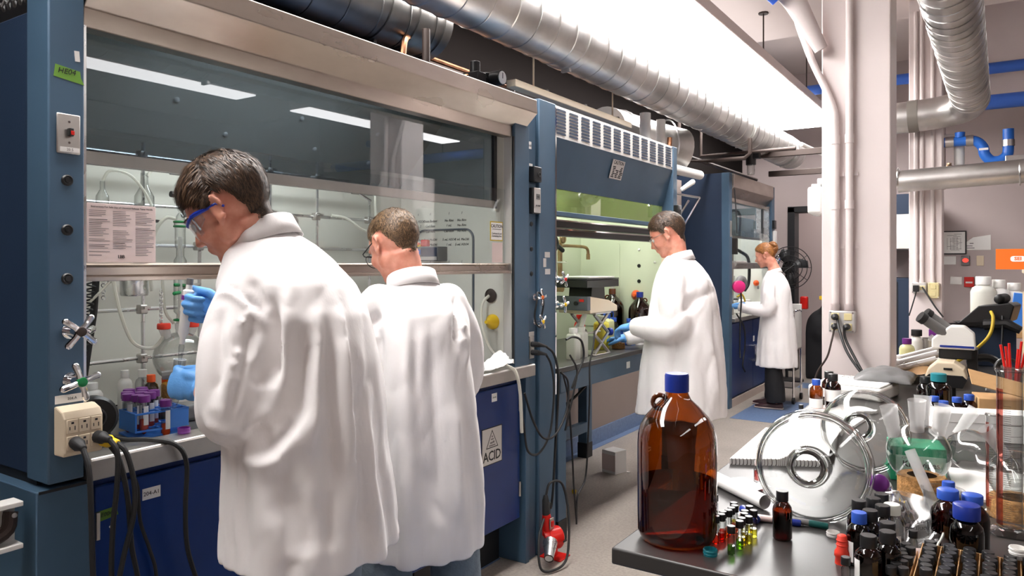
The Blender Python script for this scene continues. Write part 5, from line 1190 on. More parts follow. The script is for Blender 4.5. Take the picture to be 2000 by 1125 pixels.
for k in range(5):
    a = 2*PI*k/5; m.tube(curve([h4p(-.095+.01*math.cos(a), .03*math.sin(a), .02+.03*math.cos(a)), h4p(-.130, .035*math.sin(a+1), .05+.02*math.cos(a+1)), h4p(-.118, .03*math.sin(a+2), .085+.015*math.cos(a+2)), h4p(-.085, .02*math.sin(a+2), .10)], 5), .017, 10)
m.build('hair_twist', 'hair_auburn', p4)
sec4 = [(.41, -.02, .0, .205, .205, .20, 2.3), (.60, -.02, .0, .19, .195, .195, 2.3), (.80, -.02, .0, .17, .18, .185, 2.3), (.95, -.015, 0, .155, .165, .175, 2.3), (1.08, -.01, 0, .15, .15, .17, 2.3),
        (1.20, -.005, 0, .14, .14, .16, 2.3), (1.27, .0, 0, .122, .125, .148, 2.3), (1.325, .005, 0, .095, .10, .115, 2.2), (1.36, .01, 0, .075, .08, .09, 2.1), (1.385, .015, 0, .058, .06, .06, 2.0)]
def drape4(co, no):
    z = co[:, 2]; th = np.arctan2(co[:, 1], co[:, 0]); low = 1-smoothstep(.5, 1.1, z)
    return co+no*((np.abs(np.sin(th*3.5+.5))*.7+np.abs(np.sin(th*6+1.5+z))*.5-.75)*.014*low)[:, None]
folds4 = [([(-.02, .19, 1.0), (-.03, .20, .45)], -.012, .014), ([(.02, .25, 1.08), (.05, .255, 1.02)], .008, .012), ([(-.06, .17, 1.25), (-.05, .2, 1.05)], -.010, .015), ([(.04, .18, .85), (.1, .17, .8), (.15, .14, .82)], .008, .014)]
make_coat(sec4, [(armL, [.064, .068, .072, .062, .045]), (armR, [.064, .068, .07, .06, .045])], folds4, .46, .012, 'coat4', p4, drape4, 21)
make_collar((.01, .0, 1.35), .30, .064, .062, .040, p4, .5)
trousers(p4, legs4, (-.02, 0, .80), 'trousers_black', flare=.095, knee=.08, voxel=.014, top=.075); shoe(p4, (-.02, .09, 0), .02); shoe(p4, (.05, -.10, 0), -.05)
MB().cyl((.27, .156, 1.005), (.315, .147, 1.011), .043, n=16).build('knit_cuff', 'coat_white', p4)
for sgn, a in ((1, armL), (-1, armR)): link('glove', hand_mesh(a[4], (.92, -.3*sgn, .1), (.1, .3*sgn, .9), (.2, -1*sgn, .2), [(25, 40, 30)]*4, (.4, .4), 1.0, .05, voxel=.006), 'glove_blue', p4)
bg = MB().box(.140, .146, .07, .13, 1.195, 1.225).build('name_badge', 'grey_plastic', p4)

# ================================================================== the black bench and what stands on it
ZB = .91
bn = thing('lab_bench', 'black epoxy-topped laboratory bench in the foreground', 'bench', (.4, 3.0, 0), world=True)
MB().box(-.622, 1.5, 1.285, 3.69, ZB-.032, ZB).build('benchtop', 'epoxy_black', bn, bevel=.004)
MB().box(-.52, 1.45, 1.42, 3.66, .1, ZB-.032).build('carcass', 'grey_plastic', bn, bevel=.004)
bn2 = thing('lab_bench', 'rear half of the bench beyond the column carrying the microscope clutter', 'bench', (.4, 4.3, 0), world=True)
MB().box(-.405, 1.5, 3.692, 4.9, ZB-.032, ZB).build('benchtop', 'epoxy_black', bn2, bevel=.004); MB().box(-.30, 1.45, 3.70, 4.8, .1, ZB-.032).build('carcass', 'grey_plastic', bn2); MB().box(-.28, 1.40, 3.74, 4.75, 0, .1).build('plinth', 'black_base', bn2)
MB().box(-.46, 1.40, 1.48, 3.64, 0, .1).build('plinth', 'black_base', bn)
for k in range(4): MB().box(-.54, -.52, 1.46+k*.55, 1.98+k*.55, .14, ZB-.06).build('drawer_front', 'grey_plastic', bn, bevel=.004)

def lathe_part(prof, name, mat, parent, n=24, o=(0, 0, 0), rm=None): return MB().lathe(prof, n, o, rm).build(name, mat, parent, angle=50)
def wrap(parent, r, z0, z1, a0, a1, mat='paper', name='paper_label'):
    return MB().sheet(lambda u, v: (r*math.cos(a0+(a1-a0)*u), r*math.sin(a0+(a1-a0)*u), z0+(z1-z0)*v), 12, 1).build(name, mat, parent)
def jug(name, loc, label, cat='bottle', R0=.0765, H=.325, capmat='blue_cap_dark', fill=.36, rotz=0.0, glass='amber', group=None):
    t = thing(name, label, cat, loc, rotz, group); s = H/.325; r = R0
    pr = [(0, .004), (r*.80, .0), (r*.93, .006), (r, .022), (r, .185*s), (r*.985, .205*s), (r*.93, .222*s), (r*.80, .240*s), (r*.55, .262*s), (r*.36, .275*s), (r*.295, .285*s), (r*.275, .292*s)]
    lathe_part(pr, 'glass_body', glass, t, 40)
    if fill: lathe_part([(0, .008), (r*.8, .005), (r*.93, .012), (r*.975, .024), (r*.975, .325*fill*s), (0, .325*fill*s)], 'liquid', 'fluid_amber', t, 36)
    c = lathe_part([(0, .325*s), (r*.285, .325*s), (r*.305, .321*s), (r*.305, .290*s), (0, .290*s)], 'cap', capmat, t, 28)
    each(MB().torus((-r*.43, 0, .268*s), (0, 1, 0), .0135*s, .0048*s, 20, 8), 'finger_ring', 'amber_glass_solid', t)
    return t
jug('amber_jug', (-.533, 1.395, ZB), 'big amber glass jug with a blue cap at the bench corner', rotz=R(25))

def small_bottle(loc, label, r=.0195, h=.094, cap='black_plastic', fill=.6, glass='amber_small', lab=None, capr=.62, group='small amber bottles on the bench', liquid='fluid_amber', name='reagent_bottle', caph=.2, rotz=0.0):
    t = thing(name, label, 'bottle', loc, rotz, group); hb = h*(1-caph*.75)
    lathe_part([(0, .002), (r*.85, 0), (r, .004), (r, hb*.70), (r*.93, hb*.80), (r*.62, hb*.90), (r*.5, hb*.93), (r*.5, hb)], 'glass_body', glass, t, 22)
    if fill: lathe_part([(0, .003), (r*.84, .003), (r*.95, .006), (r*.95, hb*fill), (0, hb*fill)], 'liquid', liquid, t, 20)
    lathe_part([(0, h), (r*capr*.92, h), (r*capr, h-.0015), (r*capr, h*(1-caph)), (0, h*(1-caph))], 'cap', cap, t, 20)
    if lab: wrap(t, r+.0004, hb*lab[0], hb*lab[1], lab[2], lab[3])
    return t
small_bottle((-.361, 1.511, ZB), 'single dark amber bottle with a black cap standing alone mid bench', .0185, .094, fill=.7)
L0 = (.15, .6, 3.4, 4.4)
for (x, y, l, cap, lab, fl) in [(-.226, 1.532, 'black-capped amber bottle at the left rear of the bottle cluster', 'black_plastic', (.1, .6, 2.6, 3.6), .5), (-.205, 1.562, 'black-capped amber bottle second from the left at the rear of the cluster', 'black_plastic', None, .6),
                                (-.196, 1.60, 'black-capped amber bottle rearmost in the bottle cluster', 'black_plastic', None, .6), (-.185, 1.524, 'black-capped amber bottle with a brighter glow at the cluster right', 'black_plastic', None, .3),
                                (-.215, 1.458, 'blue-capped amber bottle in the middle of the cluster', 'blue_cap', (.1, .55, 3.6, 4.4), .5), (-.200, 1.482, 'black-capped amber bottle directly behind the blue-capped one', 'black_plastic', None, .5),
                                (-.166, 1.428, 'rear one of two black-capped amber bottles at the cluster right front', 'black_plastic', None, .8), (-.160, 1.380, 'front one of two black-capped amber bottles at the cluster right front', 'black_plastic', None, .8),
                                (-.184, 1.343, 'nearest black-capped amber bottle with a white label edge in the cluster', 'black_plastic', (.05, .7, 3.5, 4.2), .8)]:
    small_bottle((x, y, ZB), l, .021, .094, cap, fl, lab=lab)
small_bottle((-.172, 1.548, ZB), 'clear plastic sample bottle with a grey cap behind the cluster', .021, .092, 'poly_milky', .35, 'clear_plastic', (.15, .5, 4.0, 5.6), liquid='fluid_amber', capr=.7)
small_bottle((-.084, 1.585, ZB), 'dark reagent bottle with a blue cap and printed label beside the beaker', .029, .125, 'blue_cap', .75, lab=(.25, .62, 4.9, 5.5), capr=.62, caph=.14, group='blue-capped amber bottles by the vial box')
small_bottle((-.046, 1.60, ZB), 'blue-capped amber bottle at the back of the blue-capped pair', .028, .118, 'blue_cap', .75, capr=.62, caph=.14, group='blue-capped amber bottles by the vial box')
small_bottle((-.053, 1.54, ZB), 'dark bottle with an oversized deep blue cap in front of the vial box', .027, .115, 'blue_cap_dark', .75, capr=.80, caph=.22, group='blue-capped amber bottles by the vial box')
yb = small_bottle((-.088, 1.68, ZB), 'yellow-labelled bottle with a blue cap standing inside the beaker', .014, .115, 'blue_cap', 0, 'yellow', capr=.8, name='yellow_bottle', group=None)

def vial(loc, label, liquid='fluid_red', r=.0072, h=.054, fill=.5, group='black-capped sample vials', glass='clear_glass'):
    t = thing('sample_vial', label, 'vial', loc, 0, group)
    lathe_part([(0, .001), (r*.9, 0), (r, .003), (r, h*.66), (r*.75, h*.72), (r*.75, h*.80)], 'glass', glass, t, 14)
    if fill: lathe_part([(0, .002), (r*.92, .002), (r*.93, h*.66*fill), (0, h*.66*fill)], 'liquid', liquid, t, 12)
    lathe_part([(0, h), (r*.98, h), (r*1.08, h-.001), (r*1.08, h*.76), (0, h*.76)], 'cap', 'black_plastic', t, 14); return t
vs = [(-.420, 1.375, 'fluid_green', 'foremost single vial of green and yellow liquid'), (-.415, 1.411, 'fluid_green', 'wide green vial just behind the foremost vial'), (-.4165, 1.430, 'fluid_yellow', 'third vial of the right-hand row counted from the front'), (-.408, 1.446, 'fluid_yellow', 'golden vial fourth in the right-hand vial row'), (-.420, 1.459, 'fluid_yellow', 'fifth vial in the right-hand vial row'),
      (-.424, 1.476, 'fluid_yellow', 'sixth vial in the right-hand vial row'), (-.410, 1.487, 'fluid_yellow', 'pale yellow vial at the outer right of the row'), (-.424, 1.508, 'fluid_yellow', 'last vial of the right-hand row by the marker cap'),
      (-.462, 1.414, 'fluid_red', 'foremost red vial of the left-hand row against the jug'), (-.456, 1.430, 'fluid_red', 'second red vial of the left-hand row'), (-.4585, 1.447, 'fluid_red', 'third red vial of the left-hand row'), (-.452, 1.462, 'fluid_orange', 'fourth vial of the left-hand row with orange liquid'),
      (-.4515, 1.479, 'fluid_orange', 'fifth vial of the left-hand row with orange liquid'), (-.450, 1.496, 'fluid_orange', 'sixth vial of the left-hand row by the paper roll'), (-.457, 1.513, 'fluid_yellow', 'rearmost vial of the left-hand row under the paper roll'), (-.506, 1.542, 'fluid_green', 'lone vial half hidden behind the big jug')]
for x, y, q, l in vs: vial((x, y, ZB), l, q)
vial((-.136, 1.534, ZB), 'vial of bright green liquid in front of the plastic bag', 'fluid_green', fill=.55); vial((-.217, 1.334, ZB), 'clear empty vial at the bottom edge beside the bottle cluster', fill=0); vial((-.228, 1.462, ZB), 'small labelled vial squeezed beside the red stopper', 'fluid_red', .008, .058)
vial((-.565, 2.62, ZB+.012), 'tiny black-capped vial standing on the papers behind the glass dome', fill=0)
ORD = ['first', 'second', 'third', 'fourth', 'fifth', 'sixth', 'seventh', 'eighth', 'ninth', 'tenth', 'eleventh', 'twelfth']
# box of vials: cardboard dividers and rows of black caps
vb = thing('vial_box', 'cardboard divider tray packed with rows of black-capped vials', 'box', (-.02, 1.40, ZB), world=True)
MB().box(-.118, .165, 1.255, 1.498, ZB, ZB+.003).build('tray_floor', 'cardboard', vb)
for k in range(11): MB().box(-.1175+k*.0285-.0007, -.1175+k*.0285+.0007, 1.255, 1.497, ZB+.003, ZB+.046).build('divider', 'cardboard', vb)
MB().box(-.118, .165, 1.4965, 1.498, ZB, ZB+.046).build('end_wall', 'cardboard', vb)
random.seed(21)
for c in range(10):
    for r in range(9):
        x = -.1175+.01425+c*.0285; y = 1.485-r*.0195
        if y < 1.33: continue
        vial((x+random.uniform(-.003, .003), y+random.uniform(-.0015, .0015), ZB+.003), 'black-capped vial, %s from the back in the %s row from the left of the tray' % (ORD[r], ORD[c]), 'fluid_amber', .0086, .053, .3, 'vials packed in the cardboard tray')
vb2 = thing('divider_strip', 'narrow cardboard strip with a double row of vials beside the tray', 'box', (-.138, 1.4, ZB), world=True)
MB().box(-.1245, -.123, 1.31, 1.47, ZB, ZB+.04).build('strip', 'cardboard', vb2)
for i, (x, y) in enumerate([(-.141, 1.463), (-.1325, 1.447), (-.145, 1.430), (-.141, 1.412), (-.148, 1.393), (-.132, 1.396), (-.137, 1.376), (-.145, 1.359), (-.133, 1.345), (-.150, 1.338)]):
    vial((x, y, ZB), ORD[i]+' vial counted from the back in the loose double row left of the tray', 'fluid_orange', .0078, .052, .4, 'vials in the loose double row')
# caps and stoppers
def ring_cap(loc, r, h, mat, label, name='bottle_cap'):
    t = thing(name, label, 'cap', loc); lathe_part([(0, .0015), (r*.98, .0015), (r*.92, h), (r, h), (r, 0), (0, 0)], 'shell', mat, t, 24)
    each(MB().torus((0, 0, h*.8), (0, 0, 1), r*1.0, .0008, 24, 5).torus((0, 0, h*.3), (0, 0, 1), r*1.0, .0008, 24, 5), 'grip_ridge', mat, t)
ring_cap((-.452, 1.352, ZB), .0125, .012, 'teal', 'loose teal screw cap lying by the jug foot'); ring_cap((-.28, 1.581, ZB), .0125, .009, 'white_plastic', 'loose white cap lying open on the bench'); ring_cap((.022, 1.50, ZB+.056), .0135, .011, 'white_plastic', 'white screw cap lying on top of the packed vials')
rs = thing('rubber_stopper', 'red stepped rubber stopper standing beside the bottle cluster', 'stopper', (-.241, 1.445, ZB))
lathe_part([(0, 0), (.0125, 0), (.0115, .012), (.0135, .014), (.013, .022), (.0095, .027), (.0085, .05), (.006, .052), (0, .052)], 'body', 'red_rubber', rs); each(MB().torus((0, 0, .034), (0, 0, 1), .0095, .001).torus((0, 0, .042), (0, 0, 1), .0091, .001), 'ridge', 'red_rubber', rs)
# marker pens and the rolled paper
def pen(a, b, r, body, cap, label):
    t = thing('marker_pen', label, 'pen', a, world=True, group='marker pens on the bench'); a, b = Vector(a), Vector(b); d = b-a
    MB().tube([a, a+d*.02, a+d*.62], [r*.8, r, r], 14).build('barrel', body, t); MB().tube([a+d*.62, a+d*.97, b], [r*1.06, r*1.0, r*.8], 14).build('cap', cap, t)
pen((-.465, 1.582, ZB+.007), (-.345, 1.600, ZB+.007), .007, 'paper_pink', 'blue_cap_dark', 'white marker pen with a blue cap behind the vials')
pen((-.39, 1.612, ZB+.007), (-.295, 1.612, ZB+.007), .0065, 'grey_plastic', 'pine' if 'pine' in M else 'teal', 'green-capped marker pen half behind the dark bottle')
pen((-.47, 1.62, ZB+.009), (-.425, 1.565, ZB+.009), .009, 'blue_cap_dark', 'blue_cap_dark', 'short thick blue marker end lying in the paper roll')
pr_ = thing('paper_roll', 'rolled white paper sheet with a torn flap behind the vials', 'paper', (-.5, 1.72, ZB), world=True)
a, b = Vector((-.60, 1.80, ZB+.018)), Vector((-.435, 1.665, ZB+.018)); d = (b-a).normalized(); u, w = perp(d)
MB().sheet(lambda s, v: a+(b-a)*v+(u*math.cos(s*7.5)+w*math.sin(s*7.5))*(.017-.0035*s), 40, 6).build('roll', 'paper', pr_)
MB().sheet(lambda s, v: a+(b-a)*(-.1+.6*v)+Vector((.055*s+.01, .07*s, -.016+.012*s*v+.003*math.sin(v*9))), 8, 10).build('flap', 'paper', pr_)
# notebook and papers
nb = thing('spiral_notebook', 'open white spiral notebook lying left of the glass dome', 'notebook', (-.55, 2.15, ZB), world=True)
MB().prism([(-.612, 1.99), (-.402, 1.99+.11), (-.517, 2.52), (-.618, 2.50)], lambda a, b, d: (a, b, d), ZB, ZB+.016).build('page_block', 'paper', nb, smooth=False)
MB().sheet(lambda u, v: Vector((-.612, 1.99, ZB+.0165)).lerp(Vector((-.402, 2.10, ZB+.0165)), u)+Vector((-.02, .44, 0))*v+Vector((0, 0, .012*math.sin(v*PI)*math.sin(u*PI*.9))), 10, 8).build('top_page', 'paper', nb)
wr_ = MB()
for k in range(24):
    c = Vector((-.612, 1.99, ZB+.009)).lerp(Vector((-.402, 2.10, ZB+.009)), (k+.5)/24); wr_.torus(c, (.88, .46, 0), .008, .0011, 10, 5)
each(wr_, 'wire_loop', 'dark_iron', nb)
tag(MB().prism([(-.60, 2.55), (-.42, 2.50), (-.38, 2.95), (-.60, 2.97)], lambda a, b, d: (a, b, d), ZB, ZB+.01).build('paper_stack', 'paper', smooth=False), 'stack of white paper under the small amber bottles', 'paper')
# red liquid shot glass
rv = thing('red_vial', 'short clear vial of red liquid left of the near glass dome', 'vial', (-.50, 1.86, ZB)); lathe_part([(0, .003), (.011, 0), (.012, .004), (.012, .036), (.009, .040), (.009, .046)], 'glass', 'clear_glass', rv, 18)
lathe_part([(0, .009), (.0108, .009), (.0108, .03), (0, .03)], 'liquid', 'fluid_red', rv, 16); lathe_part([(0, .056), (.0095, .056), (.010, .054), (.010, .044), (0, .044)], 'stopper', 'paper_pink', rv, 16)
# ------------------------------------------------------------------ glassware
def real_glass(name, tint=(.96, .98, .97)):
    m = bpy.data.materials.new(name); m.use_nodes = True; b = m.node_tree.nodes['Principled BSDF']
    b.inputs['Base Color'].default_value = (*tint, 1); b.inputs['Roughness'].default_value = .0; b.inputs['IOR'].default_value = 1.47; b.inputs['Transmission Weight'].default_value = 1.0
    MATS[name] = m
real_glass('thick_glass')
def dome(c, axis, r, label):
    """Heavy glass vessel lid: flanged rim, shallow dome, thick ground neck in the middle."""
    t = thing('glass_dome', label, 'glassware', c, world=True, group='domed glass vessel lids')
    fr = frame_on(axis); out = [(r*1.0, -.010), (r*1.02, 0), (r*.995, .006), (r*.95, .016), (r*.86, .034), (r*.72, .054), (r*.55, .070), (r*.40, .079), (r*.33, .084), (r*.30, .092), (r*.295, .120), (r*.32, .126)]
    inn = [(r*.23, .126), (r*.235, .09), (r*.30, .079), (r*.40, .074), (r*.55, .065), (r*.72, .049), (r*.86, .029), (r*.945, .011), (r*.93, -.010)]
    lathe_part(out+inn+[out[0]], 'dome_glass', 'thick_glass', t, 64, c, fr)
    MB().torus(Vector(c)+fr @ Vector((0, 0, .123)), axis, r*.275, .006, 40, 10).build('neck_lip', 'clear_thick', t); MB().torus(Vector(c)+fr @ Vector((0, 0, -.004)), axis, r*1.01, .004, 64, 8).build('rim_flange', 'clear_thick', t)
    return t
def aim(px_dir, up): v = Vector(px_dir).normalized(); return (v+Vector((0, 0, up))).normalized()
D1 = (-.3385, 1.685, 1.016); D2 = (-.302, 2.13, 1.012)
dome(D1, aim((.10, -1, 0), .22), .115, 'large near glass dome lying on its rim with the neck facing out')
dome(D2, aim((.02, -1, 0), .30), .105, 'second glass dome behind the first, beside the white tray')
# four-neck flask on a cork ring
def cork_ring(loc, r, h, label):
    t = thing('cork_ring', label, 'cork ring', loc, group='cork flask rings'); lathe_part([(r*.6, h), (r*.95, h), (r, h*.92), (r, 0), (r*.55, 0), (r*.5, h*.6)], 'ring', 'cork', t, 32); return t
cork_ring((-.158, 1.985, ZB), .052, .045, 'brown cork ring under the four-neck flask'); cork_ring((.025, 1.92, ZB), .055, .04, 'brown cork ring behind the graduated cylinders')
def neck(m, base, tip, r, flare=1.15, n=18):
    b, t = Vector(base), Vector(tip); d = t-b; m.tube([b, b+d*.35, b+d*.4, b+d*.97, t], [r*.9, r*.9, r, r*flare, r*flare*1.05], n, cap=False)
ff = thing('four_neck_flask', 'clear round flask with four ground-glass necks on a cork ring', 'flask', (-.165, 1.985, ZB+.04), world=True)
fc = Vector((-.165, 1.985, ZB+.095)); MB().ball(fc, .069, 40, 28).build('bulb', 'clear_glass', ff)
for dx, dy, r, ln in ((-.052, -.03, .0165, .115), (.0, -.035, .0165, .118), (.045, -.01, .0165, .110), (.005, .04, .0165, .120)):
    m = MB(); dd = Vector((dx, dy, .0)); p0 = fc+dd*.9+Vector((0, 0, math.sqrt(max(0, .069**2-(dd*.9).length**2))-.004)); neck(m, p0, p0+Vector((dx*.25, dy*.25, ln*.62)), r)
    m.build('neck', 'frosted', ff, angle=50)
# tissue box
kb = thing('tissue_box', 'green and white box of laboratory wipes behind the four-neck flask', 'box', (-.185, 2.14, ZB), R(12))
MB().box(-.062, .062, -.055, .055, 0, .085).build('carton', 'tissue_green', kb, bevel=.002)
MB().box(-.050, .060, -.0562, -.0548, .012, .064).build('pale_panel', 'tissue_pale', kb); text_on('Kimwipes', (.006, -.0566, .043), (0, -1, 0), .021, 'ink', kb, depth=.0002, bold=.0004)
text_on('KIMTECH', (-.018, -.0566, .058), (0, -1, 0), .009, 'ink_grey', kb, depth=.0002); each(MB().box(-.03, .05, -.0566, -.0562, .029, .0302).box(-.03, .04, -.0566, -.0562, .025, .026), 'fine_print', 'ink_grey', kb)
for k in range(4): MB().box(-.0626, -.0618, -.035+.001*k, .03-.012*k, .066-.012*k, .071-.012*k).build('side_print', 'tissue_pale', kb)
# beaker, glass tube, bag
bk = thing('plastic_beaker', 'clear plastic beaker holding a glass tube beside the wipes box', 'beaker', (-.099, 1.70, ZB)); lathe_part([(0, .002), (.028, .002), (.029, .006), (.035, .090), (.039, .092), (.039, .094), (.034, .093), (.028, .006), (0, .004)], 'cup', 'clear_plastic', bk, 32)
MB().obox((.037, 0, .092), .014, .012, .002).build('pour_lip', 'clear_plastic', bk)
gt = tag(MB().tube([(-.098, 1.70, ZB+.02), (-.160, 1.735, ZB+.155)], .0105, 16, cap=False).build('glass_tube', 'frosted'), 'frosted glass tube leaning in the plastic beaker', 'tube')
bgz = thing('plastic_bag', 'clear zip bag with handwriting draped beside the bottle cluster', 'bag', (-.14, 1.60, ZB), world=True)
def bagf(u, v):
    p = Vector((-.205, 1.70, ZB+.075)).lerp(Vector((-.075, 1.62, ZB+.085)), u).lerp(Vector((-.175, 1.55, ZB+.004)).lerp(Vector((-.105, 1.50, ZB+.01)), u), v)
    return p+Vector((0, 0, .010*math.sin(u*7+v*3)*math.sin(v*PI)+.006*math.sin(v*13+u*4)))
MB().sheet(bagf, 24, 20).build('film', 'clear_plastic', bgz); MB().tube([bagf(1, v)+Vector((.001, 0, .002)) for v in np.linspace(0, 1, 12)], .0022, 6).build('zip_seal', 'poly_milky', bgz)
hw = text_mesh('urea nm\nperfluoric', .013, .0002, shear=.35); mm = (Matrix.Translation((-.130, 1.560, ZB+.058)) @ frame_on((.25, -.62, .74), (0, .7, .7)).to_4x4() @ Matrix.Rotation(.35, 4, 'Z')); hw.transform(mm); hw.materials.clear(); link('handwriting', hw, 'ink', bgz)
wt_ = tag(MB().tube([(-.135, 1.515, ZB+.014), (-.080, 1.545, ZB+.014)], .0135, 18).build('white_tube', 'paper_pink'), 'white labelled tube lying on its side under the plastic bag', 'tube')
pst = thing('purple_stopper', 'purple screw cap on a crumpled foil pouch behind the cluster', 'cap', (-.212, 1.72, ZB+.08)); lathe_part([(0, 0), (.016, 0), (.018, .003), (.018, .014), (.015, .017), (0, .017)], 'cap', 'purple', pst, 24, rm=frame_on((-.1, -.9, .35)))
MB().sheet(lambda u, v: (.012+.05*u, .01-.03*v, .004-.05*u-.04*v+.005*math.sin(u*19+v*11)+.004*math.sin(v*23)), 10, 8).build('foil', 'chrome', pst); MB().cyl((0, 0, -.080), (0, .01, 0), .011, n=14).build('tube_body', 'clear_plastic', pst)
# graduated cylinders
def cylinder(loc, r, h, label, marks, red=True):
    t = thing('graduated_cylinder', label, 'cylinder', loc, group='graduated cylinders'); lathe_part([(r*.2, .012), (r, .016), (r, h-.012), (r*1.12, h), (r*1.10, h)], 'wall', 'clear_glass', t, 28)
    lathe_part([(0, .0), (r*1.9, .0), (r*2.0, .004), (r*1.5, .010), (r*.95, .014), (0, .016)], 'foot', 'clear_thick', t, 6)
    MB().torus((0, 0, h-.004), (0, 0, 1), r*1.08, .0018, 28, 6).build('bead', 'clear_thick', t)
    MB().sheet(lambda u, v: ((r+.0006)*math.cos(3.35+.85*u), (r+.0006)*math.sin(3.35+.85*u), .02+v*(h*.82)), 6, 1).build('red_stripe', 'red_line', t)
    for k in range(marks):
        z = .03+k*(h*.70)/marks; a = 4.25; b = a+(1.5 if k % 5 == 0 else .55); MB().tube([((r+.0006)*math.cos(a+(b-a)*q/6), (r+.0006)*math.sin(a+(b-a)*q/6), z) for q in range(7)], .00035, 4).build('graduation', 'dark_iron', t)
    return t
cylinder((.012, 1.79, ZB), .0225, .33, 'tall graduated cylinder with a wide red stripe at the right edge', 55); cylinder((-.018, 1.90, ZB), .012, .22, 'slimmer graduated cylinder with a red stripe behind the tall one', 30)
rf = thing('round_flask', 'small round-bottom flask resting on the rear cork ring', 'flask', (.025, 1.92, ZB+.04), world=True); MB().ball((.025, 1.92, ZB+.085), .055, 32, 22).build('bulb', 'clear_glass', rf)
m = MB(); neck(m, (.005, 1.90, ZB+.13), (-.03, 1.875, ZB+.19), .013); m.build('neck', 'frosted', rf, angle=50)
rtf = thing('retort_flask', 'pear-shaped glass flask lying on papers behind the four-neck flask', 'flask', (-.04, 2.18, ZB+.06), world=True)
MB().tube(curve([(-.115, 2.22, ZB+.07), (-.09, 2.21, ZB+.07), (-.05, 2.19, ZB+.07), (-.01, 2.16, ZB+.065), (.02, 2.13, ZB+.05), (.03, 2.11, ZB+.02)], 6), [.002]+list(np.interp(np.linspace(0, 1, 30), [0, .25, .5, .7, .85, 1], [.03, .052, .045, .022, .018, .018])), 24).build('bulb', 'clear_glass', rtf)
m = MB(); neck(m, (-.10, 2.28, ZB+.09), (-.06, 2.30, ZB+.16), .014); m.build('neck', 'frosted', rtf, angle=50)
tag(MB().prism([(-.09, 1.98), (.10, 2.02), (.09, 2.30), (-.12, 2.26)], lambda a, b, d: (a, b, d), ZB, ZB+.006).build('paper_sheets', 'paper', smooth=False), 'printed sheets under the glassware at the right', 'paper')

# ================================================================== inside the near hood
ZW = .946; XR = -2.50
GR = 'steel rods of the lattice in the near hood'
def rod(p, q, label, r=.0065, group=GR):
    return tag(MB().cyl(p, q, r, n=10).build('lattice_rod', 'aluminium'), label, 'rod', group)
for z, l in ((1.825, 'uppermost'), (1.655, 'second'), (1.515, 'third'), (1.292, 'fourth'), (1.122, 'lowest')): rod((XR, .975, z), (XR, 2.56, z), l+' horizontal lattice rod counted from the top in the near hood')
for y, z0, z1, l in ((1.446, ZW, 1.87, 'first vertical lattice rod beside the blue tube rack'), (1.663, ZW, 1.75, 'vertical lattice rod behind the condenser'), (1.981, ZW, 1.89, 'vertical lattice rod behind the first man'), (2.23, ZW, 1.89, 'vertical lattice rod between the two men'), (2.55, ZW, 1.75, 'last vertical lattice rod before the handwritten wall')): rod((XR+.014, y, z0), (XR+.014, y, z1), l)
k = 0
for i, (y, z) in enumerate(((1.446, 1.825), (1.446, 1.292), (1.446, 1.122), (1.663, 1.515), (1.663, 1.292), (1.981, 1.655), (1.981, 1.825), (2.23, 1.655), (2.23, 1.825), (2.55, 1.655), (2.55, 1.515))):
    t = thing('boss_head', 'steel clamp head, %s of the lattice crossings counted from the near post' % ORD[i], 'clamp', (XR+.007, y, z), group='clamp heads on the lattice'); MB().box(-.014, .016, -.014, .014, -.016, .016).build('block', 'steel_dull', t, bevel=.004)
    MB().cyl((.016, 0, .006), (.034, 0, .006), .004, n=8).box(.033, .037, -.011, .011, .002, .010).build('thumbscrew', 'steel_dull', t)
for i, y in enumerate((1.10, 1.20, 1.36, 1.55, 1.70, 1.83)): tag(MB().lathe([(0, 0), (.014, 0), (.016, .003), (0, .005)], 16, (-2.618, y+.02, 1.475-.045), frame_on((1, 0, 0))).build('port_plug', 'black_plastic'), ORD[i]+' black port plug from the left in the back wall of the near hood', 'plug', 'black plugs in the back wall')
# flask assembly
sp_ = thing('stirrer_plate', 'flat grey stirrer plate under the large round flask', 'hotplate', (-2.28, 1.49, ZW)); MB().box(-.10, .12, -.10, .10, 0, .055).build('case', 'grey_plastic', sp_, bevel=.012); MB().lathe([(0, .062), (.085, .062), (.088, .056), (0, .055)], 30, (0, 0, 0)).build('plate', 'aluminium', sp_)
cork_ring((-2.30, 1.467, ZW+.062), .058, .045, 'cork ring under the large three-neck flask in the near hood')
tf = thing('three_neck_flask', 'large round three-neck flask with red stoppers in the near hood', 'flask', (-2.30, 1.467, 1.05), world=True)
fc = Vector((-2.30, 1.467, 1.138)); MB().ball(fc, .085, 36, 26).build('bulb', 'clear_glass', tf)
for dy, col in ((-.058, 1), (0, 0), (.045, 1)):
    m = MB(); p0 = fc+Vector((0, dy*.8, math.sqrt(.085**2-(dy*.8)**2)-.004)); tip = Vector((fc.x, fc.y+dy, 1.238 if col else 1.25)); neck(m, p0, tip, .016, 1.05); nk = m.build('neck', 'frosted', tf, angle=50)
    if col: lathe_part([(0, .016), (.019, .016), (.021, .012), (.021, -.002), (.016, -.004), (0, -.004)], 'stopper', 'red_rubber', tf, 20, tip)
lathe_part([(0, fc.z-.060), (.058, fc.z-.060), (.046, fc.z-.072), (.02, fc.z-.083), (0, fc.z-.084)], 'dregs', 'fluid_yellow', tf, 28, (fc.x, fc.y, 0))
cn = thing('condenser', 'slim glass condenser with green clips above the three-neck flask', 'condenser', (-2.30, 1.467, 1.25), world=True)
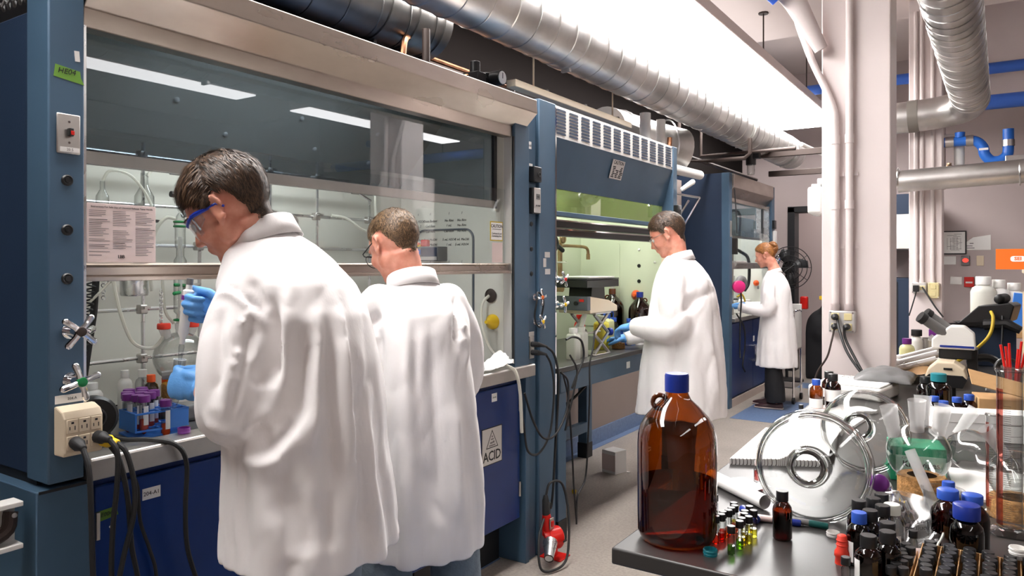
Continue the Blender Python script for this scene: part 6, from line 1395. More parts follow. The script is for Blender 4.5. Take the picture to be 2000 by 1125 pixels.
MB().lathe([(.012, 1.25), (.012, 1.28), (.021, 1.29), (.021, 1.46), (.013, 1.475), (.013, 1.50), (.017, 1.505), (.017, 1.56)], 20, (-2.30, 1.467, 0)).build('jacket', 'clear_glass', cn, angle=50); MB().cyl((-2.30, 1.467, 1.25), (-2.30, 1.467, 1.54), .007, n=12, cap=False).build('inner_tube', 'frosted', cn)
each(MB().torus((-2.30, 1.467, 1.262), (0, 0, 1), .018, .004, 20, 8).torus((-2.30, 1.467, 1.575), (0, 0, 1), .019, .0035, 20, 8).torus((-2.30, 1.467, 1.590), (0, 0, 1), .019, .0035, 20, 8), 'clip', 'green_clip', cn)
MB().lathe([(.017, 1.56), (.02, 1.585), (.012, 1.61), (.006, 1.62)], 16, (-2.30, 1.467, 0)).build('adapter', 'clear_glass', cn)
cp = thing('clamp', 'three-finger clamp with green jaws gripping the condenser', 'clamp', (-2.42, 1.47, 1.38), world=True)
MB().cyl((-2.48, 1.66, 1.375), (-2.33, 1.50, 1.365), .006, n=10).build('arm', 'steel_dull', cp); each(MB().capsule((-2.33, 1.505, 1.375), (-2.285, 1.44, 1.380), .006), 'jaw', 'green_clip', cp); MB().capsule((-2.32, 1.495, 1.355), (-2.275, 1.43, 1.352), .006).build('jaw', 'green_clip', cp)
def hose(pts, r, mat, label, group='hoses in the near hood', n=8): return tag(MB().tube(curve(pts, 7), r, n).build('hose', mat), label, 'hose', group)
pmat('tygon', (.80, .78, .68), .3, alpha=.6)
hose([(-2.36, 1.27, 1.42), (-2.34, 1.285, 1.30), (-2.33, 1.32, 1.20), (-2.31, 1.37, 1.175), (-2.30, 1.40, 1.20), (-2.30, 1.415, 1.235)], .006, 'tygon', 'clear hose looping low to the left red stopper')
hose([(-2.30, 1.45, 1.60), (-2.31, 1.42, 1.60), (-2.32, 1.39, 1.55), (-2.33, 1.38, 1.44), (-2.33, 1.385, 1.36)], .006, 'tygon', 'clear hose arching left from the condenser top')
hose([(-2.33, 1.42, 1.44), (-2.33, 1.43, 1.30), (-2.31, 1.45, 1.25)], .005, 'tygon', 'clear hose dropping along the condenser')
hose([(-2.30, 1.475, 1.615), (-2.30, 1.50, 1.615), (-2.30, 1.56, 1.58), (-2.30, 1.62, 1.50), (-2.30, 1.65, 1.38)], .011, 'grey_plastic', 'thick grey hose curving right from the condenser top')
hose([(-2.10, 1.28, 1.115), (-2.08, 1.32, 1.12), (-2.06, 1.40, 1.135), (-2.05, 1.5, 1.15)], .013, 'grey_plastic', 'thick grey hose end lying behind the gloved hand')
hose([(-1.99, .99, 1.275), (-2.05, 1.02, 1.26), (-2.1, 1.04, 1.20), (-2.15, 1.03, 1.15), (-2.2, .99, 1.14)], .006, 'tygon', 'clear hose coiling behind the near post')
hose([(-2.45, 1.05, 1.30), (-2.44, 1.06, 1.20), (-2.42, 1.09, 1.12), (-2.40, 1.12, 1.04), (-2.40, 1.13, .97)], .007, 'grey_plastic', 'grey hose hanging down beside the near post')
hose([(-2.40, 1.14, 1.28), (-2.38, 1.20, 1.32), (-2.36, 1.27, 1.40), (-2.36, 1.29, 1.44)], .004, 'tygon', 'thin clear hose rising to the stirrer motor')
pts = []
for i in range(240):
    s = i/239; c = Vector((-2.40, 1.235, 1.45)).lerp(Vector((-2.34, 1.145, .99)), s); a = s*2*PI*26; rr = .010+.004*(1-s); pts.append(c+Vector((math.cos(a)*rr, math.sin(a)*rr, 0)))
tag(MB().tube(pts, .0028, 6).build('coiled_cord', 'black_rubber'), 'black coiled cord hanging in the near hood', 'cord')
tag(MB().tube([(-2.42, 1.255, 1.45), (-2.40, 1.235, 1.30), (-2.39, 1.20, 1.10)], .011, 8).build('probe_handle', 'black_plastic'), 'long black probe handle behind the coiled cord', 'probe')
def chain(p, q, n, label):
    t = thing('chain', label, 'chain', p, world=True, group='small chains in the near hood'); m = MB()
    for i in range(n):
        c = Vector(p).lerp(Vector(q), i/(n-1)); m.torus(c, (1, 0, 0) if i % 2 else (0, 1, 0), .006, .0014, 10, 5)
    each(m, 'chain_link', 'chrome', t)
chain((-2.42, 1.275, 1.45), (-2.42, 1.275, 1.34), 12, 'short bright chain near the probe handle'); chain((-2.31, 1.405, 1.36), (-2.31, 1.405, 1.25), 14, 'fine chain hanging left of the condenser')
sm = thing('stirrer_motor', 'aluminium overhead stirrer motor can on the lattice rod', 'motor', (-2.36, 1.335, 1.34), world=True)
MB().lathe([(0, 1.345), (.040, 1.345), (.043, 1.352), (.043, 1.398), (.046, 1.40), (.046, 1.47), (0, 1.47)], 28, (-2.38, 1.355, 0)).build('can', 'aluminium', sm); MB().capsule((-2.38, 1.29, 1.42), (-2.38, 1.275, 1.395), .008).build('knob', 'steel_dull', sm)
# tube rack
rk = thing('tube_rack', 'bright blue wire tube rack on the near hood worktop', 'rack', (-2.115, 1.265, ZW), R(-8))
for z in (.018, .068):
    for y in (-.075, -.04, -.004, .032, .075): MB().box(-.055, .055, y-.003, y+.003, z, z+.005).build('rail', 'blue_rack', rk)
    for x in (-.055, -.018, .018, .055): MB().box(x-.003, x+.003, -.078, .078, z, z+.005).build('rail', 'blue_rack', rk)
MB().box(-.058, .058, .072, .078, .02, .073).build('end_plate', 'blue_rack', rk, bevel=.002); MB().box(-.058, .058, -.078, -.072, .02, .073).build('end_plate', 'blue_rack', rk, bevel=.002); MB().box(.052, .058, .01, .076, .02, .073).build('front_plate', 'blue_rack', rk, bevel=.002); MB().box(-.058, .058, -.078, .078, 0, .006).build('base', 'blue_rack', rk)
def tube50(loc, label, lean=(0, 0), liquid='liquid_orange'):
    t = thing('centrifuge_tube', label, 'tube', loc, group='purple-capped centrifuge tubes', rot=(lean[0], lean[1], 0)); r = .0135
    lathe_part([(0, 0), (.004, .003), (r, .016), (r, .098)], 'tube_wall', 'clear_plastic', t, 18); wrap(t, r+.0004, .03, .085, -.6, .5)
    lathe_part([(0, .002), (.004, .004), (r*.9, .017), (r*.9, .045), (0, .045)], 'contents', liquid, t, 14); lathe_part([(0, .115), (r*1.2, .115), (r*1.27, .112), (r*1.27, .096), (0, .096)], 'cap', 'purple', t, 22)
for i, (x, y) in enumerate([(-2.15, 1.205), (-2.112, 1.212), (-2.085, 1.216), (-2.15, 1.245), (-2.185, 1.222), (-2.12, 1.255), (-2.185, 1.27), (-2.15, 1.285), (-2.225, 1.25), (-2.225, 1.29)]):
    tube50((x, y, ZW+.006+(.0 if i < 8 else .0)), ['purple-capped tube at the left front row of the rack', 'second purple-capped tube in the front row of the rack', 'purple-capped tube with a plain white label at the rack front', 'purple-capped tube in the second rack row', 'purple-capped tube at the left rear of the rack', 'purple-capped tube in the middle of the rack', 'purple-capped tube behind the middle one', 'purple-capped tube at the right of the second row', 'purple-capped tube standing behind the rack on the left', 'purple-capped tube standing behind the rack on the right'][i])
tube50((-2.06, 1.268, ZW-.012), 'single low purple-capped tube at the outer rack edge')
ring_cap((-1.965, 1.265, .963), .017, .016, 'purple', 'loose purple cap lying on the steel lip')
# black motor
bm_ = thing('blower_motor', 'round black finned blower motor at the near end of the worktop', 'motor', (-2.08, 1.08, ZW), world=True)
MB().lathe([(0, .0), (.055, .0), (.058, .006), (.058, .06), (.05, .07), (0, .07)], 32, (-2.12, 1.085, 1.025), frame_on((1, -.35, .1))).build('housing', 'black_plastic', bm_)
MB().torus((-2.049, 1.06, 1.032), (1, -.35, .1), .024, .003, 26, 6).build('hub_ring', 'dark_grey_plastic', bm_); lathe_part([(0, .076), (.012, .076), (.014, .07), (0, .07)], 'hub', 'dark_grey_plastic', bm_, 20, (-2.12, 1.085, 1.025), frame_on((1, -.35, .1)))
for k in range(6):
    z = .972+k*.006; MB().tube([(-2.06+.004*k, 1.03+.002*k, z), (-2.046, 1.065, z-.003), (-2.05, 1.10, z)], .0015, 5).build('fin', 'dark_grey_plastic', bm_)
for k in range(3): MB().obox((-2.058, 1.105, 1.043-k*.006), .002, .04, .0012).build('vent_slit', 'grey_plastic', bm_)
MB().box(-2.17, -2.09, 1.05, 1.12, ZW, .985).build('foot', 'black_plastic', bm_, bevel=.006); MB().box(-2.20, -2.13, 1.02, 1.07, .99, 1.11).build('junction_box', 'black_plastic', bm_, bevel=.008)
# small bottles at the back
def plain_bottle(loc, r, h, mat, cap, label, name='plastic_bottle', group=None, sq=False, capr=.6, rotz=0.0):
    t = thing(name, label, 'bottle', loc, rotz, group)
    if sq:
        rr = lambda w, z: [Vector((x, y, z)) for x, y in rrect(0, 0, 2*w, 2*w, w*.35, 4)]
        MB().loft([rr(r*.94, 0), rr(r, .006), rr(r, h*.74), rr(r*.9, h*.80), rr(r*.55, h*.84), rr(r*.5, h*.86)]).build('body', mat, t, angle=50)
    else: lathe_part([(0, 0), (r*.94, 0), (r, .004), (r, h*.70), (r*.85, h*.78), (r*.5, h*.83), (r*.5, h*.86)], 'body', mat, t, 24)
    lathe_part([(0, h), (r*capr*.95, h), (r*capr, h-.002), (r*capr, h*.84), (0, h*.84)], 'cap', cap, t, 20); return t
plain_bottle((-2.42, 1.235, ZW), .035, .125, 'white_plastic', 'white_plastic', 'squat white plastic bottle at the back of the near hood'); plain_bottle((-2.40, 1.335, ZW), .022, .155, 'white_plastic', 'white_plastic', 'tall white bottle with printed label beside the squat one'); plain_bottle((-2.40, 1.395, ZW), .024, .15, 'clear_plastic', 'white_plastic', 'clear bottle beside the tall white one')
plain_bottle((-2.30, 1.365, ZW), .022, .145, 'amber_small', 'orange_rubber', 'bottle with an orange red cap behind the tube rack'); plain_bottle((-2.36, 1.45, ZW), .018, .12, 'clear_plastic', 'orange_rubber', 'small bottle with an orange cap left of the cork ring'); plain_bottle((-2.22, 1.70, ZW), .03, .17, 'magenta', 'red_plastic', 'dark red bottle behind the first man')
# gas bubblers seen through the sash
for i, (y, z, h) in enumerate(((1.288, 1.62, .10), (1.43, 1.60, .16))):
    t = thing('gas_bubbler', ['small glass gas bubbler above the instruction sheet', 'larger glass bubbler with a tall stem above the instruction sheet'][i], 'glassware', (-2.45, y, z), group='glass bubblers'); r = .020+.012*i
    lathe_part([(0, .0), (r, .0), (r*1.05, .01), (r, h*.5), (r*.4, h*.72), (r*.38, h)], 'bulb', 'clear_glass', t, 20); lathe_part([(0, .0), (r*1.5, 0), (r*1.5, -.008), (0, -.008)], 'shelf_ring', 'black_plastic', t, 20)
hose([(-2.36, .99, 1.56), (-2.38, 1.02, 1.70), (-2.40, 1.09, 1.775), (-2.42, 1.20, 1.79), (-2.44, 1.33, 1.785)], .012, 'black_rubber', 'thick black hose arching behind the upper sash rail')
hose([(-2.45, 1.288, 1.72), (-2.44, 1.31, 1.755), (-2.42, 1.37, 1.74), (-2.40, 1.42, 1.66), (-2.40, 1.43, 1.60)], .005, 'tygon', 'clear hose bridging the two bubblers')
hose([(-2.44, 1.52, 1.695), (-2.44, 1.58, 1.69), (-2.44, 1.64, 1.675)], .011, 'black_rubber', 'short black hose end right of the larger bubbler'); hose([(-2.45, 1.44, 1.75), (-2.45, 1.46, 1.785), (-2.44, 1.42, 1.79)], .006, 'tygon', 'clear elbow hose on top of the larger bubbler')
hose([(-2.44, 2.27, 1.66), (-2.42, 2.34, 1.65), (-2.40, 2.43, 1.60), (-2.40, 2.50, 1.62), (-2.40, 2.50, 1.76), (-2.41, 2.56, 1.84)], .006, 'tygon', 'clear hose hanging in a loop between the two men')
for y, l in ((1.58, 'dangling chrome clamp behind the upper sash rail'), (2.46, 'small chrome clamp on the uppermost rod')): t = thing('clamp', l, 'clamp', (-2.46, y, 1.77), group='loose clamps'); MB().capsule((0, 0, 0), (.03, .04, -.03), .006).build('jaw', 'chrome', t); MB().capsule((0, 0, 0), (.02, .06, .0), .007).build('jaw', 'chrome', t); MB().cyl((0, -.05, .0), (0, .0, 0), .005, n=8).build('stem', 'steel_dull', t)
for i, (y, z) in enumerate(((1.70, 1.655), (2.08, 1.655))): tag(MB().lathe([(0, 0), (.032, 0), (.03, .015), (.018, .03), (0, .03)], 20, (-2.48, y, z-.03), frame_on((1, 0, 0))).build('ring_support', 'steel_dull'), ['dull steel ring support hidden behind the first man', 'dull steel ring support hanging between the two men'][i], 'support', 'ring supports')
# controller on the right wall
ctl = thing('digital_controller', 'grey digital controller box with red and yellow knobs behind the second man', 'instrument', (-2.38, 2.86, 1.48), world=True)
MB().box(-2.46, -2.31, 2.84, 2.919, 1.463, 1.535).build('case', 'grey_plastic', ctl, bevel=.004); MB().box(-2.415, -2.315, 2.836, 2.841, 1.475, 1.53).build('screen', 'hood_side_blue', ctl); MB().box(-2.415, -2.315, 2.835, 2.84, 1.468, 1.485).build('key_strip', 'label_silver', ctl); MB().box(-2.455, -2.42, 2.835, 2.84, 1.495, 1.52).build('blue_panel', 'blue_rack', ctl)
each(MB().box(-2.43, -2.39, 2.85, 2.88, 1.535, 1.57).box(-2.47, -2.45, 2.85, 2.88, 1.53, 1.556), 'red_knob', 'red_plastic', ctl, .006); MB().box(-2.46, -2.43, 2.85, 2.88, 1.535, 1.547).build('yellow_knob', 'yellow', ctl)
# towel, blue tray, drain tube at the right end of the worktop
tw = thing('paper_towel', 'crumpled white paper towel lying over the steel lip', 'towel', (-1.98, 2.7, .96), world=True)
rng = random.Random(4)
def tf_(u, v):
    p = Vector((-2.0, 2.58, .967)).lerp(Vector((-1.93, 2.86, .967)), u)+Vector((.075*v-.02, 0, 0)); k = noise.noise(Vector((u*4, v*4, 3)))
    return p+Vector((.012*k, .015*noise.noise(Vector((u*5, v*5, 8))), .030*abs(k)+.085*max(0, u-.45)*1.7*(1-v*.7)+.012*abs(noise.noise(Vector((u*9, v*9, 1))))))
MB().sheet(tf_, 34, 22).build('sheet', 'paper', tw, solid=.0015)
bt_ = thing('blue_tray', 'deep blue plastic tray beside the crumpled towel', 'tray', (-2.08, 2.66, ZW)); MB().box(-.06, .05, -.08, .12, 0, .006).box(-.06, -.054, -.08, .12, 0, .06).box(.044, .05, -.08, .12, 0, .05).box(-.06, .05, .114, .12, 0, .06).box(-.06, .05, -.08, -.074, 0, .06).build('tub', 'blue_cap_dark', bt_)
hose([(-2.05, 2.91, 1.297), (-2.07, 2.88, 1.26), (-2.06, 2.86, 1.17), (-2.01, 2.85, 1.06), (-1.93, 2.86, .985), (-1.885, 2.885, .95), (-1.875, 2.91, .85), (-1.875, 2.925, .66)], .008, 'tygon', 'clear drain hose from the wall grommet hanging over the lip')
# ------------------------------------------------------------------ in the louvred hood
ZM = .912
plain_bottle((-2.02, 3.69, ZM), .033, .175, 'poly_milky', 'white_plastic', 'frosted square bottle nearest in the louvred hood', sq=True, capr=.75, group='square bottles in the louvred hood'); plain_bottle((-2.03, 3.80, ZM), .033, .175, 'poly_milky', 'poly_milky', 'frosted square bottle of pale liquid behind the nearest one', sq=True, capr=.75, group='square bottles in the louvred hood')
MBx = MB().tube([(-2.03, 3.80, ZM+.17), (-2.015, 3.825, ZM+.26), (-2.01, 3.84, ZM+.31)], [.016, .013, .007], 12).build('spout_tube', 'poly_milky'); tag(MBx, 'frosted tube spout rising from the second square bottle', 'tube')
plain_bottle((-2.11, 4.22, ZM), .040, .21, 'liquid_yellow', 'poly_milky', 'square bottle of yellow liquid behind the lab jack', sq=True, capr=.6, group='square bottles in the louvred hood'); plain_bottle((-2.17, 4.42, ZM), .040, .21, 'liquid_pale', 'blue_cap', 'square bottle of pale yellow liquid behind the yellow one', sq=True, capr=.6, group='square bottles in the louvred hood')
wb_ = plain_bottle((-2.22, 4.62, ZM), .034, .17, 'clear_plastic', 'blue_cap', 'wash bottle of green liquid with a blue swan-neck nozzle', capr=.7, name='wash_bottle'); lathe_part([(0, .004), (.031, .004), (.031, .09), (0, .09)], 'liquid', 'liquid_green', wb_, 20); MB().tube(curve([(0, 0, .16), (0, 0, .20), (.0, -.02, .215), (.0, -.045, .205)], 5), .004, 8).build('nozzle', 'blue_cap', wb_)
cork_ring((-2.04, 4.32, ZM), .042, .035, 'cork ring on the louvred hood bench')
br_ = thing('blue_rack', 'small blue plastic rack standing in the louvred hood', 'rack', (-2.07, 4.53, ZM)); MB().box(-.04, .04, -.03, .03, 0, .006).build('base', 'blue_rack', br_); MB().box(-.04, .04, -.03, .03, .09, .096).build('shelf', 'blue_cap', br_); each(MB().box(-.04, .04, -.03, -.026, 0, .096).box(-.04, .04, .026, .03, 0, .096), 'side', 'blue_cap', br_); MB().box(.02, .04, -.05, -.03, .07, .1).build('hook', 'blue_cap', br_)
for i, (x, y) in enumerate(((-2.02, 4.60), (-2.03, 4.68), (-2.06, 4.75))): ring_cap((x, y, ZM), .028, .022, 'white_plastic', ['nearest white jar lid by the blue rack', 'middle white jar lid by the blue rack', 'rearmost white jar lid by the blue rack'][i], 'jar_lid')
jug('amber_jug', (-2.33, 4.835, ZM), 'amber jug with a white funnel at the back of the louvred hood', R0=.085, H=.36, capmat='amber_glass_solid', rotz=R(40), fill=.5, glass='amber_small')
fn_ = thing('funnel', 'white plastic funnel in the neck of the amber jug', 'funnel', (-2.33, 4.835, ZM+.352)); lathe_part([(.008, 0), (.012, .012), (.048, .062), (.050, .066), (.046, .064), (.009, .013)], 'cone', 'white_plastic', fn_, 28); lathe_part([(.011, 0), (.011, .012)], 'stem', 'white_plastic', fn_, 16)
jug('amber_jug', (-2.12, 4.84, ZM), 'amber jug with a blue cap in front of the third man', R0=.08, H=.34, rotz=R(200), fill=.5, glass='amber_small')
small_bottle((-2.16, 4.74, ZM), 'small amber bottle with a blue cap between the jugs', .03, .16, 'blue_cap', .5, group=None, capr=.5)
# lab jack with the shaker
jk = thing('lab_jack', 'steel scissor lab jack in the louvred hood', 'lab jack', (-2.06, 3.97, ZM)); MB().box(-.09, .09, -.10, .10, 0, .008).build('base_plate', 'steel_dull', jk, bevel=.002); MB().box(-.09, .09, -.10, .10, .242, .25).build('top_plate', 'steel_dull', jk, bevel=.002)
for x in (-.075, .075):
    for (a, b) in (((-.09, .01), (.09, .125)), ((.09, .01), (-.09, .125)), ((-.09, .125), (.09, .24)), ((.09, .125), (-.09, .24))): MB().tube([(x, a[0], a[1]), (x, b[0], b[1])], .010, 6).build('scissor_arm', 'steel_dull', jk)
MB().cyl((.0, -.08, .125), (.0, .13, .125), .006, n=10).build('screw', 'steel_dull', jk); lathe_part([(0, 0), (.02, 0), (.024, .004), (.024, .024), (.02, .028), (0, .028)], 'knob', 'blue_cap_dark', jk, 12, (0.06, .12, .125), frame_on((.5, 1, 0)))
sk = thing('shaker', 'beige laboratory shaker with a black platform on the lab jack', 'instrument', (-2.08, 4.0, ZM+.25))
MB().prism([(-.20, 0), (.16, 0), (.16, .035), (.05, .07), (-.20, .10)], lambda a, b, d: (d, a, b), -.10, .11).build('case', 'beige_plastic', sk, smooth=False, bevel=.006); MB().box(-.10, .112, -.24, -.20, .02, .10).build('control_panel', 'hood_liner_grey', sk, bevel=.003); each(MB().cyl((.04, -.24, .06), (.04, -.25, .06), .012, n=12).cyl((-.02, -.24, .06), (-.02, -.25, .06), .012, n=12), 'dial', 'black_plastic', sk); MB().box(.06, .09, -.243, -.238, .07, .085).build('red_switch', 'red_plastic', sk)
MB().prism([(-.13, .09), (.05, .07), (.04, .15), (-.12, .15)], lambda a, b, d: (d, a, b), -.07, .08).build('pedestal', 'black_plastic', sk, smooth=False); MB().box(-.12, .12, -.26, .16, .15, .195).build('platform', 'black_plastic', sk, bevel=.004); MB().box(-.12, .12, -.26, .16, .197, .203).build('rubber_mat', 'dark_grey_plastic', sk); each(MB().box(-.11, .11, -.22, .12, .205, .212), 'white_pad', 'white_plastic', sk)
rd = plain_bottle((-2.20, 4.10, ZM), .035, .22, 'red_plastic', 'red_plastic', 'red bottle standing behind the lab jack')
# brass tap, column glassware, rods
tp_ = thing('water_tap', 'tarnished brass swan-neck water tap on the back wall of the louvred hood', 'tap', (-2.62, 4.55, 1.25), world=True)
MB().tube(curve([(-2.58, 4.52, 1.29), (-2.58, 4.52, 1.48), (-2.58, 4.52, 1.60)], 3), .017, 12).build('riser', 'brass', tp_); MB().tube(curve([(-2.58, 4.52, 1.575), (-2.54, 4.60, 1.575), (-2.50, 4.72, 1.57), (-2.49, 4.76, 1.55), (-2.49, 4.77, 1.50)], 5), .011, 10).build('spout', 'brass', tp_); MB().cyl((-2.49, 4.77, 1.52), (-2.49, 4.77, 1.48), .014, n=12).build('nozzle', 'brass', tp_); MB().cyl((-2.64, 4.52, 1.28), (-2.56, 4.52, 1.28), .028, n=14).build('flange', 'brass', tp_); MB().box(-2.60, -2.56, 4.49, 4.55, 1.595, 1.615).build('cap_piece', 'brass', tp_)
rod((-2.52, 3.34, 1.46), (-2.52, 4.5, 1.46), 'horizontal rod behind the brass tap', group='lattice rods in the louvred hood'); rod((-2.52, 4.30, .912), (-2.52, 4.30, 1.75), 'vertical rod beside the brass tap', group='lattice rods in the louvred hood')
gc = thing('glass_column', 'tall glass column apparatus at the left of the louvred hood', 'glassware', (-2.40, 3.92, 1.05), world=True); MB().lathe([(.012, 1.05), (.03, 1.10), (.03, 1.18), (.016, 1.22), (.024, 1.26), (.024, 1.50), (.034, 1.54), (.034, 1.66), (.014, 1.70)], 22, (-2.40, 3.90, 0)).build('column', 'clear_glass', gc, angle=50); MB().cyl((-2.40, 3.90, 1.05), (-2.40, 3.90, 1.65), .009, n=12, cap=False).build('inner_tube', 'frosted', gc); each(MB().torus((-2.40, 3.90, 1.24), (0, 0, 1), .02, .004).torus((-2.40, 3.90, 1.52), (0, 0, 1), .026, .004), 'clip', 'green_clip', gc); MB().cyl((-2.40, 3.90, .912), (-2.40, 3.90, 1.06), .02, n=14).build('stand', 'steel_dull', gc)
hose([(-2.40, 3.97, 1.68), (-2.38, 4.06, 1.66), (-2.37, 4.12, 1.58), (-2.38, 4.08, 1.52), (-2.40, 4.0, 1.51)], .010, 'black_rubber', 'black hose looping beside the glass column', 'hoses in the louvred hood'); cp2 = thing('clamp', 'dark clamp near the top of the louvred hood opening', 'clamp', (-2.50, 4.28, 1.58), world=True); MB().capsule((-2.50, 4.28, 1.60), (-2.47, 4.36, 1.54), .016).build('jaw', 'black_plastic', cp2); MB().ball((-2.5, 4.42, 1.62), (.02, .035, .035)).build('holder', 'brass', cp2)
nz = thing('spray_nozzle', 'orange cone-shaped nozzle on the right wall of the louvred hood', 'nozzle', (-2.2, 4.94, 1.22), world=True); lathe_part([(0, 0), (.034, 0), (.036, .008), (.022, .035), (.010, .055), (0, .056)], 'cone', 'orange_rubber', nz, 22, (-2.19, 4.938, 1.225), frame_on((.1, -1, 0)))
valve(-1.93, 3.345, 1.37, h2, 'red_plastic', .9, .5); valve(-1.93, 3.345, 1.24, h2, 'yellow', .9, .2)
bks = plain_bottle((-2.14, 3.46, ZM), .03, .06, 'red_rubber', 'paper_pink', 'low pink and white cup at the left of the louvred hood bench', capr=1.0)

# ================================================================== cords, heat gun and small things by the posts
def cord(pts, r, label, mat='black_rubber', group='black cords by the right post', n=8): return tag(MB().tube(curve(pts, 7), r, n).build('cord', mat), label, 'cord', group)
plugs = thing('plug_pair', 'pair of black plugs in the outlet strip on the right post', 'plug', (XS+.02, 3.10, 1.04), world=True)
for z in (1.055, 1.015): MB().tube([(XS+.006, 3.098, z), (XS+.04, 3.10, z), (XS+.05, 3.115, z-.004), (XS+.055, 3.15, z-.012)], [.014, .014, .009, .006], 10).build('plug', 'black_rubber', plugs)
cord([(XS+.055, 3.15, 1.043), (XS+.07, 3.20, 1.0), (XS+.075, 3.235, .90), (XS+.07, 3.24, .75), (XS+.065, 3.225, .55), (XS+.06, 3.21, .33), (XS+.06, 3.19, .24), (XS+.07, 3.16, .27), (XS+.08, 3.135, .22)], .0062, 'long black cord dropping from the post outlet to the heat gun')
cord([(XS+.055, 3.15, 1.003), (XS+.065, 3.18, .95), (XS+.07, 3.20, .85), (XS+.065, 3.20, .72), (XS+.06, 3.17, .60), (XS+.055, 3.08, .53), (XS+.05, 2.99, .56), (XS+.05, 2.955, .68), (XS+.03, 2.95, .82)], .0055, 'black cord swinging left in a deep loop before the acid cabinet')
cord([(XS+.05, 2.96, .84), (XS+.06, 3.02, .70), (XS+.065, 3.11, .60), (XS+.07, 3.22, .60), (XS+.075, 3.32, .70), (XS+.07, 3.345, .84), (XS+.05, 3.30, .90)], .0055, 'black cord crossing the loop towards the middle hood')
cord([(-1.86, 3.36, .98), (-1.84, 3.40, .90), (-1.84, 3.37, .80), (-1.85, 3.33, .68), (-1.86, 3.31, .60)], .005, 'black cord tangle hanging below the middle hood bench corner')
cord([(-1.89, 3.70, 1.08), (-1.88, 3.66, .99), (-1.88, 3.62, .90), (-1.87, 3.60, .75), (-1.87, 3.58, .50), (-1.87, 3.55, .30), (-1.87, 3.46, .22), (-1.87, 3.45, .08)], .005, 'thin black cord hanging down in front of the middle hood bench')
cord([(-1.87, 3.45, .10), (-1.87, 3.42, .30), (-1.87, 3.40, .50), (-1.88, 3.38, .75), (-1.90, 3.36, .88)], .005, 'second thin cord joining the hanging one near the floor')
cord([(-2.60, 3.75, .50), (-2.50, 3.85, .46), (-2.42, 4.05, .47), (-2.36, 4.30, .56), (-2.33, 4.42, .63)], .009, 'dark cable sagging across the wall under the middle hood')
cord([(-1.87, 3.34, 1.06), (-1.86, 3.40, 1.07), (-1.85, 3.47, 1.04), (-1.85, 3.49, .95), (-1.86, 3.43, .86), (-1.87, 3.40, .80)], .006, 'black plug lead curling at the left edge of the middle hood')
hg = thing('heat_gun', 'red heat gun with a steel nozzle standing on the floor by the post', 'heat gun', (-1.86, 3.12, 0), world=True)
MB().tube(curve([(-1.87, 3.13, .10), (-1.85, 3.15, .105), (-1.83, 3.20, .10)], 4), [.045]*3+[.052]*3+[.055]*2+[.04], 20).build('motor_housing', 'red_plastic', hg)
MB().tube([(-1.835, 3.12, .095), (-1.80, 3.05, .065), (-1.79, 3.03, .056)], [.036, .024, .022], 18).build('nozzle', 'aluminium', hg); MB().torus((-1.79, 3.03, .056), (.3, -.85, -.4), .021, .003).build('nozzle_lip', 'dark_iron', hg)
MB().tube([(-1.865, 3.15, .12), (-1.865, 3.135, .20), (-1.865, 3.13, .225)], [.03, .024, .02], 14).build('grip', 'red_plastic', hg); MB().tube([(-1.865, 3.13, .22), (-1.868, 3.13, .29), (-1.87, 3.135, .315)], [.019, .017, .010], 12).build('handle_end', 'black_rubber', hg)
sw_ = MB().box(-1.84, -1.832, 3.115, 3.15, .155, .21).build('switch_plate', 'steel_dull', hg, bevel=.002); MB().box(-1.834, -1.826, 3.123, 3.142, .17, .195).build('rocker', 'red_plastic', sw_)
MB().box(-1.91, -1.79, 3.14, 3.24, 0, .008).build('stand_foot', 'red_plastic', hg, bevel=.003); MB().box(-1.86, -1.84, 3.17, 3.20, .005, .07).build('stand_post', 'red_plastic', hg)
MB().obox((-1.775, 3.19, .115), .004, .012, .055).build('logo_strip', 'paper', hg); MB().obox((-1.778, 3.165, .10), .004, .03, .008).build('vent_mark', 'black_plastic', hg)
cord([(-1.87, 3.135, .31), (-1.86, 3.16, .37), (-1.83, 3.22, .36), (-1.80, 3.23, .25), (-1.76, 3.17, .12), (-1.74, 3.10, .03), (-1.76, 3.01, .012), (-1.80, 2.97, .03), (-1.84, 3.02, .14), (-1.86, 3.10, .21)], .0062, 'black cord looped around the heat gun on the floor')
wbx = thing('white_carton', 'small white carton standing on the floor under the middle hood', 'box', (-2.26, 4.72, 0), R(-15)); MB().box(-.06, .06, -.06, .06, 0, .155).build('carton', 'paper', wbx, bevel=.002); MB().box(-.06, .06, -.0008-.06, -.06, .02, .13).build('side_print', 'paper_pink', wbx); MB().lathe([(0, 0), (.012, 0), (.012, .008), (0, .008)], 12, (.085, .05, 0)).build('loose_tab', 'paper', wbx)
ys = tag(MB().lathe([(0, .03), (.012, .028), (.016, .02), (.012, .004), (0, 0)], 14, (-2.25, 4.12, 0)).build('yellow_stopper', 'yellow_dim'), 'small yellow stopper lying on the floor under the middle hood', 'stopper')
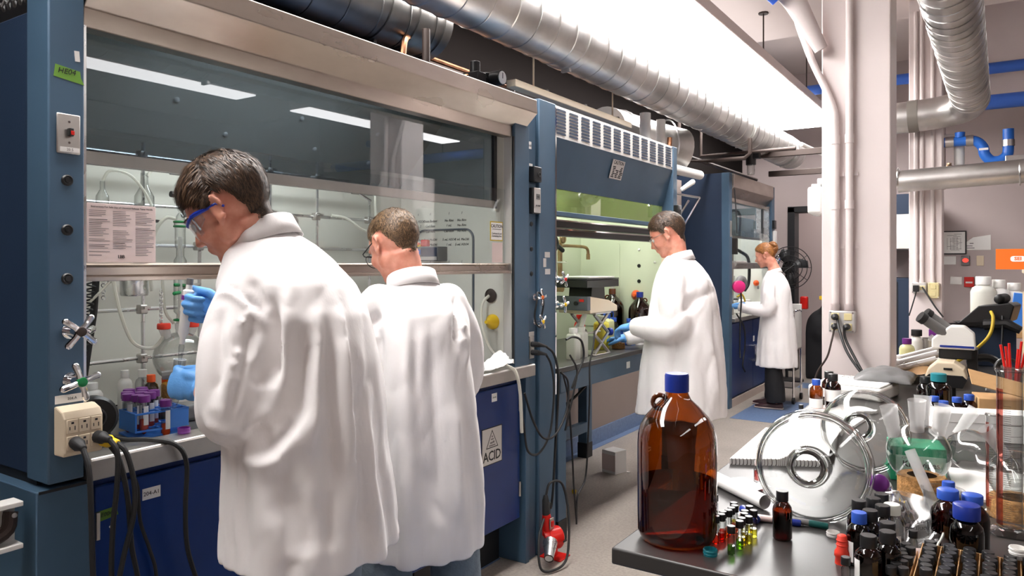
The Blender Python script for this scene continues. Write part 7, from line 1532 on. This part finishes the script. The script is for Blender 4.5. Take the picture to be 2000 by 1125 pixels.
# cords from the column socket
for pts, r, l in (([(-.640, 3.65, 1.165), (-.645, 3.60, 1.10), (-.66, 3.58, 1.03), (-.70, 3.58, .96), (-.715, 3.57, .90)], .0045, 'thin dark red cord falling left from the column socket'),
                  ([(-.63, 3.65, 1.205), (-.61, 3.58, 1.16), (-.57, 3.52, 1.07), (-.51, 3.48, .99), (-.46, 3.46, .945)], .006, 'upper thick black cord sloping right from the column socket'),
                  ([(-.60, 3.65, 1.165), (-.585, 3.58, 1.12), (-.545, 3.54, 1.05), (-.50, 3.50, .98), (-.47, 3.49, .945)], .006, 'lower thick black cord sloping right from the column socket')): cord(pts, r, l, 'dark_iron' if 'red' in l else 'black_rubber', 'cords from the column socket')
pg = thing('plug_cluster', 'black plugs seated in the column socket box', 'plug', (-.612, 3.65, 1.185), world=True)
for x, z in ((-.638, 1.208), (-.638, 1.164), (-.588, 1.164)): MB().tube([(x, 3.652, z), (x, 3.63, z), (x+.004, 3.615, z-.006)], [.015, .015, .008], 10).build('plug', 'black_rubber', pg)
cord([(-.55, 6.50, 1.26), (-.56, 6.46, 1.20), (-.58, 6.45, 1.12), (-.60, 6.45, 1.05)], .005, 'thin cord falling left from the far column socket', group='cords from the far column'); cord([(-.515, 6.50, 1.27), (-.47, 6.46, 1.20), (-.42, 6.43, 1.12), (-.37, 6.42, 1.05)], .006, 'black cord sloping right from the far column socket', group='cords from the far column')
tag(MB().box(-.575, -.535, 6.465, 6.505, 1.235, 1.285).build('power_adapter', 'black_plastic', bevel=.004), 'black power adapter plugged into the far column socket', 'adapter')
# emergency light box on the column side
em = thing('emergency_light', 'white plastic emergency light box fixed to the column side', 'light box', (-.75, 3.8, 1.7), world=True); MB().box(-.775, -.706, 3.72, 3.84, 1.685, 1.815).build('case', 'white_plastic', em, bevel=.012); MB().ball((-.74, 3.76, 1.69), (.025, .03, .015)).build('lens', 'white_plastic', em); MB().cyl((-.745, 3.77, 1.81), (-.745, 3.77, 1.83), .02, n=14).build('top_knob', 'white_plastic', em)
# blue-collared nozzle at the top of the column
bc = thing('blue_collar_pipe', 'white pipe with a glossy blue collar at the very top of the column', 'pipe', (-.78, 3.55, 2.7), world=True); MB().tube([(-.92, 3.52, 2.82), (-.80, 3.60, 2.66), (-.70, 3.66, 2.44)], [.045, .05, .03], 16).build('cone', 'white_paint', bc); MB().tube([(-.90, 3.52, 2.76), (-.845, 3.56, 2.70)], [.068, .068], 20).build('collar', 'blue_cap', bc)
# ------------------------------------------------------------------ end wall
def framed(c, w, h, label): 
    t = thing('framed_notice', label, 'picture', c, world=True); x, y, z = c; MB().box(x-w/2, x+w/2, y-.02, y, z-h/2, z+h/2).build('frame', 'black_base', t, bevel=.003); MB().box(x-w/2+.014, x+w/2-.014, y-.022, y-.019, z-h/2+.014, z+h/2-.014).build('sheet', 'paper', t)
    random.seed(2)
    for k in range(14): zz = z+h*.36-k*h*.052; a = random.uniform(-.40, 0); b = random.uniform(.1, .4); MB().box(x+w*a*.8, x+w*b*.8, y-.0228, y-.0218, zz-.002, zz+.002).build('print_line', 'ink_grey', t)
    for k in range(5): xx = x-w*.3+k*w*.14; MB().box(xx-.0015, xx+.0015, y-.0228, y-.0218, z-h*.3, z+h*.2).build('print_rule', 'ink_grey', t)
framed((-.487, 10.5, 1.705), .25, .285, 'dark-framed printed chart on the end wall')
pp_ = thing('wall_notice', 'white printed sheet pinned at an angle right of the framed chart', 'paper', (-.25, 10.49, 1.70), world=True); MB().prism([(-.14, -.10), (.13, -.10), (.13, .08), (-.05, .05), (-.14, -.02)], lambda a, b, d: (-.245+a, 10.495+d, 1.715+b), 0, .002).build('sheet', 'paper', pp_, smooth=False); each(MB().box(-.37, -.30, 10.493, 10.495, 1.66, 1.666).box(-.36, -.28, 10.493, 10.495, 1.635, 1.641).box(-.33, -.29, 10.493, 10.495, 1.69, 1.697), 'print_line', 'ink', pp_)
tag(MB().box(-.60, -.47, 10.492, 10.497, 1.44, 1.54).build('small_notice', 'paper'), 'small pale sheet under the framed chart', 'paper')
al = thing('fire_alarm', 'fire alarm strobe box glowing red on the end wall', 'alarm', (-.37, 10.49, 1.48), world=True); MB().box(-.415, -.33, 10.465, 10.5, 1.43, 1.545).build('box', 'grey_plastic', al, bevel=.004); MB().ball((-.372, 10.463, 1.49), (.03, .01, .024)).build('strobe', emat('alarm_red', (1, .03, .02), 3.0), al)
ls = thing('light_switch', 'beige wall switch right of the fire alarm', 'switch', (-.22, 10.49, 1.48), world=True); MB().box(-.26, -.185, 10.49, 10.5, 1.425, 1.545).build('plate', 'beige_plastic', ls, bevel=.003); MB().box(-.232, -.212, 10.478, 10.49, 1.465, 1.505).build('rocker', 'beige_plastic', ls)
rs_ = thing('pull_station', 'red pull station between two grey plates on the end wall', 'alarm', (-.33, 10.49, 1.22), world=True); MB().box(-.385, -.285, 10.46, 10.5, 1.17, 1.29).build('station', 'red_plastic', rs_, bevel=.004); MB().box(-.37, -.30, 10.455, 10.46, 1.215, 1.235).build('lever', 'white_plastic', rs_); each(MB().box(-.53, -.41, 10.49, 10.5, 1.20, 1.29).box(-.27, -.15, 10.49, 10.5, 1.20, 1.29), 'plate', 'steel_dull', rs_)
fr_ = thing('wall_cabinet', 'white wall cabinet with a dark top panel seen between the columns', 'cabinet', (-.98, 9.8, 1.6), world=True); MB().box(-1.25, -.80, 9.6, 10.49, 1.62, 2.02).build('case', 'white_plastic', fr_, bevel=.006); MB().box(-1.10, -1.07, 9.59, 9.6, 1.78, 1.80).build('latch', 'black_plastic', fr_); MB().box(-1.26, -.79, 9.6, 10.49, 2.02, 2.25).build('top_panel', 'hood_side_blue', fr_)
gcab = thing('floor_cabinet', 'grey blue floor cabinet seen between the columns', 'cabinet', (-.98, 9.9, 0), world=True); MB().box(-1.25, -.80, 9.7, 10.49, 0, 1.28).build('case', 'hood_side_blue', gcab, bevel=.006); MB().box(-1.03, -1.02, 9.69, 9.7, .06, 1.24).build('door_gap', 'black_base', gcab)
# ------------------------------------------------------------------ far end of the aisle: fan, cart, bag
fan = thing('floor_fan', 'round black caged fan standing behind the woman', 'fan', (-2.22, 9.55, 0), world=True)
for r in (.09, .15, .21, .26): MB().torus((-2.18, 9.50, 1.40), (.5, -.85, 0), r, .005, 36, 6).build('cage_ring', 'black_plastic', fan)
u_, w_ = perp((.5, -.85, 0))
for k in range(10): MB().cyl(Vector((-2.18, 9.50, 1.40)), Vector((-2.18, 9.50, 1.40))+(u_*math.cos(k*PI/5)+w_*math.sin(k*PI/5))*.26, .0035, n=6).build('cage_spoke', 'black_plastic', fan)
for k in range(4):
    a = k*PI/2; d = u_*math.cos(a)+w_*math.sin(a); e = u_*math.cos(a+.7)+w_*math.sin(a+.7); c = Vector((-2.20, 9.53, 1.40)); MB().add([c, c+d*.22+Vector((.02, -.01, 0)), c+(d+e)*.13, c+e*.18-Vector((.02, -.01, 0))], [(0, 1, 2, 3)]).build('blade', 'dark_grey_plastic', fan, solid=.003)
MB().cyl((-2.19, 9.52, 1.40), (-2.24, 9.60, 1.40), .06, n=18).build('motor', 'black_plastic', fan); MB().cyl((-2.24, 9.60, .02), (-2.24, 9.60, 1.38), .018, n=10).build('pole', 'black_plastic', fan); MB().lathe([(0, 0), (.2, 0), (.2, .02), (.03, .04), (0, .04)], 28, (-2.24, 9.60, 0)).build('base', 'black_plastic', fan)
ct = thing('chrome_cart', 'chrome tubular cart with castors standing behind the woman', 'cart', (-1.8, 8.2, 0), world=True)
for (x, y) in ((-1.80, 8.0), (-1.80, 8.35), (-2.08, 8.05), (-2.06, 8.38)):
    MB().cyl((x, y, .07), (x, y, .92 if y < 8.2 else .90), .012, n=8).build('upright', 'chrome', ct); MB().cyl((x-.012, y, .035), (x+.012, y, .035), .035, n=14).build('castor', 'black_rubber', ct)
for z in (.16, .55): MB().box(-2.09, -1.79, 8.0, 8.37, z, z+.012).build('shelf', 'steel_dull', ct)
MB().tube(curve([(-1.80, 8.0, .90), (-1.80, 8.03, .945), (-1.80, 8.17, .96), (-1.80, 8.32, .945), (-1.80, 8.35, .90)], 4), .012, 8).build('handle', 'chrome', ct)
cl_ = thing('clipboard', 'pale folder standing behind the chrome cart', 'folder', (-1.78, 8.5, .9), world=True); MB().box(-1.93, -1.79, 8.32, 8.34, .562, 1.02).build('board', 'label_silver', cl_, bevel=.002)
bg_ = thing('black_bag', 'bulky black bag with red and yellow straps by the doorway', 'bag', (-1.9, 10.0, 0), world=True)
m = MB(); m.box(-2.08, -1.72, 9.85, 10.2, .0, .62); m.ball((-1.90, 10.0, .62), (.20, .2, .26), 20, 14); m.ball((-1.78, 10.02, .86), (.14, .16, .22), 20, 14); me = remesh(m, .03, 6, .5); finish(me); link('bag_body', me, 'trousers_black', bg_)
MB().box(-2.12, -2.03, 9.76, 9.84, .88, 1.04).build('red_patch', 'red_plastic', bg_, bevel=.015); MB().box(-1.90, -1.79, 9.80, 9.86, 1.0, 1.05).build('yellow_strap', 'yellow', bg_, bevel=.008)
# ------------------------------------------------------------------ things in the far hood
frp = thing('respirator', 'bright magenta respirator cartridge hung on the far hood post', 'respirator', (-2.20, 7.42, 1.15), world=True); lathe_part([(0, .05), (.05, .05), (.062, .042), (.062, .0), (.05, -.01), (0, -.01)], 'cartridge', 'magenta', frp, 22, (-2.20, 7.42, 1.22), frame_on((.6, -.8, 0))); MB().tube(curve([(-2.22, 7.44, 1.25), (-2.20, 7.50, 1.30), (-2.18, 7.56, 1.28), (-2.19, 7.58, 1.20)], 4), [.03]*13, 12).build('face_piece', 'grey_plastic', frp)
hose([(-2.21, 7.42, 1.75), (-2.22, 7.43, 1.95), (-2.24, 7.44, 2.2)], .006, 'black_rubber', 'thin black cable up the far hood post', 'hoses at the far hood'); hose([(-2.40, 8.15, 1.75), (-2.38, 8.10, 1.98), (-2.40, 7.9, 2.02), (-2.45, 7.75, 1.95)], .012, 'grey_plastic', 'grey hose arching inside the far hood', 'hoses at the far hood'); hose([(-2.42, 7.95, 1.62), (-2.40, 8.2, 1.58), (-2.38, 8.42, 1.50), (-2.38, 8.44, 1.25), (-2.40, 8.35, 1.15)], .018, 'black_rubber', 'thick black hose inside the far hood', 'hoses at the far hood')
hose([(-2.20, 7.46, 1.30), (-2.19, 7.50, 1.10), (-2.20, 7.50, .9), (-2.21, 7.52, .6), (-2.20, 7.50, .5)], .008, 'black_rubber', 'black cable hanging down the far hood post', 'hoses at the far hood'); hose([(-2.22, 7.44, .95), (-2.19, 7.60, .80), (-2.20, 7.66, .60), (-2.21, 7.62, .42), (-2.21, 7.70, .34)], .008, 'black_rubber', 'black cable bowing over the far cabinet', 'hoses at the far hood'); hose([(-2.22, 7.50, 1.25), (-2.21, 7.56, 1.18), (-2.20, 7.52, 1.10)], .01, 'orange_rubber', 'orange hose stub at the far hood', 'hoses at the far hood'); hose([(-2.35, 7.9, 1.10), (-2.33, 8.0, 1.12), (-2.32, 8.08, 1.05), (-2.32, 8.1, .95)], .010, 'yellow_dim', 'yellow hose arching on the far worktop', 'hoses at the far hood')
wh = thing('white_console', 'white instrument console on the far hood worktop', 'instrument', (-2.6, 8.45, .90)); MB().box(-.18, .18, -.25, .22, 0, .14).build('case', 'white_plastic', wh, bevel=.012); MB().box(.18, .184, -.05, .12, .05, .09).build('panel', 'dark_grey_plastic', wh); MB().ball((.1, -.1, .15), (.03, .03, .015)).build('knob', 'black_plastic', wh)
rv2 = thing('reactor_head', 'dark reactor head with a steel cylinder in the far hood', 'equipment', (-2.42, 7.9, .9), world=True); MB().cyl((-2.42, 7.95, 1.55), (-2.42, 7.95, 1.75), .06, n=20).build('motor', 'dark_iron', rv2); MB().cyl((-2.42, 7.95, .90), (-2.42, 7.95, 1.55), .016, n=10).build('stand', 'steel_dull', rv2); MB().cyl((-2.30, 7.62, 1.45), (-2.30, 8.0, 1.45), .03, n=14).build('steel_cylinder', 'steel_dull', rv2); lathe_part([(0, 1.02), (.06, 1.04), (.09, 1.12), (.07, 1.22), (.03, 1.26), (.03, 1.32)], 'flask', 'clear_glass', rv2, 22, (-2.42, 7.95, 0))
# ------------------------------------------------------------------ back half of the bench on the right
ms = thing('microscope', 'white and black stereo microscope on a boom stand', 'microscope', (-.15, 3.62, ZB), world=True)
MB().prism([(-.245, 1.10), (-.09, 1.10), (-.095, 1.165), (-.13, 1.195), (-.18, 1.195), (-.245, 1.14)], lambda a, b, d: (a, d, b), 3.52, 3.62).build('head', 'white_plastic', ms, smooth=False, bevel=.006); MB().box(-.215, -.095, 3.516, 3.519, 1.108, 1.116).build('blue_line', 'blue_cap_dark', ms)
each(MB().tube([(-.20, 3.54, 1.165), (-.275, 3.50, 1.225)], [.022, .020], 14).tube([(-.19, 3.60, 1.175), (-.26, 3.57, 1.235)], [.022, .020], 14), 'eyepiece', 'grey_plastic', ms); each(MB().cyl((-.268, 3.504, 1.219), (-.285, 3.495, 1.232), .024, n=14).cyl((-.254, 3.573, 1.23), (-.27, 3.565, 1.243), .024, n=14), 'eyecup', 'black_rubber', ms)
MB().box(-.22, -.10, 3.53, 3.66, 1.06, 1.10).build('collar', 'black_plastic', ms, bevel=.004); MB().box(-.12, -.085, 3.55, 3.68, .99, 1.10).build('focus_block', 'black_plastic', ms)
MB().prism([(-.245, .965), (-.13, .965), (-.115, 1.00), (-.125, 1.035), (-.16, 1.06), (-.22, 1.06), (-.25, 1.03), (-.26, 1.0)], lambda a, b, d: (a, d, b), 3.40, 3.52).build('illuminator', 'beige_plastic', ms, smooth=False, bevel=.006); MB().prism([(-.245, .962), (-.13, .962), (-.115, .995), (-.13, 1.01), (-.245, 1.01), (-.26, .995)], lambda a, b, d: (a, d, b), 3.392, 3.402).build('front_grille', 'black_plastic', ms, smooth=False); MB().box(-.195, -.165, 3.395, 3.399, 1.03, 1.038).build('slide_switch', 'black_plastic', ms)
MB().tube(curve([(-.10, 3.62, 1.06), (-.04, 3.64, 1.06), (.0, 3.65, 1.02), (.01, 3.66, .95), (.01, 3.66, .93)], 5), .016, 10).build('boom_arm', 'black_plastic', ms); MB().cyl((-.175, 3.46, .912), (-.175, 3.46, .97), .02, n=12).build('lens_barrel', 'black_plastic', ms); MB().box(-.06, .09, 3.58, 3.76, ZB, ZB+.025).build('base', 'grey_plastic', ms, bevel=.006); MB().cyl((.012, 3.66, ZB+.02), (.012, 3.66, 1.06), .012, n=10).build('post', 'steel_dull', ms)
ec = thing('equipment_cabinet', 'dark blue equipment cabinet behind the microscope', 'cabinet', (-.06, 4.75, ZB)); MB().box(-.10, .12, -.10, .14, 0, .20).build('case', 'hood_side_blue', ec, bevel=.004); MB().box(-.102, -.098, -.09, .13, .01, .19).build('side_seam', 'dark_grey_plastic', ec)
ph = thing('desk_phone', 'black desk telephone tilted on top of the equipment cabinet', 'phone', (-.06, 4.72, ZB+.20), R(-10)); MB().prism([(-.17, .0), (-.145, -.012), (-.03, .105), (.11, .125), (.13, .11), (.11, .03), (.05, .0), (-.02, .0)], lambda a, b, d: (a, d, b+.012), -.10, .10).build('base', 'black_plastic', ph, smooth=False, bevel=.012); MB().capsule((.06, -.07, .155), (.06, .07, .155), .026).build('handset', 'black_rubber', ph); MB().tube([(.0, -.10, .02), (.10, -.11, .03), (.16, -.11, .0)], [.03, .028, .02], 10).build('stand_foot', 'black_plastic', ph)
cord([(-.05, 4.60, 1.20), (-.04, 4.55, 1.17), (-.05, 4.50, 1.10), (-.09, 4.45, 1.04), (-.18, 4.3, .97), (-.30, 4.2, .93), (-.40, 4.15, .925)], .008, 'yellow network cable curling from the telephone across the bench', 'yellow_dim', 'bench cables'); cord([(.0, 4.60, 1.18), (.0, 4.56, 1.10), (-.005, 4.50, .98), (.0, 4.4, .915)], .005, 'thin black cable down the equipment cabinet', group='bench cables')
for i, (x, y, r, h, mt, l) in enumerate([(-.10, 5.5, .07, .32, 'poly_milky', 'large milky jug at the back left of the far bench'), (-.02, 5.55, .06, .30, 'white_plastic', 'white jug in the middle of the far bench'), (.06, 5.6, .06, .28, 'white_plastic', 'white jug at the right of the far bench')]):
    plain_bottle((x, y, 1.05), r, h, mt, 'white_plastic', l, 'carboy', 'white jugs on the far bench')
sh_ = thing('far_shelf', 'raised beige shelf carrying the white jugs behind the telephone', 'shelf', (0, 5.5, 0), world=True); MB().box(-.25, .8, 5.3, 5.8, 1.01, 1.05).build('board', 'cardboard', sh_, bevel=.004); each(MB().box(-.24, -.2, 5.32, 5.36, 0, 1.01).box(.74, .78, 5.32, 5.36, 0, 1.01).box(-.24, -.2, 5.74, 5.78, 0, 1.01).box(.74, .78, 5.74, 5.78, 0, 1.01), 'leg', 'steel_dull', sh_)
bp_ = tag(MB().obox((.10, 5.42, 1.17), .11, .02, .20, Matrix.Rotation(.12, 3, 'Y')).build('blue_folder', 'blue_rack', bevel=.003), 'blue plastic folder standing right of the white jugs', 'folder')
# clutter left of the microscope
plain_bottle((-.37, 4.35, ZB), .03, .20, 'white_plastic', 'black_plastic', 'white handled bottle with a black cap beside the steel beakers', capr=.85); plain_bottle((-.395, 4.15, ZB), .035, .17, 'liquid_pale', 'purple', 'cream bottle half hidden behind the column')
for i, (x, y) in enumerate(((-.30, 4.42), (-.24, 4.48))): t = thing('steel_beaker', ['left steel beaker behind the microscope', 'right steel beaker behind the microscope'][i], 'beaker', (x, y, ZB), group='steel beakers'); lathe_part([(0, 0), (.05, 0), (.052, .005), (.052, .15), (.056, .153), (.050, .153), (.049, .006), (0, .006)], 'cup', 'steel_dull', t, 26)
tr_ = tag(MB().box(-.33, -.17, 4.55, 4.70, 1.06, 1.10).build('magenta_box', 'purple', bevel=.004), 'flat purple box lying across the steel beakers', 'box'); yc = plain_bottle((-.33, 4.05, ZB), .02, .09, 'white_plastic', 'yellow', 'small bottle with a yellow cap left of the microscope', capr=1.1); plain_bottle((-.28, 4.10, ZB), .022, .085, 'white_plastic', 'yellow', 'second yellow-capped bottle nearer the microscope', capr=1.1)
for i, (y, z) in enumerate(((3.86, .995), (3.94, 1.015), (4.0, 1.03))): t = thing('syringe', ['nearest grey syringe lying in the clutter', 'middle grey syringe lying in the clutter', 'rearmost grey syringe lying in the clutter'][i], 'syringe', (-.35, y, z-.02), world=True, group='syringes in the clutter'); MB().tube([(-.41, y, z-.035), (-.25, y+.02, z+.02)], .016, 14).build('barrel', 'label_silver', t); MB().tube([(-.25, y+.02, z+.02), (-.20, y+.026, z+.038)], [.006, .004], 10).build('tip', 'white_plastic', t); MB().tube([(-.43, y-.002, z-.042), (-.405, y, z-.033)], [.02, .02], 12).build('flange', 'white_plastic', t)
pk = thing('paper_packet', 'crumpled brown paper and plastic packets under the syringes', 'packet', (-.30, 3.8, ZB), world=True)
MB().sheet(lambda u, v: (-.40+.26*u, 3.72+.36*v, ZB+.03+.030*noise.noise(Vector((u*4, v*4, 1)))+.03*math.sin(u*PI)), 18, 18).build('kraft_sheet', 'cardboard', pk); MB().sheet(lambda u, v: (-.39+.20*u, 3.84+.22*v, ZB+.07+.030*noise.noise(Vector((u*5, v*5, 4)))), 16, 16).build('plastic_film', 'clear_plastic', pk); MB().box(-.26, -.21, 3.78, 3.84, ZB+.05, ZB+.085).build('yellow_label', 'yellow_dim', pk)
gl_ = thing('glass_joint', 'clear branching glass joint left of the microscope', 'glassware', (-.23, 4.0, 1.0), world=True); each(MB().ball((-.23, 3.95, 1.08), .03, 16, 10), 'bulb', 'clear_glass', gl_); each(MB().tube([(-.23, 3.95, 1.08), (-.20, 3.93, 1.15)], [.012, .016], 12, cap=False).tube([(-.23, 3.95, 1.08), (-.28, 3.93, 1.11)], [.012, .016], 12, cap=False).tube([(-.23, 3.95, 1.08), (-.21, 3.96, .94)], [.012, .014], 12, cap=False), 'arm', 'frosted', gl_)
# keyboard-like white tray, grey cover, amber bottles by the column
wtr = thing('white_tray', 'long white ribbed plastic case lying in front of the column', 'case', (-.50, 3.30, ZB), R(-8)); MB().box(-.135, .13, -.16, .14, 0, .055).build('body', 'white_plastic', wtr, bevel=.01); MB().box(-.12, .12, -.10, .135, .055, .062).build('lid', 'paper', wtr, bevel=.004)
for k in range(8): MB().box(-.08+k*.024, -.074+k*.024, .08, .13, .061, .064).build('rib', 'label_silver', wtr)
gcv = thing('grey_cover', 'rumpled grey vinyl dust cover in front of the column', 'cover', (-.40, 3.40, ZB), world=True)
def gc_(u, v):
    x, y = -.52+.22*u, 3.32+.28*v; return (x, y, ZB+.062+.045*math.sin(u*PI)**.6*math.sin(v*PI)**.5+.010*noise.noise(Vector((u*5, v*5, 2))))
MB().sheet(gc_, 22, 22).build('vinyl', 'grey_plastic', gcv, solid=.003)
small_bottle((-.572, 2.90, ZB+.01), 'amber bottle with a blue cap and pale label on the paper stack', .024, .105, 'blue_cap', .5, 'amber', (.02, .4, 3.0, 6.0), liquid='fluid_yellow', group='bottles on the paper stack'); small_bottle((-.520, 2.93, ZB+.01), 'dark red bottle with a wide white label on the paper stack', .028, .125, 'black_plastic', .7, lab=(.25, .65, 3.0, 6.2), liquid='fluid_red', group='bottles on the paper stack'); small_bottle((-.545, 2.99, ZB+.01), 'black-capped bottle half hidden behind the red one', .026, .125, 'black_plastic', .5, lab=(.3, .6, 3.0, 6.2), group='bottles on the paper stack')
# white box with bottles behind the domes
wbx2 = thing('white_carton', 'long white carton lying at an angle behind the glassware', 'box', (-.03, 2.72, ZB), R(18)); MB().box(-.16, .16, -.05, .05, 0, .085).build('carton', 'paper', wbx2, bevel=.002); MB().box(-.161, .161, -.0512, -.05, .055, .0575).build('lid_edge', 'label_silver', wbx2)
cb = thing('open_carton', 'brown cardboard carton with its flap raised among the bottles', 'box', (.02, 3.02, ZB), R(10)); MB().box(-.10, .12, -.07, .07, 0, .09).build('body', 'cardboard', cb, bevel=.002); MB().obox((-.02, -.06, .135), .22, .09, .003, Matrix.Rotation(.45, 3, 'X') @ Matrix.Rotation(.28, 3, 'Y')).build('flap', 'cardboard', cb)
for (x, y, r, h, cp_, l) in [(-.195, 3.12, .042, .14, 'teal', 'amber bottle with a teal pump cap beside the brown carton'), (-.195, 2.93, .024, .085, 'blue_cap', 'leftmost blue-capped amber bottle behind the white carton'), (-.165, 2.88, .024, .08, 'blue_cap', 'front blue-capped amber bottle behind the white carton'), (-.13, 2.95, .024, .085, 'blue_cap', 'third blue-capped amber bottle behind the white carton'), (-.095, 2.97, .026, .095, 'blue_cap', 'rightmost blue-capped amber bottle behind the white carton'), (-.24, 3.16, .03, .12, 'black_plastic', 'dark bottle behind the teal-capped one'), (-.225, 2.86, .018, .075, 'white_plastic', 'small grey bottle at the end of the white carton')]: small_bottle((x, y, ZB), l, r, h, cp_, .6, group='amber bottles behind the white carton')
# pens in a cup, beige rack with the orange sign at the right edge
pcup = thing('pen_cup', 'clear cup of red pens near the right edge', 'cup', (.03, 3.15, ZB+.09)); lathe_part([(0, 0), (.03, 0), (.036, .09), (.034, .09), (.029, .003), (0, .003)], 'cup', 'clear_plastic', pcup, 22)
for k in range(6): a = k*1.1; MB().tube([(.012*math.cos(a), .012*math.sin(a), .006), (.036*math.cos(a), .03*math.sin(a), .14+.008*k)], .0042, 8).build('pen', 'red_plastic', pcup)
mg = thing('hoop', 'black ring magnifier standing behind the red pens', 'magnifier', (.01, 3.3, 1.08), world=True); MB().torus((.015, 3.3, 1.06), (.1, -1, .2), .038, .006, 28, 8).build('hoop_frame', 'black_plastic', mg); MB().cyl((.015, 3.3, ZB), (.015, 3.3, 1.025), .006, n=8).build('stem', 'black_plastic', mg)
rkb = thing('beige_rack', 'beige metal rack upright at the right edge of the bench', 'rack', (.20, 3.3, ZB), world=True); MB().box(.070, .105, 3.20, 3.24, ZB, 1.43).build('upright', 'beige_plastic', rkb, bevel=.003); MB().box(.50, .535, 3.20, 3.24, ZB, 1.43).build('upright', 'beige_plastic', rkb); MB().box(.06, .54, 3.10, 3.36, 1.415, 1.43).build('top_shelf', 'beige_plastic', rkb, bevel=.003); MB().box(.06, .54, 3.24, 3.25, ZB, 1.35).build('back_sheet', 'beige_plastic', rkb)
for z in (1.05, 1.15, 1.25, 1.33): MB().lathe([(0, 0), (.006, 0), (.006, .002), (0, .002)], 10, (.087, 3.20, z), frame_on((0, -1, 0))).build('bolt_hole', 'dark_iron', rkb)
sg = thing('orange_sign', 'folded orange card sign with white lettering on top of the beige rack', 'sign', (.14, 3.2, 1.43), world=True)
MB().prism([(0, 0), (.006, .0), (.04, .066), (.074, 0), (.08, 0), (.042, .072), (.038, .072)], lambda a, b, d: (d, 3.12+a, 1.43+b), -.020, .30).build('card', 'orange', sg, smooth=False)
nrm = Vector((0, -.88, .47)); upv = Vector((0, .47, .88)); c0 = Vector((.045, 3.1385, 1.4665))
ov = MB(); fr = frame_on(nrm, upv); ov.prism(rrect(0, 0, .044, .022, .009), lambda a, b, d: c0+fr @ Vector((a, b, d)), .0005, .0012); ov.build('logo_oval', 'paper', sg, smooth=False); text_on('SEI', c0+nrm*.0018, nrm, .018, 'orange', sg, up=upv, depth=.0002, bold=.0006)
for k, s in enumerate(('TRAINED AND', 'CERTIFIED', 'THIS DESK')): text_on(s, c0+fr @ Vector((.045, .014-.013*k, .0008)), nrm, .008, 'paper', sg, up=upv, depth=.0002, align='LEFT')
# dark monitor edge beyond the rack
mn = thing('monitor', 'dark flat monitor turned edge-on beyond the beige rack', 'monitor', (.13, 4.4, ZB), world=True); MB().box(.12, .16, 4.1, 4.6, 1.16, 1.46).build('screen_case', 'black_plastic', mn, bevel=.008); MB().box(.125, .15, 4.3, 4.4, ZB, 1.17).build('stand', 'black_plastic', mn)
